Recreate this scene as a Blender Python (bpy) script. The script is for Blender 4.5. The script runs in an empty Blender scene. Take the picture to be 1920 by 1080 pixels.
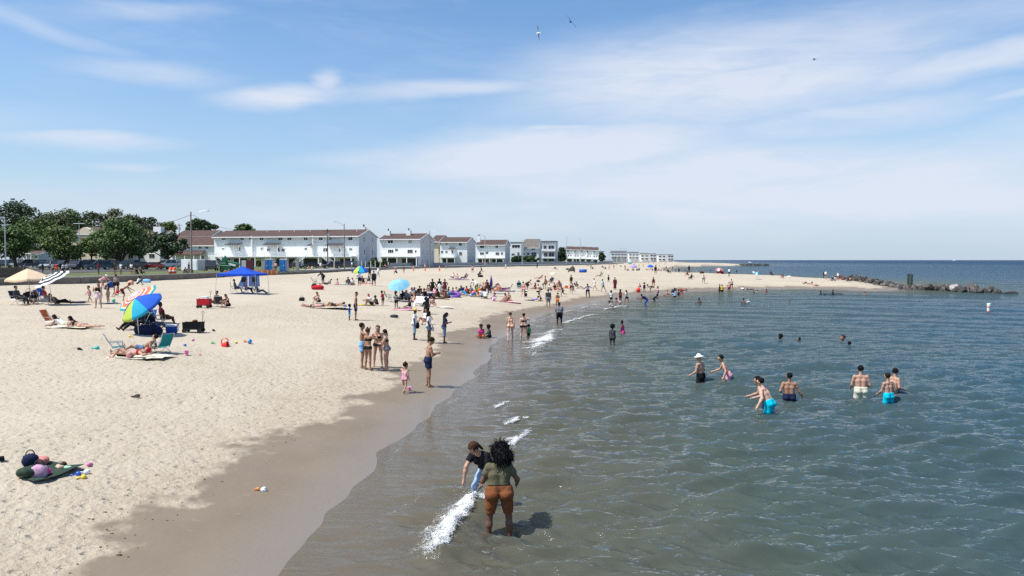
import bpy, bmesh, math, random
import numpy as np
from mathutils import Vector, Matrix, Euler
random.seed(7)
rng = np.random.default_rng(7)
S = bpy.context.scene
COL = S.collection
# ------------------------------------------------------------------ camera
CAM_H = 4.7
FPX = 1420.0                      # focal length in photo pixels (1920 wide)
PITCH = math.atan2(540 - 487.5, FPX)
cam_d = bpy.data.cameras.new('camera')
cam_d.sensor_width = 36.0
cam_d.lens = 36.0 * FPX / 1920.0
cam_d.clip_start = 0.2
cam_d.clip_end = 60000
cam = bpy.data.objects.new('camera', cam_d)
cam.location = (0, 0, CAM_H)
cam.rotation_euler = (math.pi / 2 - PITCH, 0, 0)
COL.objects.link(cam)
S.camera = cam
# ------------------------------------------------------------------ light
SUN_EL = math.radians(60)
SUN_H = Vector((-1.0, -0.40, 0)).normalized()
SUN_DIR = Vector((SUN_H.x * math.cos(SUN_EL), SUN_H.y * math.cos(SUN_EL), math.sin(SUN_EL)))
sl = bpy.data.lights.new('sun', 'SUN')
sl.energy = 4.8
sl.angle = math.radians(0.53)
sl.color = (1.0, 0.955, 0.88)
so = bpy.data.objects.new('sun', sl)
so.rotation_euler = SUN_DIR.to_track_quat('Z', 'Y').to_euler()
so.location = (-40, -10, 80)
COL.objects.link(so)
S.view_settings.view_transform = 'Standard'
S.view_settings.look = 'None'
S.view_settings.exposure = 0.30
S.view_settings.gamma = 1.0
S.view_settings.use_curve_mapping = False
S.cycles.use_denoising = False
S.cycles.max_bounces = 6
S.cycles.transparent_max_bounces = 10
S.cycles.caustics_reflective = False
S.cycles.caustics_refractive = False
S.cycles.sample_clamp_indirect = 3.0
S.cycles.sample_clamp_direct = 12.0
class NT:
 """small helper to write node trees"""
 def __init__(self, tree):
  self.t = tree
  self.n = tree.nodes
  self.l = tree.links
 def new(self, typ, **kw):
  nd = self.n.new(typ)
  for k, v in kw.items():
   setattr(nd, k, v)
  return nd
 def set(self, nd, **kw):
  for k, v in kw.items():
   s = nd.inputs[k.replace('_', ' ')] if isinstance(k, str) else nd.inputs[k]
   self.plug(s, v)
  return nd
 def plug(self, sock, v):
  if hasattr(v, 'is_output') or hasattr(v, 'links'):
   self.l.new(v, sock)
  else:
   sock.default_value = v
 def math(self, op, a, b=None, c=None, clamp=False):
  nd = self.new('ShaderNodeMath', operation=op, use_clamp=clamp)
  self.plug(nd.inputs[0], a)
  if b is not None:
   self.plug(nd.inputs[1], b)
  if c is not None:
   self.plug(nd.inputs[2], c)
  return nd.outputs[0]
 def vmath(self, op, a, b=None):
  nd = self.new('ShaderNodeVectorMath', operation=op)
  self.plug(nd.inputs[0], a)
  if b is not None:
   self.plug(nd.inputs[1], b)
  return nd.outputs[0]
 def mix(self, fac, a, b, blend='MIX'):
  nd = self.new('ShaderNodeMix', data_type='RGBA', blend_type=blend)
  self.plug(nd.inputs[0], fac)
  self.plug(nd.inputs[6], a)
  self.plug(nd.inputs[7], b)
  return nd.outputs[2]
 def noise(self, vec, scale, detail=4, rough=0.5, dist=0.0, dim='3D'):
  nd = self.new('ShaderNodeTexNoise', noise_dimensions=dim)
  if vec is not None:
   self.l.new(vec, nd.inputs['Vector'])
  nd.inputs['Scale'].default_value = scale
  nd.inputs['Detail'].default_value = detail
  nd.inputs['Roughness'].default_value = rough
  nd.inputs['Distortion'].default_value = dist
  return nd.outputs['Fac']
 def ramp(self, fac, stops, interp='LINEAR'):
  nd = self.new('ShaderNodeValToRGB')
  cr = nd.color_ramp
  cr.interpolation = interp
  while len(cr.elements) < len(stops):
   cr.elements.new(0.5)
  for e, (p, c) in zip(cr.elements, stops):
   e.position = p
   e.color = (c, c, c, 1) if isinstance(c, (int, float)) else (*c, 1)
  self.plug(nd.inputs[0], fac)
  return nd.outputs[0]
 def mapr(self, v, a, b, c=0.0, d=1.0, smooth=True):
  nd = self.new('ShaderNodeMapRange', interpolation_type='SMOOTHSTEP' if smooth else 'LINEAR')
  for i, q in enumerate((v, a, b, c, d)):
   self.plug(nd.inputs[i], q)
  return nd.outputs[0]
 def mapping(self, vec, scale=(1, 1, 1), rot=(0, 0, 0), loc=(0, 0, 0)):
  nd = self.new('ShaderNodeMapping')
  self.l.new(vec, nd.inputs[0])
  nd.inputs['Scale'].default_value = scale
  nd.inputs['Rotation'].default_value = rot
  nd.inputs['Location'].default_value = loc
  return nd.outputs[0]
# ------------------------------------------------------------------ sky
W = bpy.data.worlds.new('World')
S.world = W
W.use_nodes = True
w = NT(W.node_tree)
w.n.clear()
wout = w.new('ShaderNodeOutputWorld')
bg = w.new('ShaderNodeBackground')
sky = w.new('ShaderNodeTexSky', sky_type='NISHITA', sun_disc=False)
sky.sun_elevation = SUN_EL
sky.sun_rotation = math.atan2(SUN_H.x, SUN_H.y)
sky.altitude = 0
sky.air_density = 1.0
sky.dust_density = 1.3
sky.ozone_density = 2.0
tc = w.new('ShaderNodeTexCoord')
gen = tc.outputs['Generated']
sep = w.new('ShaderNodeSeparateXYZ')
w.l.new(gen, sep.inputs[0])
dz = w.math('MAXIMUM', sep.outputs[2], 0.0)
# direction as azimuth / elevation slopes
az = w.math('ARCTAN2', sep.outputs[0], sep.outputs[1])
hl = w.math('SQRT', w.math('ADD', w.math('POWER', sep.outputs[0], 2.0), w.math('POWER', sep.outputs[1], 2.0)))
el = w.math('DIVIDE', sep.outputs[2], w.math('MAXIMUM', hl, 0.001))
cmb = w.new('ShaderNodeCombineXYZ')
w.plug(cmb.inputs[0], az)
w.plug(cmb.inputs[1], el)
AE = cmb.outputs[0]
# cirrus grain: long horizontal fibres, finer feathering
g1 = w.noise(w.mapping(AE, scale=(2.2, 11.0, 1), rot=(0, 0, math.radians(-6))), 1.0, 7, 0.60, 0.55)
g2 = w.noise(w.mapping(AE, scale=(7.0, 34.0, 1), rot=(0, 0, math.radians(-9)), loc=(3, 1, 0)), 1.0, 6, 0.62, 0.8)
g3 = w.noise(w.mapping(AE, scale=(1.1, 4.2, 1), loc=(7.3, 2.2, 5)), 1.0, 4, 0.55, 0.3)
warp = w.new('ShaderNodeTexNoise')
w.l.new(w.mapping(AE, scale=(4.0, 12.0, 1)), warp.inputs['Vector'])
warp.inputs['Scale'].default_value = 1.0
warp.inputs['Detail'].default_value = 5
wv = w.vmath('MULTIPLY', w.vmath('SUBTRACT', warp.outputs['Color'], (0.5, 0.5, 0.5)), (0.11, 0.045, 0.0))
AW = w.vmath('ADD', AE, wv)
def bank(px, py, hx, hy, tilt, strength, soft=0.15):
 """a bank of cirrus at the direction seen at (px, py)"""
 nd = w.new('ShaderNodeMapping', vector_type='TEXTURE')
 w.l.new(AW, nd.inputs[0])
 nd.inputs['Location'].default_value = (math.atan((px - 960) / 1420), (487.5 - py) / 1420 * math.cos(math.atan((px - 960) / 1420)), 0)
 nd.inputs['Rotation'].default_value = (0, 0, math.radians(tilt))
 nd.inputs['Scale'].default_value = (hx / 1420, hy / 1420, 1)
 ln = w.new('ShaderNodeVectorMath', operation='LENGTH')
 w.l.new(nd.outputs[0], ln.inputs[0])
 return w.math('MULTIPLY', w.mapr(ln.outputs['Value'], 1.15, soft), strength)
banks = [(1330, 148, 480, 120, 3, 1.15), (860, 170, 330, 30, 3, 0.75), (545, 180, 160, 24, 7, 1.15), (622, 155, 34, 34, 25, 0.75),
   (290, 138, 190, 30, -3, 0.55), (185, 270, 160, 22, 3, 1.0), (245, 319, 90, 10, 2, 0.6), (1040, 286, 470, 66, 6, 1.35),
   (700, 300, 220, 30, 6, 0.55), (1450, 350, 850, 115, -1, 1.3), (1560, 225, 330, 45, 3, 0.85), (1830, 115, 330, 34, 6, 0.8),
   (1050, 240, 130, 8, 3, 0.9), (1090, 215, 60, 12, 8, 0.6), (60, 40, 200, 18, -12, 0.35), (330, 22, 150, 20, 6, 0.4),
   (1750, 40, 300, 60, 0, 0.35), (1100, 400, 1300, 80, 0, 0.8), (1890, 180, 70, 10, 4, 0.7), (2300, 260, 500, 120, 4, 0.8),
   (-500, 200, 500, 60, 3, 0.6), (2600, 90, 400, 90, 5, 0.6), (1000, -500, 900, 200, 10, 0.7), (-300, -300, 500, 120, -10, 0.5)]
tot = None
for bk in banks:
 q = bank(*bk)
 tot = q if tot is None else w.math('MAXIMUM', tot, q)
grain = w.math('ADD', w.math('ADD', w.math('MULTIPLY', g1, 0.55), w.math('MULTIPLY', g2, 0.30)), w.math('MULTIPLY', g3, 0.25))
cl = w.math('MULTIPLY', tot, w.mapr(grain, 0.36, 0.62, 0.40, 1.0))
thin = w.math('MULTIPLY', w.mapr(grain, 0.52, 0.78), 0.28)
cl = w.math('MINIMUM', w.math('MULTIPLY', w.math('ADD', cl, thin), 0.92), 0.92)
# milky air low in the sky
haze = w.math('POWER', w.math('SUBTRACT', 1.0, w.math('MINIMUM', w.math('MULTIPLY', dz, 2.6), 1.0)), 2.0)
haze = w.math('MULTIPLY', haze, 0.85)
skyc = w.mix(1.0, sky.outputs[0], (0.80, 1.06, 1.24, 1), 'MULTIPLY')
withh = w.mix(haze, skyc, (4.35, 5.15, 6.1, 1))
withc = w.mix(cl, withh, (5.3, 5.75, 6.6, 1))
w.l.new(withc, bg.inputs[0])
bg.inputs[1].default_value = 0.113
w.l.new(bg.outputs[0], wout.inputs[0])
# ------------------------------------------------------------------ helpers
CP, SP = math.cos(PITCH), math.sin(PITCH)
def ray(px, py):
 a = (px - 960.0) / FPX
 b = -(py - 540.0) / FPX
 return (a, CP + b * SP, -SP + b * CP)
def at(px, py, z=0.0):
 """point of the horizontal plane at height z that the photo shows at (px, py)"""
 d = ray(px, py)
 t = (z - CAM_H) / d[2]
 return (d[0] * t, d[1] * t)
def at_y(px, py, Y):
 """point at depth Y seen at (px, py)"""
 d = ray(px, py)
 t = Y / d[1]
 return Vector((d[0] * t, Y, CAM_H + d[2] * t))
def _hash(ix, iy, seed):
 h = (ix.astype(np.int64) * 374761393 + iy.astype(np.int64) * 668265263 + seed * 1442695041) & 0xFFFFFFFF
 h = ((h ^ (h >> 13)) * 1274126177) & 0xFFFFFFFF
 h = h ^ (h >> 16)
 return (h & 0xFFFF) / 65535.0
def vnoise(x, y, seed=0):
 ix = np.floor(x)
 iy = np.floor(y)
 fx = x - ix
 fy = y - iy
 fx = fx * fx * (3 - 2 * fx)
 fy = fy * fy * (3 - 2 * fy)
 a = _hash(ix, iy, seed)
 b = _hash(ix + 1, iy, seed)
 c_ = _hash(ix, iy + 1, seed)
 d = _hash(ix + 1, iy + 1, seed)
 return (a * (1 - fx) + b * fx) * (1 - fy) + (c_ * (1 - fx) + d * fx) * fy * 1.0
def fbm(x, y, oct=4, seed=0, gain=0.5):
 s = np.zeros_like(x, dtype=float)
 a = 1.0
 t = 0
 for i in range(oct):
  s += a * (vnoise(x, y, seed + i * 17) - 0.5)
  t += a
  a *= gain
  x = x * 2.03 + 11.3
  y = y * 2.03 - 7.1
 return s / t
def bsdf(m):
 return m.node_tree.nodes['Principled BSDF']
MATS = {}
def mat(name, col, rough=0.7, var=0.12, scale=6.0, metal=0.0, spec=0.4, bump=0.0):
 """plain procedural material: colour with noise variation and a little relief"""
 if name in MATS:
  return MATS[name]
 m = bpy.data.materials.new(name)
 m.use_nodes = True
 k = NT(m.node_tree)
 b = bsdf(m)
 tcx = k.new('ShaderNodeTexCoord')
 n = k.noise(tcx.outputs['Object'], scale, 4, 0.6)
 lo = tuple(max(0, q * (1 - var)) for q in col)
 hi = tuple(min(1, q * (1 + var)) for q in col)
 k.l.new(k.ramp(n, [(0.3, lo), (0.7, hi)]), b.inputs['Base Color'])
 b.inputs['Roughness'].default_value = rough
 b.inputs['Metallic'].default_value = metal
 b.inputs['Specular IOR Level'].default_value = spec
 if bump > 0:
  bp = k.new('ShaderNodeBump')
  bp.inputs['Strength'].default_value = bump
  bp.inputs['Distance'].default_value = 0.02
  k.l.new(k.noise(tcx.outputs['Object'], scale * 5, 4, 0.6), bp.inputs['Height'])
  k.l.new(bp.outputs[0], b.inputs['Normal'])
 MATS[name] = m
 return m
def tag(o, label=None, cat=None, group=None, kind=None):
 if label:
  o['label'] = label
 if cat:
  o['category'] = cat
 if group:
  o['group'] = group
 if kind:
  o['kind'] = kind
 return o
def mesh_np(name, v, f, smooth=False):
 """fast mesh from numpy arrays; f is an (n,4) or (n,3) index array"""
 me = bpy.data.meshes.new(name)
 v = np.asarray(v, dtype=np.float32)
 f = np.asarray(f, dtype=np.int32)
 n, k = f.shape
 me.vertices.add(len(v))
 me.vertices.foreach_set('co', v.ravel())
 me.loops.add(n * k)
 me.loops.foreach_set('vertex_index', f.ravel())
 me.polygons.add(n)
 me.polygons.foreach_set('loop_start', np.arange(0, n * k, k, dtype=np.int32))
 me.polygons.foreach_set('loop_total', np.full(n, k, dtype=np.int32))
 if smooth:
  me.polygons.foreach_set('use_smooth', np.ones(n, dtype=bool))
 me.update(calc_edges=True)
 me.validate()
 return me
def link(name, me, m=None, parent=None, loc=None, rot=None, scale=None):
 o = bpy.data.objects.new(name, me)
 if m is not None and me is not None:
  if len(me.materials) == 0:
   me.materials.append(m)
  elif me.materials[0] is not m:
   o.material_slots[0].link = 'OBJECT'
   o.material_slots[0].material = m
 if parent is not None:
  o.parent = parent
 if loc is not None:
  o.location = loc
 if rot is not None:
  o.rotation_euler = rot
 if scale is not None:
  o.scale = scale if hasattr(scale, '__len__') else (scale,) * 3
 COL.objects.link(o)
 return o
def empty(name, loc=(0, 0, 0), rz=0.0, scale=1.0):
 o = bpy.data.objects.new(name, None)
 o.empty_display_size = 0.1
 o.location = loc
 o.rotation_euler = (0, 0, rz)
 o.scale = (scale,) * 3 if not hasattr(scale, '__len__') else scale
 COL.objects.link(o)
 return o
class MB:
 """collects simple shapes and links them as ONE mesh"""
 def __init__(self):
  self.v = []
  self.f = []
 def add(self, vs, fs):
  k = len(self.v)
  self.v += [tuple(q) for q in vs]
  self.f += [tuple(i + k for i in q) for q in fs]
  return self
 def box(self, c, s, rz=0.0, mtx=None):
  hx, hy, hz = s[0] / 2, s[1] / 2, s[2] / 2
  vs = []
  cr, sr = math.cos(rz), math.sin(rz)
  for z in (-hz, hz):
   for x, y in ((-hx, -hy), (hx, -hy), (hx, hy), (-hx, hy)):
    q = Vector((c[0] + x * cr - y * sr, c[1] + x * sr + y * cr, c[2] + z))
    vs.append(mtx @ q if mtx else q)
  return self.add(vs, [(0, 3, 2, 1), (4, 5, 6, 7), (0, 1, 5, 4), (1, 2, 6, 5), (2, 3, 7, 6), (3, 0, 4, 7)])
 def tube(self, a, b, r0, r1=None, n=6, cap=True):
  r1 = r0 if r1 is None else r1
  a = Vector(a)
  b = Vector(b)
  d = (b - a)
  if d.length < 1e-6:
   return self
  d.normalize()
  u = d.orthogonal().normalized()
  w_ = d.cross(u)
  vs = []
  for p, r in ((a, r0), (b, r1)):
   for i in range(n):
    t = 2 * math.pi * i / n
    vs.append(p + u * (r * math.cos(t)) + w_ * (r * math.sin(t)))
  fs = [(i, (i + 1) % n, n + (i + 1) % n, n + i) for i in range(n)]
  if cap:
   fs += [tuple(range(n - 1, -1, -1)), tuple(range(n, 2 * n))]
  return self.add(vs, fs)
 def path(self, pts, r, n=6):
  for i in range(len(pts) - 1):
   self.tube(pts[i], pts[i + 1], r, r, n)
  return self
 def lathe(self, prof, n=12, c=(0, 0, 0), closed=False):
  vs = []
  for r, z in prof:
   for i in range(n):
    t = 2 * math.pi * i / n
    vs.append((c[0] + r * math.cos(t), c[1] + r * math.sin(t), c[2] + z))
  fs = []
  for j in range(len(prof) - 1):
   for i in range(n):
    fs.append((j * n + i, j * n + (i + 1) % n, (j + 1) * n + (i + 1) % n, (j + 1) * n + i))
  fs.append(tuple(range(n - 1, -1, -1)))
  fs.append(tuple(range((len(prof) - 1) * n, len(prof) * n)))
  return self.add(vs, fs)
 def prism(self, poly, axis, a, b):
  """polygon (list of 2-tuples) extruded along axis 'x','y' or 'z' from a to b"""
  n = len(poly)
  vs = []
  for q in (a, b):
   for s, t in poly:
    vs.append({'x': (q, s, t), 'y': (s, q, t), 'z': (s, t, q)}[axis])
  fs = [(i, (i + 1) % n, n + (i + 1) % n, n + i) for i in range(n)]
  fs += [tuple(range(n - 1, -1, -1)), tuple(range(n, 2 * n))]
  return self.add(vs, fs)
 def mesh(self, name, smooth=False, bevel=0.0, seg=1, fix=True):
  me = bpy.data.meshes.new(name)
  me.from_pydata([tuple(q) for q in self.v], [], self.f)
  if fix or bevel > 0:
   bm = bmesh.new()
   bm.from_mesh(me)
   bmesh.ops.recalc_face_normals(bm, faces=bm.faces)
   if bevel > 0:
    eds = [e for e in bm.edges if len(e.link_faces) == 2 and e.calc_face_angle(0) > 0.5]
    bmesh.ops.bevel(bm, geom=eds, offset=bevel, segments=seg, affect='EDGES', clamp_overlap=True)
   bm.to_mesh(me)
   bm.free()
  if smooth:
   me.polygons.foreach_set('use_smooth', np.ones(len(me.polygons), dtype=bool))
  me.update()
  return me
 def build(self, name, m, parent=None, **kw):
  lk = {k: kw.pop(k) for k in ('loc', 'rot', 'scale') if k in kw}
  return link(name, self.mesh(name, **kw), m, parent, **lk)
def copy_tree(o, parent=None):
 c_ = o.copy()
 COL.objects.link(c_)
 c_.parent = parent
 for ch in list(o.children):
  copy_tree(ch, c_)
 return c_
# ------------------------------------------------------------------ beach and sea
# shoreline of the land, walked from the near left corner to the spit and along the far coast
SHORE_PX = [(300, 1400), (440, 1190), (540, 1080), (585, 1010), (650, 945), (712, 885), (735, 845), (788, 803),
   (800, 772), (862, 742), (884, 706), (922, 672), (922, 648), (955, 627), (990, 607), (1022, 592),
   (1060, 581), (1092, 574), (1125, 565), (1165, 558), (1215, 552), (1290, 546), (1400, 542), (1500, 541),
   (1580, 542), (1630, 545), (1672, 545), (1690, 541), (1675, 534), (1640, 529), (1560, 526), (1480, 522.5), (1380, 519),
   (1300, 515), (1262, 509), (1252, 504), (1275, 500.5), (1330, 499.2), (1395, 498.2), (1400, 496.2), (1330, 495.0), (1285, 493.0),
   (1268, 491.0), (1262, 489.6)]
SH = np.array([at(px, py, 0.0) for px, py in SHORE_PX])
SH = np.vstack([[SH[0][0] - 8, -30], SH, [SH[-1][0] - 200, SH[-1][1] + 2500], [-30000, SH[-1][1] + 2500], [-30000, -30]])
def shore_sd(x, y):
 """signed distance to the shoreline, positive on land"""
 x = np.asarray(x, dtype=float)
 y = np.asarray(y, dtype=float)
 best = np.full(x.shape, 1e18)
 inside = np.zeros(x.shape, dtype=bool)
 n = len(SH)
 for i in range(n):
  ax, ay = SH[i]
  bx, by = SH[(i + 1) % n]
  ex, ey = bx - ax, by - ay
  L2 = ex * ex + ey * ey
  t = np.clip(((x - ax) * ex + (y - ay) * ey) / L2, 0, 1)
  dx = x - (ax + t * ex)
  dy = y - (ay + t * ey)
  best = np.minimum(best, dx * dx + dy * dy)
  cond = ((ay > y) != (by > y))
  xin = (bx - ax) * (y - ay) / ((by - ay) if by != ay else 1e-9) + ax
  inside ^= cond & (x < xin)
 d = np.sqrt(best)
 return np.where(inside, d, -d)
SX = np.array([-4000, -400, -60, -25, -11, -3, 0, 1.5, 4, 9, 20, 35, 60, 9e9])
SZ = np.array([-6.0, -3.2, -1.6, -0.95, -0.70, -0.30, 0, 0.10, 0.31, 0.76, 1.42, 1.80, 2.0, 2.0])
def ground_z(x, y, detail=False):
 x = np.asarray(x, dtype=float)
 y = np.asarray(y, dtype=float)
 s = shore_sd(x, y)
 # small lobes in the waterline
 s2 = s + fbm(x * 0.6, y * 0.6, 2, 5) * np.clip(1 - np.abs(s) / 5, 0, 1) * 1.25
 z = np.interp(s2, SX, SZ)
 land = np.clip((s - 2.0) / 5.0, 0, 1)
 z = z + fbm(x * 0.16, y * 0.16, 3, 3) * 0.22 * land
 if detail:
  r = np.hypot(x, y)
  # trampled sand: pits and rims
  fade = np.clip(1.3 - r / 120, 0.25, 1)
  amp = np.clip((s - 2.2) / 3.0, 0, 1)
  tr = fbm(x * 0.08 + 3, y * 0.08, 2, 31) * 1.6 + 0.9
  f1 = fbm(x * 3.8, y * 3.8, 3, 41, 0.6)
  f2 = np.abs(fbm(x * 3.6, y * 3.6, 2, 77))
  z = z + amp * np.clip(tr, 0.25, 1.5) * fade * (0.05 * f1 - 0.10 * np.clip(0.12 - f2, 0, 1))
  z = z + np.clip((s + 1) / 2.5, 0, 1) * fbm(x * 1.1, y * 1.1, 2, 91) * 0.018
 return z, s
def gz(x, y):
 z, _ = ground_z(np.array([x]), np.array([y]))
 return float(z[0])
def place(px, py, it=4):
 """ground point under photo pixel (px, py)"""
 z = 0.6
 for _ in range(it):
  x, y = at(px, py, z)
  z = gz(x, y)
 return Vector((x, y, z))
# fan-shaped grids: finer near the camera, reaching past the horizon
def fan(a_in, n_in, a_out, n_out, r0, r1, n_r, rfar, n_far, pw=0.55):
 A = np.concatenate([np.linspace(-a_out, -a_in, n_out, endpoint=False), np.linspace(-a_in, a_in, n_in),
      np.linspace(a_in, a_out, n_out + 1)[1:]])
 u = np.linspace(r0 ** -pw, r1 ** -pw, n_r)
 R = np.concatenate([u ** (-1 / pw), np.geomspace(r1, rfar, n_far + 1)[1:]])
 aa, rr = np.meshgrid(np.radians(A), R)
 X = rr * np.sin(aa)
 Y = rr * np.cos(aa) - 0.0
 nr, na = X.shape
 i = np.arange(nr * na).reshape(nr, na)
 F = np.stack([i[:-1, :-1], i[:-1, 1:], i[1:, 1:], i[1:, :-1]], -1).reshape(-1, 4)
 return X.ravel(), Y.ravel(), F
def keep(v_ok, F):
 F = F[v_ok[F].any(axis=1)]
 used = np.zeros(len(v_ok), dtype=bool)
 used[F.ravel()] = True
 idx = np.cumsum(used) - 1
 return used, idx[F]
def add_attr(me, name, arr):
 a = me.attributes.new(name, 'FLOAT', 'POINT')
 a.data.foreach_set('value', np.asarray(arr, dtype=np.float32))
X, Y, F = fan(37, 620, 80, 26, 5.0, 420, 620, 30000, 40)
Z, Sd = ground_z(X, Y, True)
ok = Sd > -70
used, F2 = keep(ok, F)
me = mesh_np('beach_sand', np.stack([X, Y, Z], -1)[used], F2, smooth=True)
wet_edge = 3.2 + fbm(X * 0.22, Y * 0.22, 3, 61) * 3.0 + fbm(X * 1.3, Y * 1.3, 4, 62, 0.65) * 1.9
wet = np.clip((wet_edge + 0.2 - Sd) / 0.45, 0, 1)
add_attr(me, 'wet', wet[used])
add_attr(me, 'damp', np.clip((wet_edge + 4.2 - Sd + fbm(X * 0.5, Y * 0.5, 3, 63) * 4) / 3.2, 0, 1)[used])
add_attr(me, 'shore', np.clip(1 - Sd / 1.6, 0, 1)[used])
add_attr(me, 'tracks', np.clip(fbm(X * 0.08 + 3, Y * 0.08, 2, 31) * 2.4 + 0.5, 0, 1)[used])
ms = bpy.data.materials.new('sand')
ms.use_nodes = True
k = NT(ms.node_tree)
b = bsdf(ms)
geo = k.new('ShaderNodeNewGeometry')
pos = geo.outputs['Position']
aw = k.new('ShaderNodeAttribute', attribute_name='wet').outputs['Fac']
ash = k.new('ShaderNodeAttribute', attribute_name='shore').outputs['Fac']
atr = k.new('ShaderNodeAttribute', attribute_name='tracks').outputs['Fac']
nb = k.noise(pos, 0.35, 5, 0.6)
nm = k.noise(pos, 3.0, 5, 0.65)
nf = k.noise(pos, 22.0, 4, 0.7)
dry = k.ramp(nb, [(0.25, (0.415, 0.352, 0.265)), (0.75, (0.485, 0.418, 0.33))])
dry = k.mix(k.mapr(nm, 0.56, 0.80, 0, 0.30), dry, (0.36, 0.295, 0.20, 1))
dry = k.mix(k.mapr(nf, 0.60, 0.74, 0, 0.32), dry, (0.27, 0.22, 0.15, 1))
vo = k.new('ShaderNodeTexVoronoi', feature='F1')
k.l.new(pos, vo.inputs['Vector'])
vo.inputs['Scale'].default_value = 2.2
speck = k.math('MULTIPLY', k.mapr(vo.outputs['Distance'], 0.05, 0.09, 1, 0), k.mapr(nb, 0.45, 0.6, 0, 0.85))
dry = k.mix(speck, dry, (0.10, 0.075, 0.045, 1))  # dark specks: weed bits, with footprint shadows painted in as colour
shell = k.math('MULTIPLY', k.mapr(vo.outputs['Distance'], 0.02, 0.035, 1, 0), k.mapr(nb, 0.5, 0.42, 0, 1))
dry = k.mix(shell, dry, (0.72, 0.69, 0.63, 1))
wetc = k.ramp(nb, [(0.3, (0.188, 0.146, 0.105)), (0.7, (0.222, 0.175, 0.13))])
wetc = k.mix(k.mapr(nf, 0.62, 0.75, 0, 0.35), wetc, (0.17, 0.125, 0.09, 1))
wetc = k.mix(ash, wetc, (0.205, 0.168, 0.13, 1))
tan_ = k.mix(k.mapr(nm, 0.35, 0.7), (0.36, 0.295, 0.215, 1), (0.43, 0.36, 0.275, 1))
adm = k.new('ShaderNodeAttribute', attribute_name='damp').outputs['Fac']
dry = k.mix(k.math('MULTIPLY', adm, k.mapr(nb, 0.25, 0.7, 1.0, 0.55)), dry, tan_)
fleck = k.mapr(k.noise(k.mapping(pos, scale=(3, 9, 1)), 1.0, 4, 0.7), 0.64, 0.72, 0, 0.5)
wetc = k.mix(k.math('MULTIPLY', fleck, k.mapr(ash, 0.0, 0.6, 1, 0)), wetc, (0.36, 0.30, 0.23, 1))
k.l.new(k.mix(aw, dry, wetc), b.inputs['Base Color'])
k.plug(b.inputs['Roughness'], k.math('SUBTRACT', k.math('SUBTRACT', 0.95, k.math('MULTIPLY', aw, 0.30)), k.math('MULTIPLY', ash, 0.34)))
k.plug(b.inputs['Specular IOR Level'], k.math('ADD', 0.15, k.math('MULTIPLY', ash, 0.35)))
bp = k.new('ShaderNodeBump')
hh = k.math('ADD', k.math('MULTIPLY', k.noise(pos, 6.0, 4, 0.62), k.math('ADD', 0.3, atr)), k.math('MULTIPLY', k.noise(pos, 9.0, 4, 0.6), 0.35))
vp = k.new('ShaderNodeTexVoronoi', feature='SMOOTH_F1')
k.l.new(k.mapping(pos, scale=(1.0, 1.35, 1)), vp.inputs['Vector'])
vp.inputs['Scale'].default_value = 3.0
vp.inputs['Randomness'].default_value = 1.0
pit = k.math('MULTIPLY', k.mapr(vp.outputs['Distance'], 0.08, 0.30, -0.55, 0.0), k.math('ADD', 0.25, atr))
hh = k.math('ADD', hh, pit)
k.plug(bp.inputs['Height'], hh)
bp.inputs['Distance'].default_value = 0.08
k.plug(bp.inputs['Strength'], k.math('SUBTRACT', 0.95, k.math('MULTIPLY', aw, 0.87)))
k.l.new(bp.outputs[0], b.inputs['Normal'])
beach = link('beach_sand', me, ms)
tag(beach, 'pale trampled sand of the beach, damp along the water', 'sand', kind='structure')
# ---- water: a sheet of real waves
X, Y, F = fan(37, 640, 80, 26, 5.0, 600, 900, 40000, 60, 0.6)
# low swell lines turning onto the beach: (pixel path of the crest, height, width)
SWELLS = [([(1045, 1080), (1130, 1030), (1310, 985), (1470, 915), (1600, 865), (1760, 838), (1920, 822)], 0.14, 0.75),
   ([(985, 905), (1030, 850), (1090, 815), (1180, 775), (1290, 752)], 0.10, 0.50),
   ([(990, 800), (1060, 765), (1130, 742), (1210, 726)], 0.09, 0.45),
   ([(905, 795), (965, 762), (1010, 735), (1060, 716), (1130, 700)], 0.06, 0.35),
   ([(780, 935), (870, 905), (950, 890)], 0.04, 0.3),
   ([(985, 680), (1030, 630), (1075, 606), (1130, 590)], 0.09, 0.5),
   ([(815, 1075), (840, 1010), (880, 958), (920, 925)], 0.17, 0.42),
   ([(1000, 1000), (1090, 950), (1200, 905), (1330, 868)], 0.07, 0.6)]
def seg_dist(px, py, pts):
 best = np.full(px.shape, 1e9)
 side = np.zeros(px.shape)
 tt = np.zeros(px.shape)
 n = len(pts) - 1
 for i in range(n):
  ax, ay = pts[i]
  bx, by = pts[i + 1]
  ex, ey = bx - ax, by - ay
  L2 = ex * ex + ey * ey
  t = np.clip(((px - ax) * ex + (py - ay) * ey) / L2, 0, 1)
  dx = px - ax - t * ex
  dy = py - ay - t * ey
  d = np.hypot(dx, dy)
  cr = ex * dy - ey * dx
  m_ = d < best
  best = np.where(m_, d, best)
  side = np.where(m_, np.sign(cr), side)
  tt = np.where(m_, (i + t) / n, tt)
 return best, side, tt
WADERS = [(936, 988), (905, 942), (1314, 716), (1366, 714), (1443, 779), (1480, 749), (1614, 746), (1666, 751), (1675, 738), (1148, 644), (1168, 626), (1468, 641), (1504, 641), (1586, 641), (1596, 651)]
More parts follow.
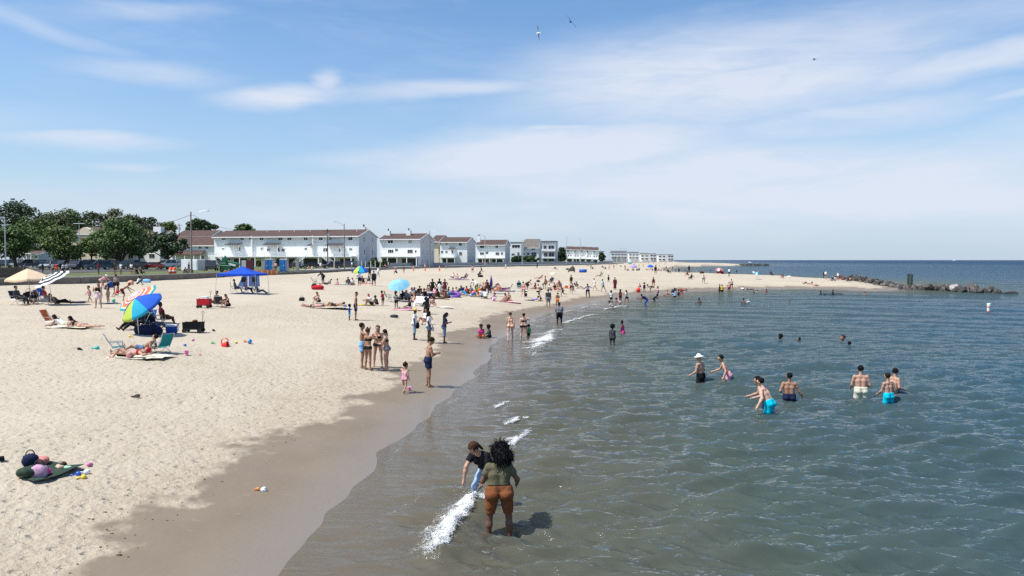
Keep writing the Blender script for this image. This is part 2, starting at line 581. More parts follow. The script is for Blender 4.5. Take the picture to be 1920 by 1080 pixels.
def sea_z(X, Y):
 """height of the water surface, its depth and the signed shore distance"""
 Zg, Sd = ground_z(X, Y)
 depth = np.clip(-Zg, 0, 6)
 R = np.hypot(X, Y)
 cell = np.maximum(0.00067 * R ** 1.6, 0.04)
 wz = np.zeros_like(X)
 wr = np.random.default_rng(3)
 for lam, amp, spread, main, nn in ((0.34, 0.012, 30, -88, 14), (0.58, 0.025, 26, -90, 16), (1.0, 0.034, 24, -93, 13), (2.0, 0.026, 24, -100, 8), (5.5, 0.035, 24, -110, 6), (13.0, 0.04, 16, -120, 3)):
  for i in range(nn):
   L = lam * wr.uniform(0.75, 1.3)
   th = math.radians(main + wr.normal(0, spread * 0.6))
   kx, ky = math.cos(th) * 2 * math.pi / L, math.sin(th) * 2 * math.pi / L
   q = X * kx + Y * ky + wr.uniform(0, 6.28)
   a = amp / math.sqrt(nn) * 1.6
   fade = np.clip((L / cell - 2.5) / 3, 0, 1)
   wz += a * fade * (np.sin(q) - 0.28 * np.cos(2 * q))
 calm = np.clip(depth / 0.30, 0.04, 1) * (0.55 + 0.45 * np.clip(depth / 0.8, 0, 1))
 gust = 0.78 + 0.9 * (fbm(X * 0.045, Y * 0.03, 3, 15) + 0.12)
 wz *= calm * np.clip(gust, 0.35, 1.4)
 near = R < 90
 xn, yn = X[near], Y[near]
 for pts, h, wd in SWELLS:
  P2 = [at(a_, b_, 0.0) for a_, b_ in pts]
  d, sd, t = seg_dist(xn, yn, P2)
  d = d + fbm(xn * 1.3, yn * 1.3, 2, 8) * wd * 0.5
  prof = np.where(sd > 0, np.exp(-(d / (wd * 0.55)) ** 2), np.exp(-(d / (wd * 1.5)) ** 2))
  env = np.clip(t / 0.18, 0, 1) * np.clip((1 - t) / 0.25, 0, 1)
  wz[near] += h * prof * env * (0.8 + 0.6 * fbm(xn * 0.8, yn * 0.8, 2, 9)) - 0.25 * h * env * np.exp(-((d - wd * 1.6) / wd) ** 2) * (sd > 0)
 for a_, b_ in WADERS:
  x0, y0 = at(a_, b_, 0.0)
  d = np.hypot(xn - x0, yn - y0)
  wz[near] += 0.022 * np.cos(d * 13.0) * np.exp(-d / 0.55) * (1 + 0.8 * fbm(xn * 3, yn * 3, 2, 6))
 Zw = wz + 0.012 * np.clip(1 - depth / 0.2, 0, 1)
 Zw = np.where(Sd > 0, 0.012 - 0.03 * Sd, Zw)
 return Zw, Zg, depth, Sd
Zw, Zg, depth, Sd = sea_z(X, Y)
ok = (Zg < 0.02) & (Sd < 2.5)
used, F2 = keep(ok, F)
me = mesh_np('sea', np.stack([X, Y, Zw], -1)[used], F2, smooth=True)
add_attr(me, 'depth', depth[used])
mw = bpy.data.materials.new('sea_water')
mw.use_nodes = True
k = NT(mw.node_tree)
k.n.remove(bsdf(mw))
out = [q for q in k.n if q.type == 'OUTPUT_MATERIAL'][0]
geo = k.new('ShaderNodeNewGeometry')
pos = geo.outputs['Position']
dep = k.new('ShaderNodeAttribute', attribute_name='depth').outputs['Fac']
cdat = k.new('ShaderNodeVectorMath', operation='LENGTH')
k.l.new(pos, cdat.inputs[0])
dist = cdat.outputs['Value']
# ripples, finer ones on the wave sheet; far off only the larger chop is resolved
r1 = k.noise(k.mapping(pos, scale=(0.8, 3.6, 1), rot=(0, 0, 0.06)), 1.0, 4, 0.6, 0.3)
r2 = k.noise(k.mapping(pos, scale=(2.6, 10.0, 1), rot=(0, 0, -0.10)), 1.0, 3, 0.6, 0.3)
r3 = k.noise(k.mapping(pos, scale=(0.22, 0.5, 1), rot=(0, 0, 0.05)), 1.0, 5, 0.62, 0.2)
calmf = k.mapr(dep, 0.0, 0.5, 0.22, 1.0)
h = k.math('ADD', k.math('MULTIPLY', r1, k.mapr(dist, 16, 50, 0.14, 0.27)), k.math('MULTIPLY', r2, k.mapr(dist, 10, 40, 0.045, 0.06)))
h = k.math('ADD', h, k.math('MULTIPLY', r3, k.mapr(dist, 40, 220, 0.0, 1.1)))
bp = k.new('ShaderNodeBump')
k.plug(bp.inputs['Height'], h)
bp.inputs['Distance'].default_value = 1.0
k.plug(bp.inputs['Strength'], calmf)
# facets of the chop too fine for the sheet: slopes taken straight from noise
nz = k.new('ShaderNodeTexNoise')
k.l.new(k.mapping(pos, scale=(0.35, 1.7, 1)), nz.inputs['Vector'])
nz.inputs['Scale'].default_value = 1.0
nz.inputs['Detail'].default_value = 5
nz.inputs['Roughness'].default_value = 0.65
sl_ = k.vmath('SUBTRACT', nz.outputs['Color'], (0.5, 0.5, 0.5))
sv = k.new('ShaderNodeVectorMath', operation='MULTIPLY')
k.l.new(sl_, sv.inputs[0])
sv.inputs[1].default_value = (0.9, 2.0, 0.0)
sw = k.new('ShaderNodeVectorMath', operation='SCALE')
k.l.new(sv.outputs[0], sw.inputs[0])
k.plug(sw.inputs['Scale'], k.math('MULTIPLY', k.mapr(dist, 12, 120, 0.10, 1.0), calmf))
nrm = k.vmath('NORMALIZE', k.vmath('ADD', bp.outputs[0], sw.outputs[0]))
# silt-laden water, brown-green in the shallows; reflected-sky blue put into the deeper tones
body = k.ramp(k.math('MULTIPLY', dep, 0.30), [(0.0, (0.24, 0.20, 0.155)), (0.08, (0.120, 0.112, 0.080)), (0.17, (0.056, 0.078, 0.066)), (0.26, (0.032, 0.068, 0.084)), (0.40, (0.016, 0.056, 0.098)), (1.0, (0.006, 0.038, 0.098))])
silt = k.noise(pos, 0.12, 3, 0.5)
body = k.mix(k.mapr(silt, 0.4, 0.7, 0, 0.25), body, (0.045, 0.062, 0.045, 1))
df = k.new('ShaderNodeBsdfDiffuse')
k.plug(df.inputs['Color'], body)
tr = k.new('ShaderNodeBsdfTransparent')
tr.inputs[0].default_value = (0.86, 0.86, 0.78, 1)
opac = k.math('SUBTRACT', 1.0, k.math('POWER', 2.718, k.math('MULTIPLY', dep, -4.0)))
ms1 = k.new('ShaderNodeMixShader')
k.plug(ms1.inputs[0], opac)
k.l.new(tr.outputs[0], ms1.inputs[1])
k.l.new(df.outputs[0], ms1.inputs[2])
gl = k.new('ShaderNodeBsdfGlossy')
gl.inputs['Roughness'].default_value = 0.035
k.l.new(nrm, gl.inputs['Normal'])
fr = k.new('ShaderNodeFresnel')
fr.inputs['IOR'].default_value = 1.333
k.l.new(nrm, fr.inputs['Normal'])
ms2 = k.new('ShaderNodeMixShader')
k.plug(ms2.inputs[0], k.math('MULTIPLY', fr.outputs[0], k.mapr(dep, 1.1, 3.0, 1.0, 0.40)))
k.l.new(ms1.outputs[0], ms2.inputs[1])
k.l.new(gl.outputs[0], ms2.inputs[2])
k.l.new(ms2.outputs[0], out.inputs[0])
sea = link('sea', me, mw)
tag(sea, 'choppy green-blue sea water', 'sea', kind='structure')
# ------------------------------------------------------------------ sea wall, lawn, parking, road
WALL_PX = [(-260, 549), (-60, 537.5), (0, 535), (150, 531.5), (283, 526), (370, 521.7), (416, 519.5), (520, 515.5), (600, 511.5), (690, 507),
   (800, 503), (900, 501), (1000, 499), (1100, 496.5), (1170, 494)]
WL = [Vector((*at(px, py, 2.0), 0)) for px, py in WALL_PX]
def offs(pts, d):
 """polyline moved d metres to the landward (left) side"""
 r = []
 for i in range(len(pts)):
  a = pts[max(i - 1, 0)]
  b_ = pts[min(i + 1, len(pts) - 1)]
  t = (b_ - a).normalized()
  r.append(pts[i] + Vector((-t.y, t.x, 0)) * d)
 return r
def wall_at(px, d=0.0):
 """point of the wall line (moved landward by d) below photo column px"""
 xs = [q[0] for q in WALL_PX]
 pts = offs(WL, d) if d else WL
 u = np.interp(px, xs, range(len(xs)))
 i = min(int(u), len(xs) - 2)
 return pts[i].lerp(pts[i + 1], u - i)
M_conc = mat('weathered_concrete', (0.20, 0.165, 0.135), 0.9, 0.3, 1.2, bump=0.3)
M_conc2 = mat('grey_concrete', (0.33, 0.335, 0.33), 0.9, 0.12, 0.8, bump=0.2)
M_grass = mat('lawn_grass', (0.105, 0.115, 0.038), 0.9, 0.4, 0.5, bump=0.5)
M_asph = mat('asphalt', (0.075, 0.072, 0.07), 0.9, 0.2, 0.4, bump=0.3)
def ribbon(name, la, lb, za, zb, m):
 n = len(la)
 vs = [(p.x, p.y, za) for p in la] + [(p.x, p.y, zb) for p in lb]
 fs = [(i, i + 1, n + i + 1, n + i) for i in range(n - 1)]
 o = MB().add(vs, fs).build(name, m, fix=False)
 return o
def wall_run(name, label, pts, zb, zt, th, m, seg=3.0, joint=0.03, cat='wall'):
 root = empty(name, (pts[0].x, pts[0].y, zb))
 tag(root, label, cat)
 inv = Vector((pts[0].x, pts[0].y, zb))
 for i in range(len(pts) - 1):
  a, b_ = pts[i], pts[i + 1]
  L = (b_ - a).length
  n = max(1, int(L / seg))
  rz = math.atan2(b_.y - a.y, b_.x - a.x)
  for j in range(n):
   c_ = a.lerp(b_, (j + 0.5) / n)
   mb = MB().box((0, 0, 0), (L / n - joint, th, zt - zb))
   mb.build('wall_panel', m, root, bevel=0.02, loc=Vector((c_.x, c_.y, (zb + zt) / 2)) - inv, rot=(0, 0, rz))
  mb = MB()
  c_ = (a + b_) / 2
  mb.box((0, 0, 0), (L, th + 0.12, 0.12))
  mb.build('coping', M_conc2, root, loc=Vector((c_.x, c_.y, zt + 0.055)) - inv, rot=(0, 0, rz))
 return root
sub = [wall_at(p) for p in (-260, -60, 0, 80, 150, 215, 283, 330, 370, 416)]
wall_run('sea_wall', 'low stained concrete sea wall behind the left end of the beach', sub, 1.3, 2.66, 0.4, M_conc, 4.0)
sub = [wall_at(p) for p in (521, 560, 600, 645, 690)]
wall_run('sea_wall', 'low concrete kerb wall before the parked cars of the long white house', sub, 1.3, 2.42, 0.4, M_conc, 4.0)
sub = [wall_at(p) for p in (690, 745, 800, 850, 900, 950, 1000, 1050, 1100, 1170)]
wall_run('kerb_wall', 'low concrete kerb along the promenade under the grey wall', sub, 1.3, 2.32, 0.3, M_conc2, 8.0)
sub = [wall_at(p, 7.0) for p in (734, 800, 850, 900, 950, 1000, 1050, 1100, 1165)]
wall_run('promenade_wall', 'long grey concrete wall below the row of white houses', sub, 1.9, 3.65, 0.35, M_conc2, 6.0)
N_ = len(WL)
o = ribbon('lawn', offs(WL, 0.15), offs(WL, 34), 2.60, 2.75, M_grass)
tag(o, kind='structure')
o = ribbon('promenade', offs(WL[8:], 0.16), offs(WL[8:], 7.0), 2.35 + 0.27, 2.63, M_conc2)
tag(o, kind='structure')
o = ribbon('parking_lot', offs(WL[:9], 22), offs(WL[:9], 120), 2.745, 2.95, M_asph)
tag(o, kind='structure')
far = offs(WL, 34)
o = ribbon('inland_ground', far, [p + Vector((-900, 900, 0)) for p in far], 2.72, 2.9, M_grass)
tag(o, kind='structure')
# low dune with marram grass in front of the farthest houses
dl = [Vector((*at(px, py, 2.0), 0)) for px, py in ((1085, 495.6), (1130, 494.2), (1180, 492.8), (1225, 491.7), (1252, 491.0), (1262, 490.6))]
M_dune = mat('dune_grass', (0.20, 0.175, 0.085), 0.95, 0.35, 0.15, bump=0.6)
la, lb, lc = dl, offs(dl, 14), offs(dl, 40)
n = len(dl)
vs = [(p.x, p.y, 1.8) for p in la] + [(p.x, p.y, 4.0) for p in lb] + [(p.x, p.y, 2.9) for p in lc]
fs = [(i, i + 1, n + i + 1, n + i) for i in range(n - 1)] + [(n + i, n + i + 1, 2 * n + i + 1, 2 * n + i) for i in range(n - 1)]
o = MB().add(vs, fs).build('dune', M_dune, fix=False)
tag(o, kind='structure')
# ------------------------------------------------------------------ houses
M_white = mat('white_siding', (0.80, 0.80, 0.78), 0.6, 0.04, 0.5)
M_cream = mat('cream_siding', (0.66, 0.56, 0.42), 0.7, 0.06, 0.5)
M_grey = mat('grey_siding', (0.42, 0.45, 0.48), 0.7, 0.06, 0.5)
M_side = mat('blue_grey_panel', (0.47, 0.50, 0.53), 0.7, 0.05, 0.5)
M_trim = mat('white_trim', (0.82, 0.82, 0.80), 0.5, 0.03, 2.0)
M_roof = mat('brown_shingles', (0.085, 0.05, 0.042), 0.9, 0.3, 1.3, bump=0.4)
M_roofg = mat('grey_brown_shingles', (0.14, 0.125, 0.11), 0.9, 0.25, 1.3, bump=0.4)
M_roofd = mat('dark_grey_shingles', (0.10, 0.105, 0.12), 0.9, 0.25, 1.3, bump=0.4)
M_glass = mat('window_glass', (0.022, 0.026, 0.032), 0.12, 0.3, 0.8, spec=0.6)
M_dark = mat('carport_painted_shade', (0.07, 0.07, 0.07), 0.8, 0.2, 1.0)  # near-black colour standing in for the shade under the decks
M_awn = mat('awning_canvas', (0.06, 0.055, 0.06), 0.8, 0.15, 2.0)
def siding(m):
 """horizontal board lines on a siding material"""
 k = NT(m.node_tree)
 b = bsdf(m)
 tcx = k.new('ShaderNodeTexCoord')
 sp = k.new('ShaderNodeSeparateXYZ')
 k.l.new(tcx.outputs['Object'], sp.inputs[0])
 fr_ = k.math('FRACT', k.math('MULTIPLY', sp.outputs[2], 5.0))
 bp = k.new('ShaderNodeBump')
 k.plug(bp.inputs['Height'], fr_)
 bp.inputs['Distance'].default_value = 0.03
 bp.inputs['Strength'].default_value = 0.15
 k.l.new(bp.outputs[0], b.inputs['Normal'])
for q in (M_white, M_cream, M_grey):
 siding(q)
for q in (M_roof, M_roofg, M_roofd):
 pass
class House:
 """gabled block; local x along the facade, y into the building, z up"""
 def __init__(self, name, label, pxl, pxr, Yr, eave_py, ridge_py, depth, theta, base=2.8, wall=None, roof=None, over=0.8, flat=False, hip_left=0.0, cat='house', group=None):
  th = math.radians(theta)
  self.th = th
  P = at_y(pxr, 487.5, Yr)
  a = (pxl - 960) / FPX * CP  # horizontal slope at the horizon row
  a = P.x / P.y * 0 + (pxl - 960) / FPX / (CP + (52.5 / FPX) * SP)
  # left corner: P + L*(-cos, sin)
  L = (P.x - a * P.y) / (math.cos(th) + a * math.sin(th))
  self.L = L
  self.pxl, self.pxr, self.Y = pxl, pxr, Yr
  self.D = depth
  self.base = base
  self.He = at_y(pxr, eave_py, Yr).z - base
  yc = Yr + depth * 0.5 * math.cos(th)
  self.Hr = at_y(pxr, ridge_py, yc).z - base
  cx = P.x - L / 2 * math.cos(th)
  cy = P.y + L / 2 * math.sin(th)
  self.P = P
  self.root = empty(name, (cx, cy, base), -th)
  tag(self.root, label, cat, group)
  self.wm = wall or M_white
  rm = roof or M_roof
  mb = MB()
  h = L / 2
  if flat:
   mb.box((0, depth / 2, self.Hr / 2), (L, depth, self.Hr))
  else:
   mb.prism([(0, 0), (depth, 0), (depth, self.He), (depth / 2, self.Hr - 0.12), (0, self.He)], 'x', -h, h)
  mb.build('wall', self.wm, self.root)
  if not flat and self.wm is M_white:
   MB().prism([(0.1, 0), (depth - 0.1, 0), (depth - 0.1, self.He - 0.1), (depth / 2, self.Hr - 0.35), (0.1, self.He - 0.1)], 'x', h, h + 0.03).build('gable_panel', M_side, self.root)  # thin blue-grey panel over the right gable only, darker than the white wall
  if flat:
   mb = MB().box((0, depth / 2, self.Hr + 0.12), (L + 0.5, depth + 0.5, 0.25))
   self.roof = mb.build('roof', rm, self.root)
  else:
   self.gable_roof(-h - 0.25, h + 0.25, 0, depth, self.He, self.Hr, over, rm, hip_left)
 def gable_roof(self, x0, x1, y0, y1, he, hr, over, rm, hip_left=0.0):
  ym = (y0 + y1) / 2
  sl = (hr - he) / (ym - y0)
  t = 0.16
  mb = MB()
  for s in (0, 1):
   ye = y0 - over if s == 0 else y1 + over
   ze = he - over * sl
   xr = x0 + hip_left
   top = [(xr, ym, hr), (x1, ym, hr), (x1, ye, ze), (x0, ye, ze)]
   mb.add([(a, b_, c_) for a, b_, c_ in top] + [(a, b_, c_ - t) for a, b_, c_ in top],
     [(0, 1, 2, 3), (7, 6, 5, 4), (0, 4, 5, 1), (1, 5, 6, 2), (2, 6, 7, 3), (3, 7, 4, 0)])
  self.roof = mb.build('roof', rm, self.root)
  mb = MB()
  ze = he - over * sl
  mb.box(((x0 + x1) / 2, y0 - over - 0.03, ze - 0.12), (x1 - x0, 0.06, 0.30))
  mb.build('gutter', M_trim, self.roof)
  # barge boards on the right gable
  mb = MB()
  for ye in (y0 - over, y1 + over):
   mb.add([(x1 + 0.02, ym, hr + 0.03), (x1 + 0.02, ye, ze + 0.03), (x1 + 0.02, ye, ze - 0.28), (x1 + 0.02, ym, hr - 0.28),
     (x1 + 0.07, ym, hr + 0.03), (x1 + 0.07, ye, ze + 0.03), (x1 + 0.07, ye, ze - 0.28), (x1 + 0.07, ym, hr - 0.28)],
     [(0, 1, 2, 3), (7, 6, 5, 4), (0, 4, 5, 1), (1, 5, 6, 2), (2, 6, 7, 3), (3, 7, 4, 0)])
  mb.build('barge_board', M_trim, self.roof)
 def xz(self, px, py, dy=0.0):
  """facade coordinates (x, z) of a photo pixel"""
  d = ray(px, py)
  th = self.th
  fx, fy = math.cos(th), -math.sin(th)
  o = self.root.location
  nx, ny = math.sin(th), math.cos(th)
  ox, oy = o.x + nx * dy, o.y + ny * dy
  # ray point t*d = o + x*f
  t = (ox * fy - oy * fx) / (d[0] * fy - d[1] * fx)
  x = (t * d[0] - ox) * fx + (t * d[1] - oy) * fy
  return x, CAM_H + t * d[2] - self.base
 def window(self, x0, z0, x1, z1, y=0.0, side=False, mull=1, dark=None, name='window'):
  w_, h_ = abs(x1 - x0), abs(z1 - z0)
  cx, cz = (x0 + x1) / 2, (z0 + z1) / 2
  f = 0.09
  mb = MB()
  def bx(a, b_, c_, d_):
   if side:
    mb.box((self.L / 2 + 0.05, a, b_), (0.10, c_, d_))
   else:
    mb.box((a, y - 0.035, b_), (c_, 0.07, d_))
  bx(cx, cz + h_ / 2, w_ + f, f)
  bx(cx, cz - h_ / 2, w_ + f * 2, f)
  bx(cx - w_ / 2, cz, f, h_ - f)
  bx(cx + w_ / 2, cz, f, h_ - f)
  for i in range(mull):
   bx(cx - w_ / 2 + w_ * (i + 1) / (mull + 1), cz, f * 0.6, h_ - f)
  fo = mb.build(name, M_trim, self.root)
  mb = MB()
  if side:
   mb.box((self.L / 2 + 0.035, cx, cz), (0.05, w_ - f * 0.5, h_ - f * 0.5))
  else:
   mb.box((cx, y - 0.012, cz), (w_ - f * 0.5, 0.024, h_ - f * 0.5))
  mb.build('pane', dark or M_glass, fo)
  return fo
 def win_px(self, px0, py0, px1, py1, mull=1, **kw):
  a = self.xz(px0, py1)
  b_ = self.xz(px1, py0)
  return self.window(a[0], a[1], b_[0], b_[1], mull=mull, **kw)
 def side_win(self, fy, z0, z1, w_=0.8):
  """window in the right gable wall at depth fraction fy"""
  return self.window(self.D * fy - w_ / 2, z0, self.D * fy + w_ / 2, z1, side=True, mull=0)
 def deck(self, x0, x1, z, proj, rail=0.95, post_every=5.0, under=True):
  mb = MB().box(((x0 + x1) / 2, -proj / 2 - 0.01, z - 0.14), (x1 - x0, proj, 0.28))
  d = mb.build('deck', M_trim, self.root)
  mb = MB()
  for zz in (z + rail, z + 0.15):
   mb.box(((x0 + x1) / 2, -proj + 0.06, zz), (x1 - x0, 0.09, 0.08))
   for xx in (x0 + 0.06, x1 - 0.06):
    mb.box((xx, -proj / 2, zz), (0.08, proj - 0.2, 0.08))
  n_ = int((x1 - x0) / 0.26)
  for i in range(n_ + 1):
   mb.box((x0 + (x1 - x0) * i / n_, -proj + 0.06, z + rail / 2 + 0.08), (0.06, 0.05, rail - 0.15))
  mb.build('railing', M_trim, d)
  n_ = max(1, round((x1 - x0) / post_every))
  for i in range(n_ + 1):
   MB().box((x0 + 0.15 + (x1 - x0 - 0.3) * i / n_, -proj + 0.2, (z - 0.28) / 2 - 0.05), (0.24, 0.24, z - 0.28)).build('post', M_trim, self.root)
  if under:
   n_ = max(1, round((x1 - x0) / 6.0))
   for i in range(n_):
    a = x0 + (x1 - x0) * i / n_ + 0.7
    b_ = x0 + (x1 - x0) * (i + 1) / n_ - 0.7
    MB().box(((a + b_) / 2, -0.03, (z - 0.5) / 2), (b_ - a, 0.06, z - 0.9)).build('carport_shade_panel', M_dark, self.root)  # dark panel added where the open carport lies in shade
  return d
 def chimney(self, px, top_py, w_=1.3, d_=1.3, m=None, yf=0.35, flue=True):
  x, _ = self.xz(px, 440)
  zt = at_y(px, top_py, self.Y + self.D * yf).z - self.base
  zb = self.He
  c_ = MB().box((x, self.D * yf, (zt + zb) / 2), (w_, d_, zt - zb)).build('chimney', m or M_trim, self.roof)
  if flue:
   MB().lathe([(0.22, 0), (0.22, 0.5), (0.32, 0.52), (0.32, 0.7)], 8, (x, self.D * yf, zt)).build('flue_cap', M_awn, c_)
  return c_
 def awning(self, px0, px1, py, proj=2.0):
  a = self.xz(px0, py)
  b_ = self.xz(px1, py)
  z = a[1]
  mb = MB()
  mb.add([(a[0], -0.02, z + 0.45), (b_[0], -0.02, z + 0.45), (b_[0], -proj, z), (a[0], -proj, z),
    (a[0], -0.02, z + 0.33), (b_[0], -0.02, z + 0.33), (b_[0], -proj, z - 0.12), (a[0], -proj, z - 0.12)],
    [(0, 1, 2, 3), (7, 6, 5, 4), (0, 4, 5, 1), (1, 5, 6, 2), (2, 6, 7, 3), (3, 7, 4, 0)])
  mb.build('awning', M_awn, self.root)
  for xx in (a[0] + 0.1, b_[0] - 0.1):
   MB().box((xx, -proj + 0.1, z / 2 + 1.5), (0.12, 0.12, 2.6)).build('awning_post', M_trim, self.root)
 def stair(self, px, z, proj, width=1.1, run=4.0, dirn=1):
  x, _ = self.xz(px, 485)
  mb = MB()
  n_ = 12
  for i in range(n_):
   mb.box((x + dirn * run * (i + 0.5) / n_, -proj - 0.2 - width / 2, z * (1 - (i + 1) / (n_ + 1))), (run / n_ + 0.02, width, 0.06))
  for s in (-1, 1):
   yy = -proj - 0.2 - width / 2 + s * width / 2
   for dz in (0.0, 0.9):
    mb.tube((x, yy, z + dz), (x + dirn * run, yy, 0.1 + dz), 0.09 if dz == 0 else 0.05, n=4)
   for i in range(0, n_, 2):
    xx = x + dirn * run * i / n_
    zz = z * (1 - i / n_)
    mb.tube((xx, yy, zz), (xx, yy, zz + 0.9), 0.035, n=4)
  mb.build('staircase', M_trim, self.root)
# --- the long white row house
H1 = House('row_house', 'longest white row house with brown roof, raised decks and three awnings', 402, 673, 216, 441.0, 430.0, 13.0, 13)
for a in ((416, 443.5, 423, 450), (451, 443.5, 457, 450), (467, 443.5, 472, 450), (487, 443, 494, 450.5), (522, 442.5, 530, 450.5), (539, 442.5, 547, 450.5),
   (570, 443.5, 576.5, 450.5), (598, 443.5, 605, 450.5), (617, 443.5, 622, 450), (653, 443.5, 661, 450.5)):
 H1.win_px(*a)
for a in ((416, 465, 420, 468), (489, 464, 493.5, 468.5), (571, 464.5, 575.5, 469), (655, 465, 660, 469.5), (606, 465, 614, 472), (500.5, 466, 506, 471), (528, 466, 534, 472)):
 H1.win_px(*a)
for a in ((446, 463.5, 451, 471, 0), (521, 464.5, 525, 472, 0), (636, 466, 639, 473, 0), (471.5, 459, 473.5, 470, 0)):
 H1.win_px(*a, name='door')
for px in (474, 588):
 x, _ = H1.xz(px, 450)
 MB().box((x, -0.35, H1.He / 2 + 1.2), (0.3, 0.7, H1.He - 2.4)).build('party_wall', M_trim, H1.root)
for a in ((428, 455, 458.5), (498, 527, 458.5), (581, 588, 460), (615, 645, 459.5)):
 H1.awning(a[0], a[1], a[2])
zd = H1.xz(560, 481)[1] + 0.1
xa, _ = H1.xz(403, 480)
xb, _ = H1.xz(668, 480)
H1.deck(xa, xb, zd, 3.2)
H1.stair(424, zd, 3.2, dirn=1)
H1.stair(585, zd, 3.2, dirn=-1)
H1.stair(615, zd, 3.2, dirn=1)
for fy in (0.28, 0.72):
 H1.side_win(fy, 7.0, 8.6)
 H1.side_win(fy, 3.3, 5.0)
MB().box((H1.L / 2 + 0.06, 6.0, 4.0), (0.12, 1.7, 3.4)).build('side_panel', M_grey, H1.root)
H1.chimney(661, 425.5, 1.2, 1.2, yf=0.6)
for px, py in ((501, 432.5), (524, 433.5), (552, 432), (582, 432), (669, 432.5)):
 x, z = H1.xz(px, py, 4.5)
 MB().tube((x, 4.5, z - 0.7), (x, 4.5, z + 0.25), 0.12, n=6).build('roof_vent', M_trim, H1.roof)
# --- second white house, two chimneys
H2 = House('white_house', 'white house with two tall white chimneys and a railed deck', 712, 788, 252, 447.0, 437.5, 15, 12)
for a in ((727.5, 450, 737, 456), (766, 450, 768.5, 456.5), (769.5, 450, 772, 456.5)):
 H2.win_px(*a)
for a in ((727.5, 468, 737.5, 474.5, 2), (764, 468, 774, 475, 2), (741, 466, 746, 471.5, 1), (778, 469, 781, 474, 0)):
 H2.win_px(*a)
zd = H2.xz(750, 480.5)[1]
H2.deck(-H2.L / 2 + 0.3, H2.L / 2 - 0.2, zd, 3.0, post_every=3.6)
H2.chimney(717.5, 432.5, 1.5, 1.3)
H2.chimney(756.5, 432, 1.5, 1.3)
for fy in (0.2, 0.75):
 H2.side_win(fy, 7.4, 8.7)
for fy in (0.15, 0.5, 0.85):
 H2.side_win(fy, 3.6, 5.0)
 H2.side_win(fy, 0.8, 2.2)
# --- low house tucked between
H2b = House('brown_roof_house', 'cream sided gabled house half hidden behind the street lamp', 806, 822, 300, 452.0, 441.0, 16.0, 14, wall=M_cream)
for fy in (0.3, 0.6):
 H2b.side_win(fy, 6.0, 7.4)
 H2b.side_win(fy, 2.6, 4.4)
H3 = House('white_house', 'white house with brown roof third from the left', 825, 876, 296, 453.0, 444.5, 14.5, 10)
for a in ((860.5, 455.5, 866, 461), (823.5, 453.5, 827, 459), (836, 454, 839, 459.5), (861, 472, 866, 479), (846.5, 470, 850, 475), (835, 470, 839, 475), (827, 470, 831, 475)):
 H3.win_px(*a, mull=1)
zd = H3.xz(845, 482)[1]
H3.deck(-H3.L / 2 + 0.3, H3.L * 0.12, zd, 3.0, post_every=3.2)
H3.awning(843, 854, 466.5)
H3.chimney(887.5, 443, 1.0, 1.0, yf=0.7)
for fy in (0.15, 0.8):
 H3.side_win(fy, 7.4, 8.7)
for fy in (0.15, 0.5, 0.85):
 H3.side_win(fy, 3.6, 5.2)
 H3.side_win(fy, 0.8, 2.2)
H4 = House('white_house', 'white house fourth from the left with sliding deck doors', 893, 947, 340, 458.0, 449.5, 12.5, 10)
for a in ((900, 459.5, 908, 465), (929, 460, 934, 465), (900, 473, 907.5, 478, 2), (911, 471.5, 915.5, 476.5), (929, 473, 936, 479, 2), (939, 473, 943, 478)):
 H4.win_px(*a[:4], mull=(a[4] if len(a) > 4 else 1))
zd = H4.xz(920, 483.5)[1]
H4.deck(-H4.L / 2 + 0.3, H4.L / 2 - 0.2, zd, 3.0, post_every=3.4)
for fy in (0.2, 0.8):
 H4.side_win(fy, 7.4, 8.7)
 H4.side_win(fy, 3.6, 5.2)
# --- smaller ones beyond
H5 = House('flat_house', 'low white house with recessed balcony and grey flat roof', 957, 977, 372, 455.0, 455.0, 12, 8, flat=True, roof=M_roofg)
for a in ((960, 459, 975, 464.5), (959, 475, 965, 479), (970, 472.5, 974, 480)):
 H5.win_px(*a, mull=2)
H6 = House('gabled_house', 'white house with large grey-brown roof before the tall grey house', 981, 1010, 384, 463.0, 448.0, 14, 8, roof=M_roofg)
for a in ((982, 464, 986, 468), (997, 463, 1003, 469), (996, 473, 1006, 481), (981, 474, 984, 478), (988, 474, 993, 478)):
 H6.win_px(*a)
for fy in (0.3, 0.7):
 H6.side_win(fy, 6, 7.4)
 H6.side_win(fy, 2.6, 4.0)
H7 = House('tall_house', 'tall grey and white modern house with stacked balconies', 1015, 1042, 405, 453.0, 453.0, 13, 8, flat=True, wall=M_grey, roof=M_roofd)
for i in range(5):
 H7.win_px(1019 + i * 4.4, 454.5, 1021.6 + i * 4.4, 457, mull=0)
for a in ((1019, 460, 1025, 467), (1028, 460, 1039, 467), (1020, 474, 1026, 482), (1029, 473, 1039, 482), (1019, 484, 1026, 490), (1029, 484, 1039, 490)):
 H7.win_px(*a)
for py in (469.5, 483):
 z = H7.xz(1030, py)[1]
 MB().box((0, -0.8, z), (H7.L * 0.95, 1.6, 0.9)).build('balcony', M_trim, H7.root)
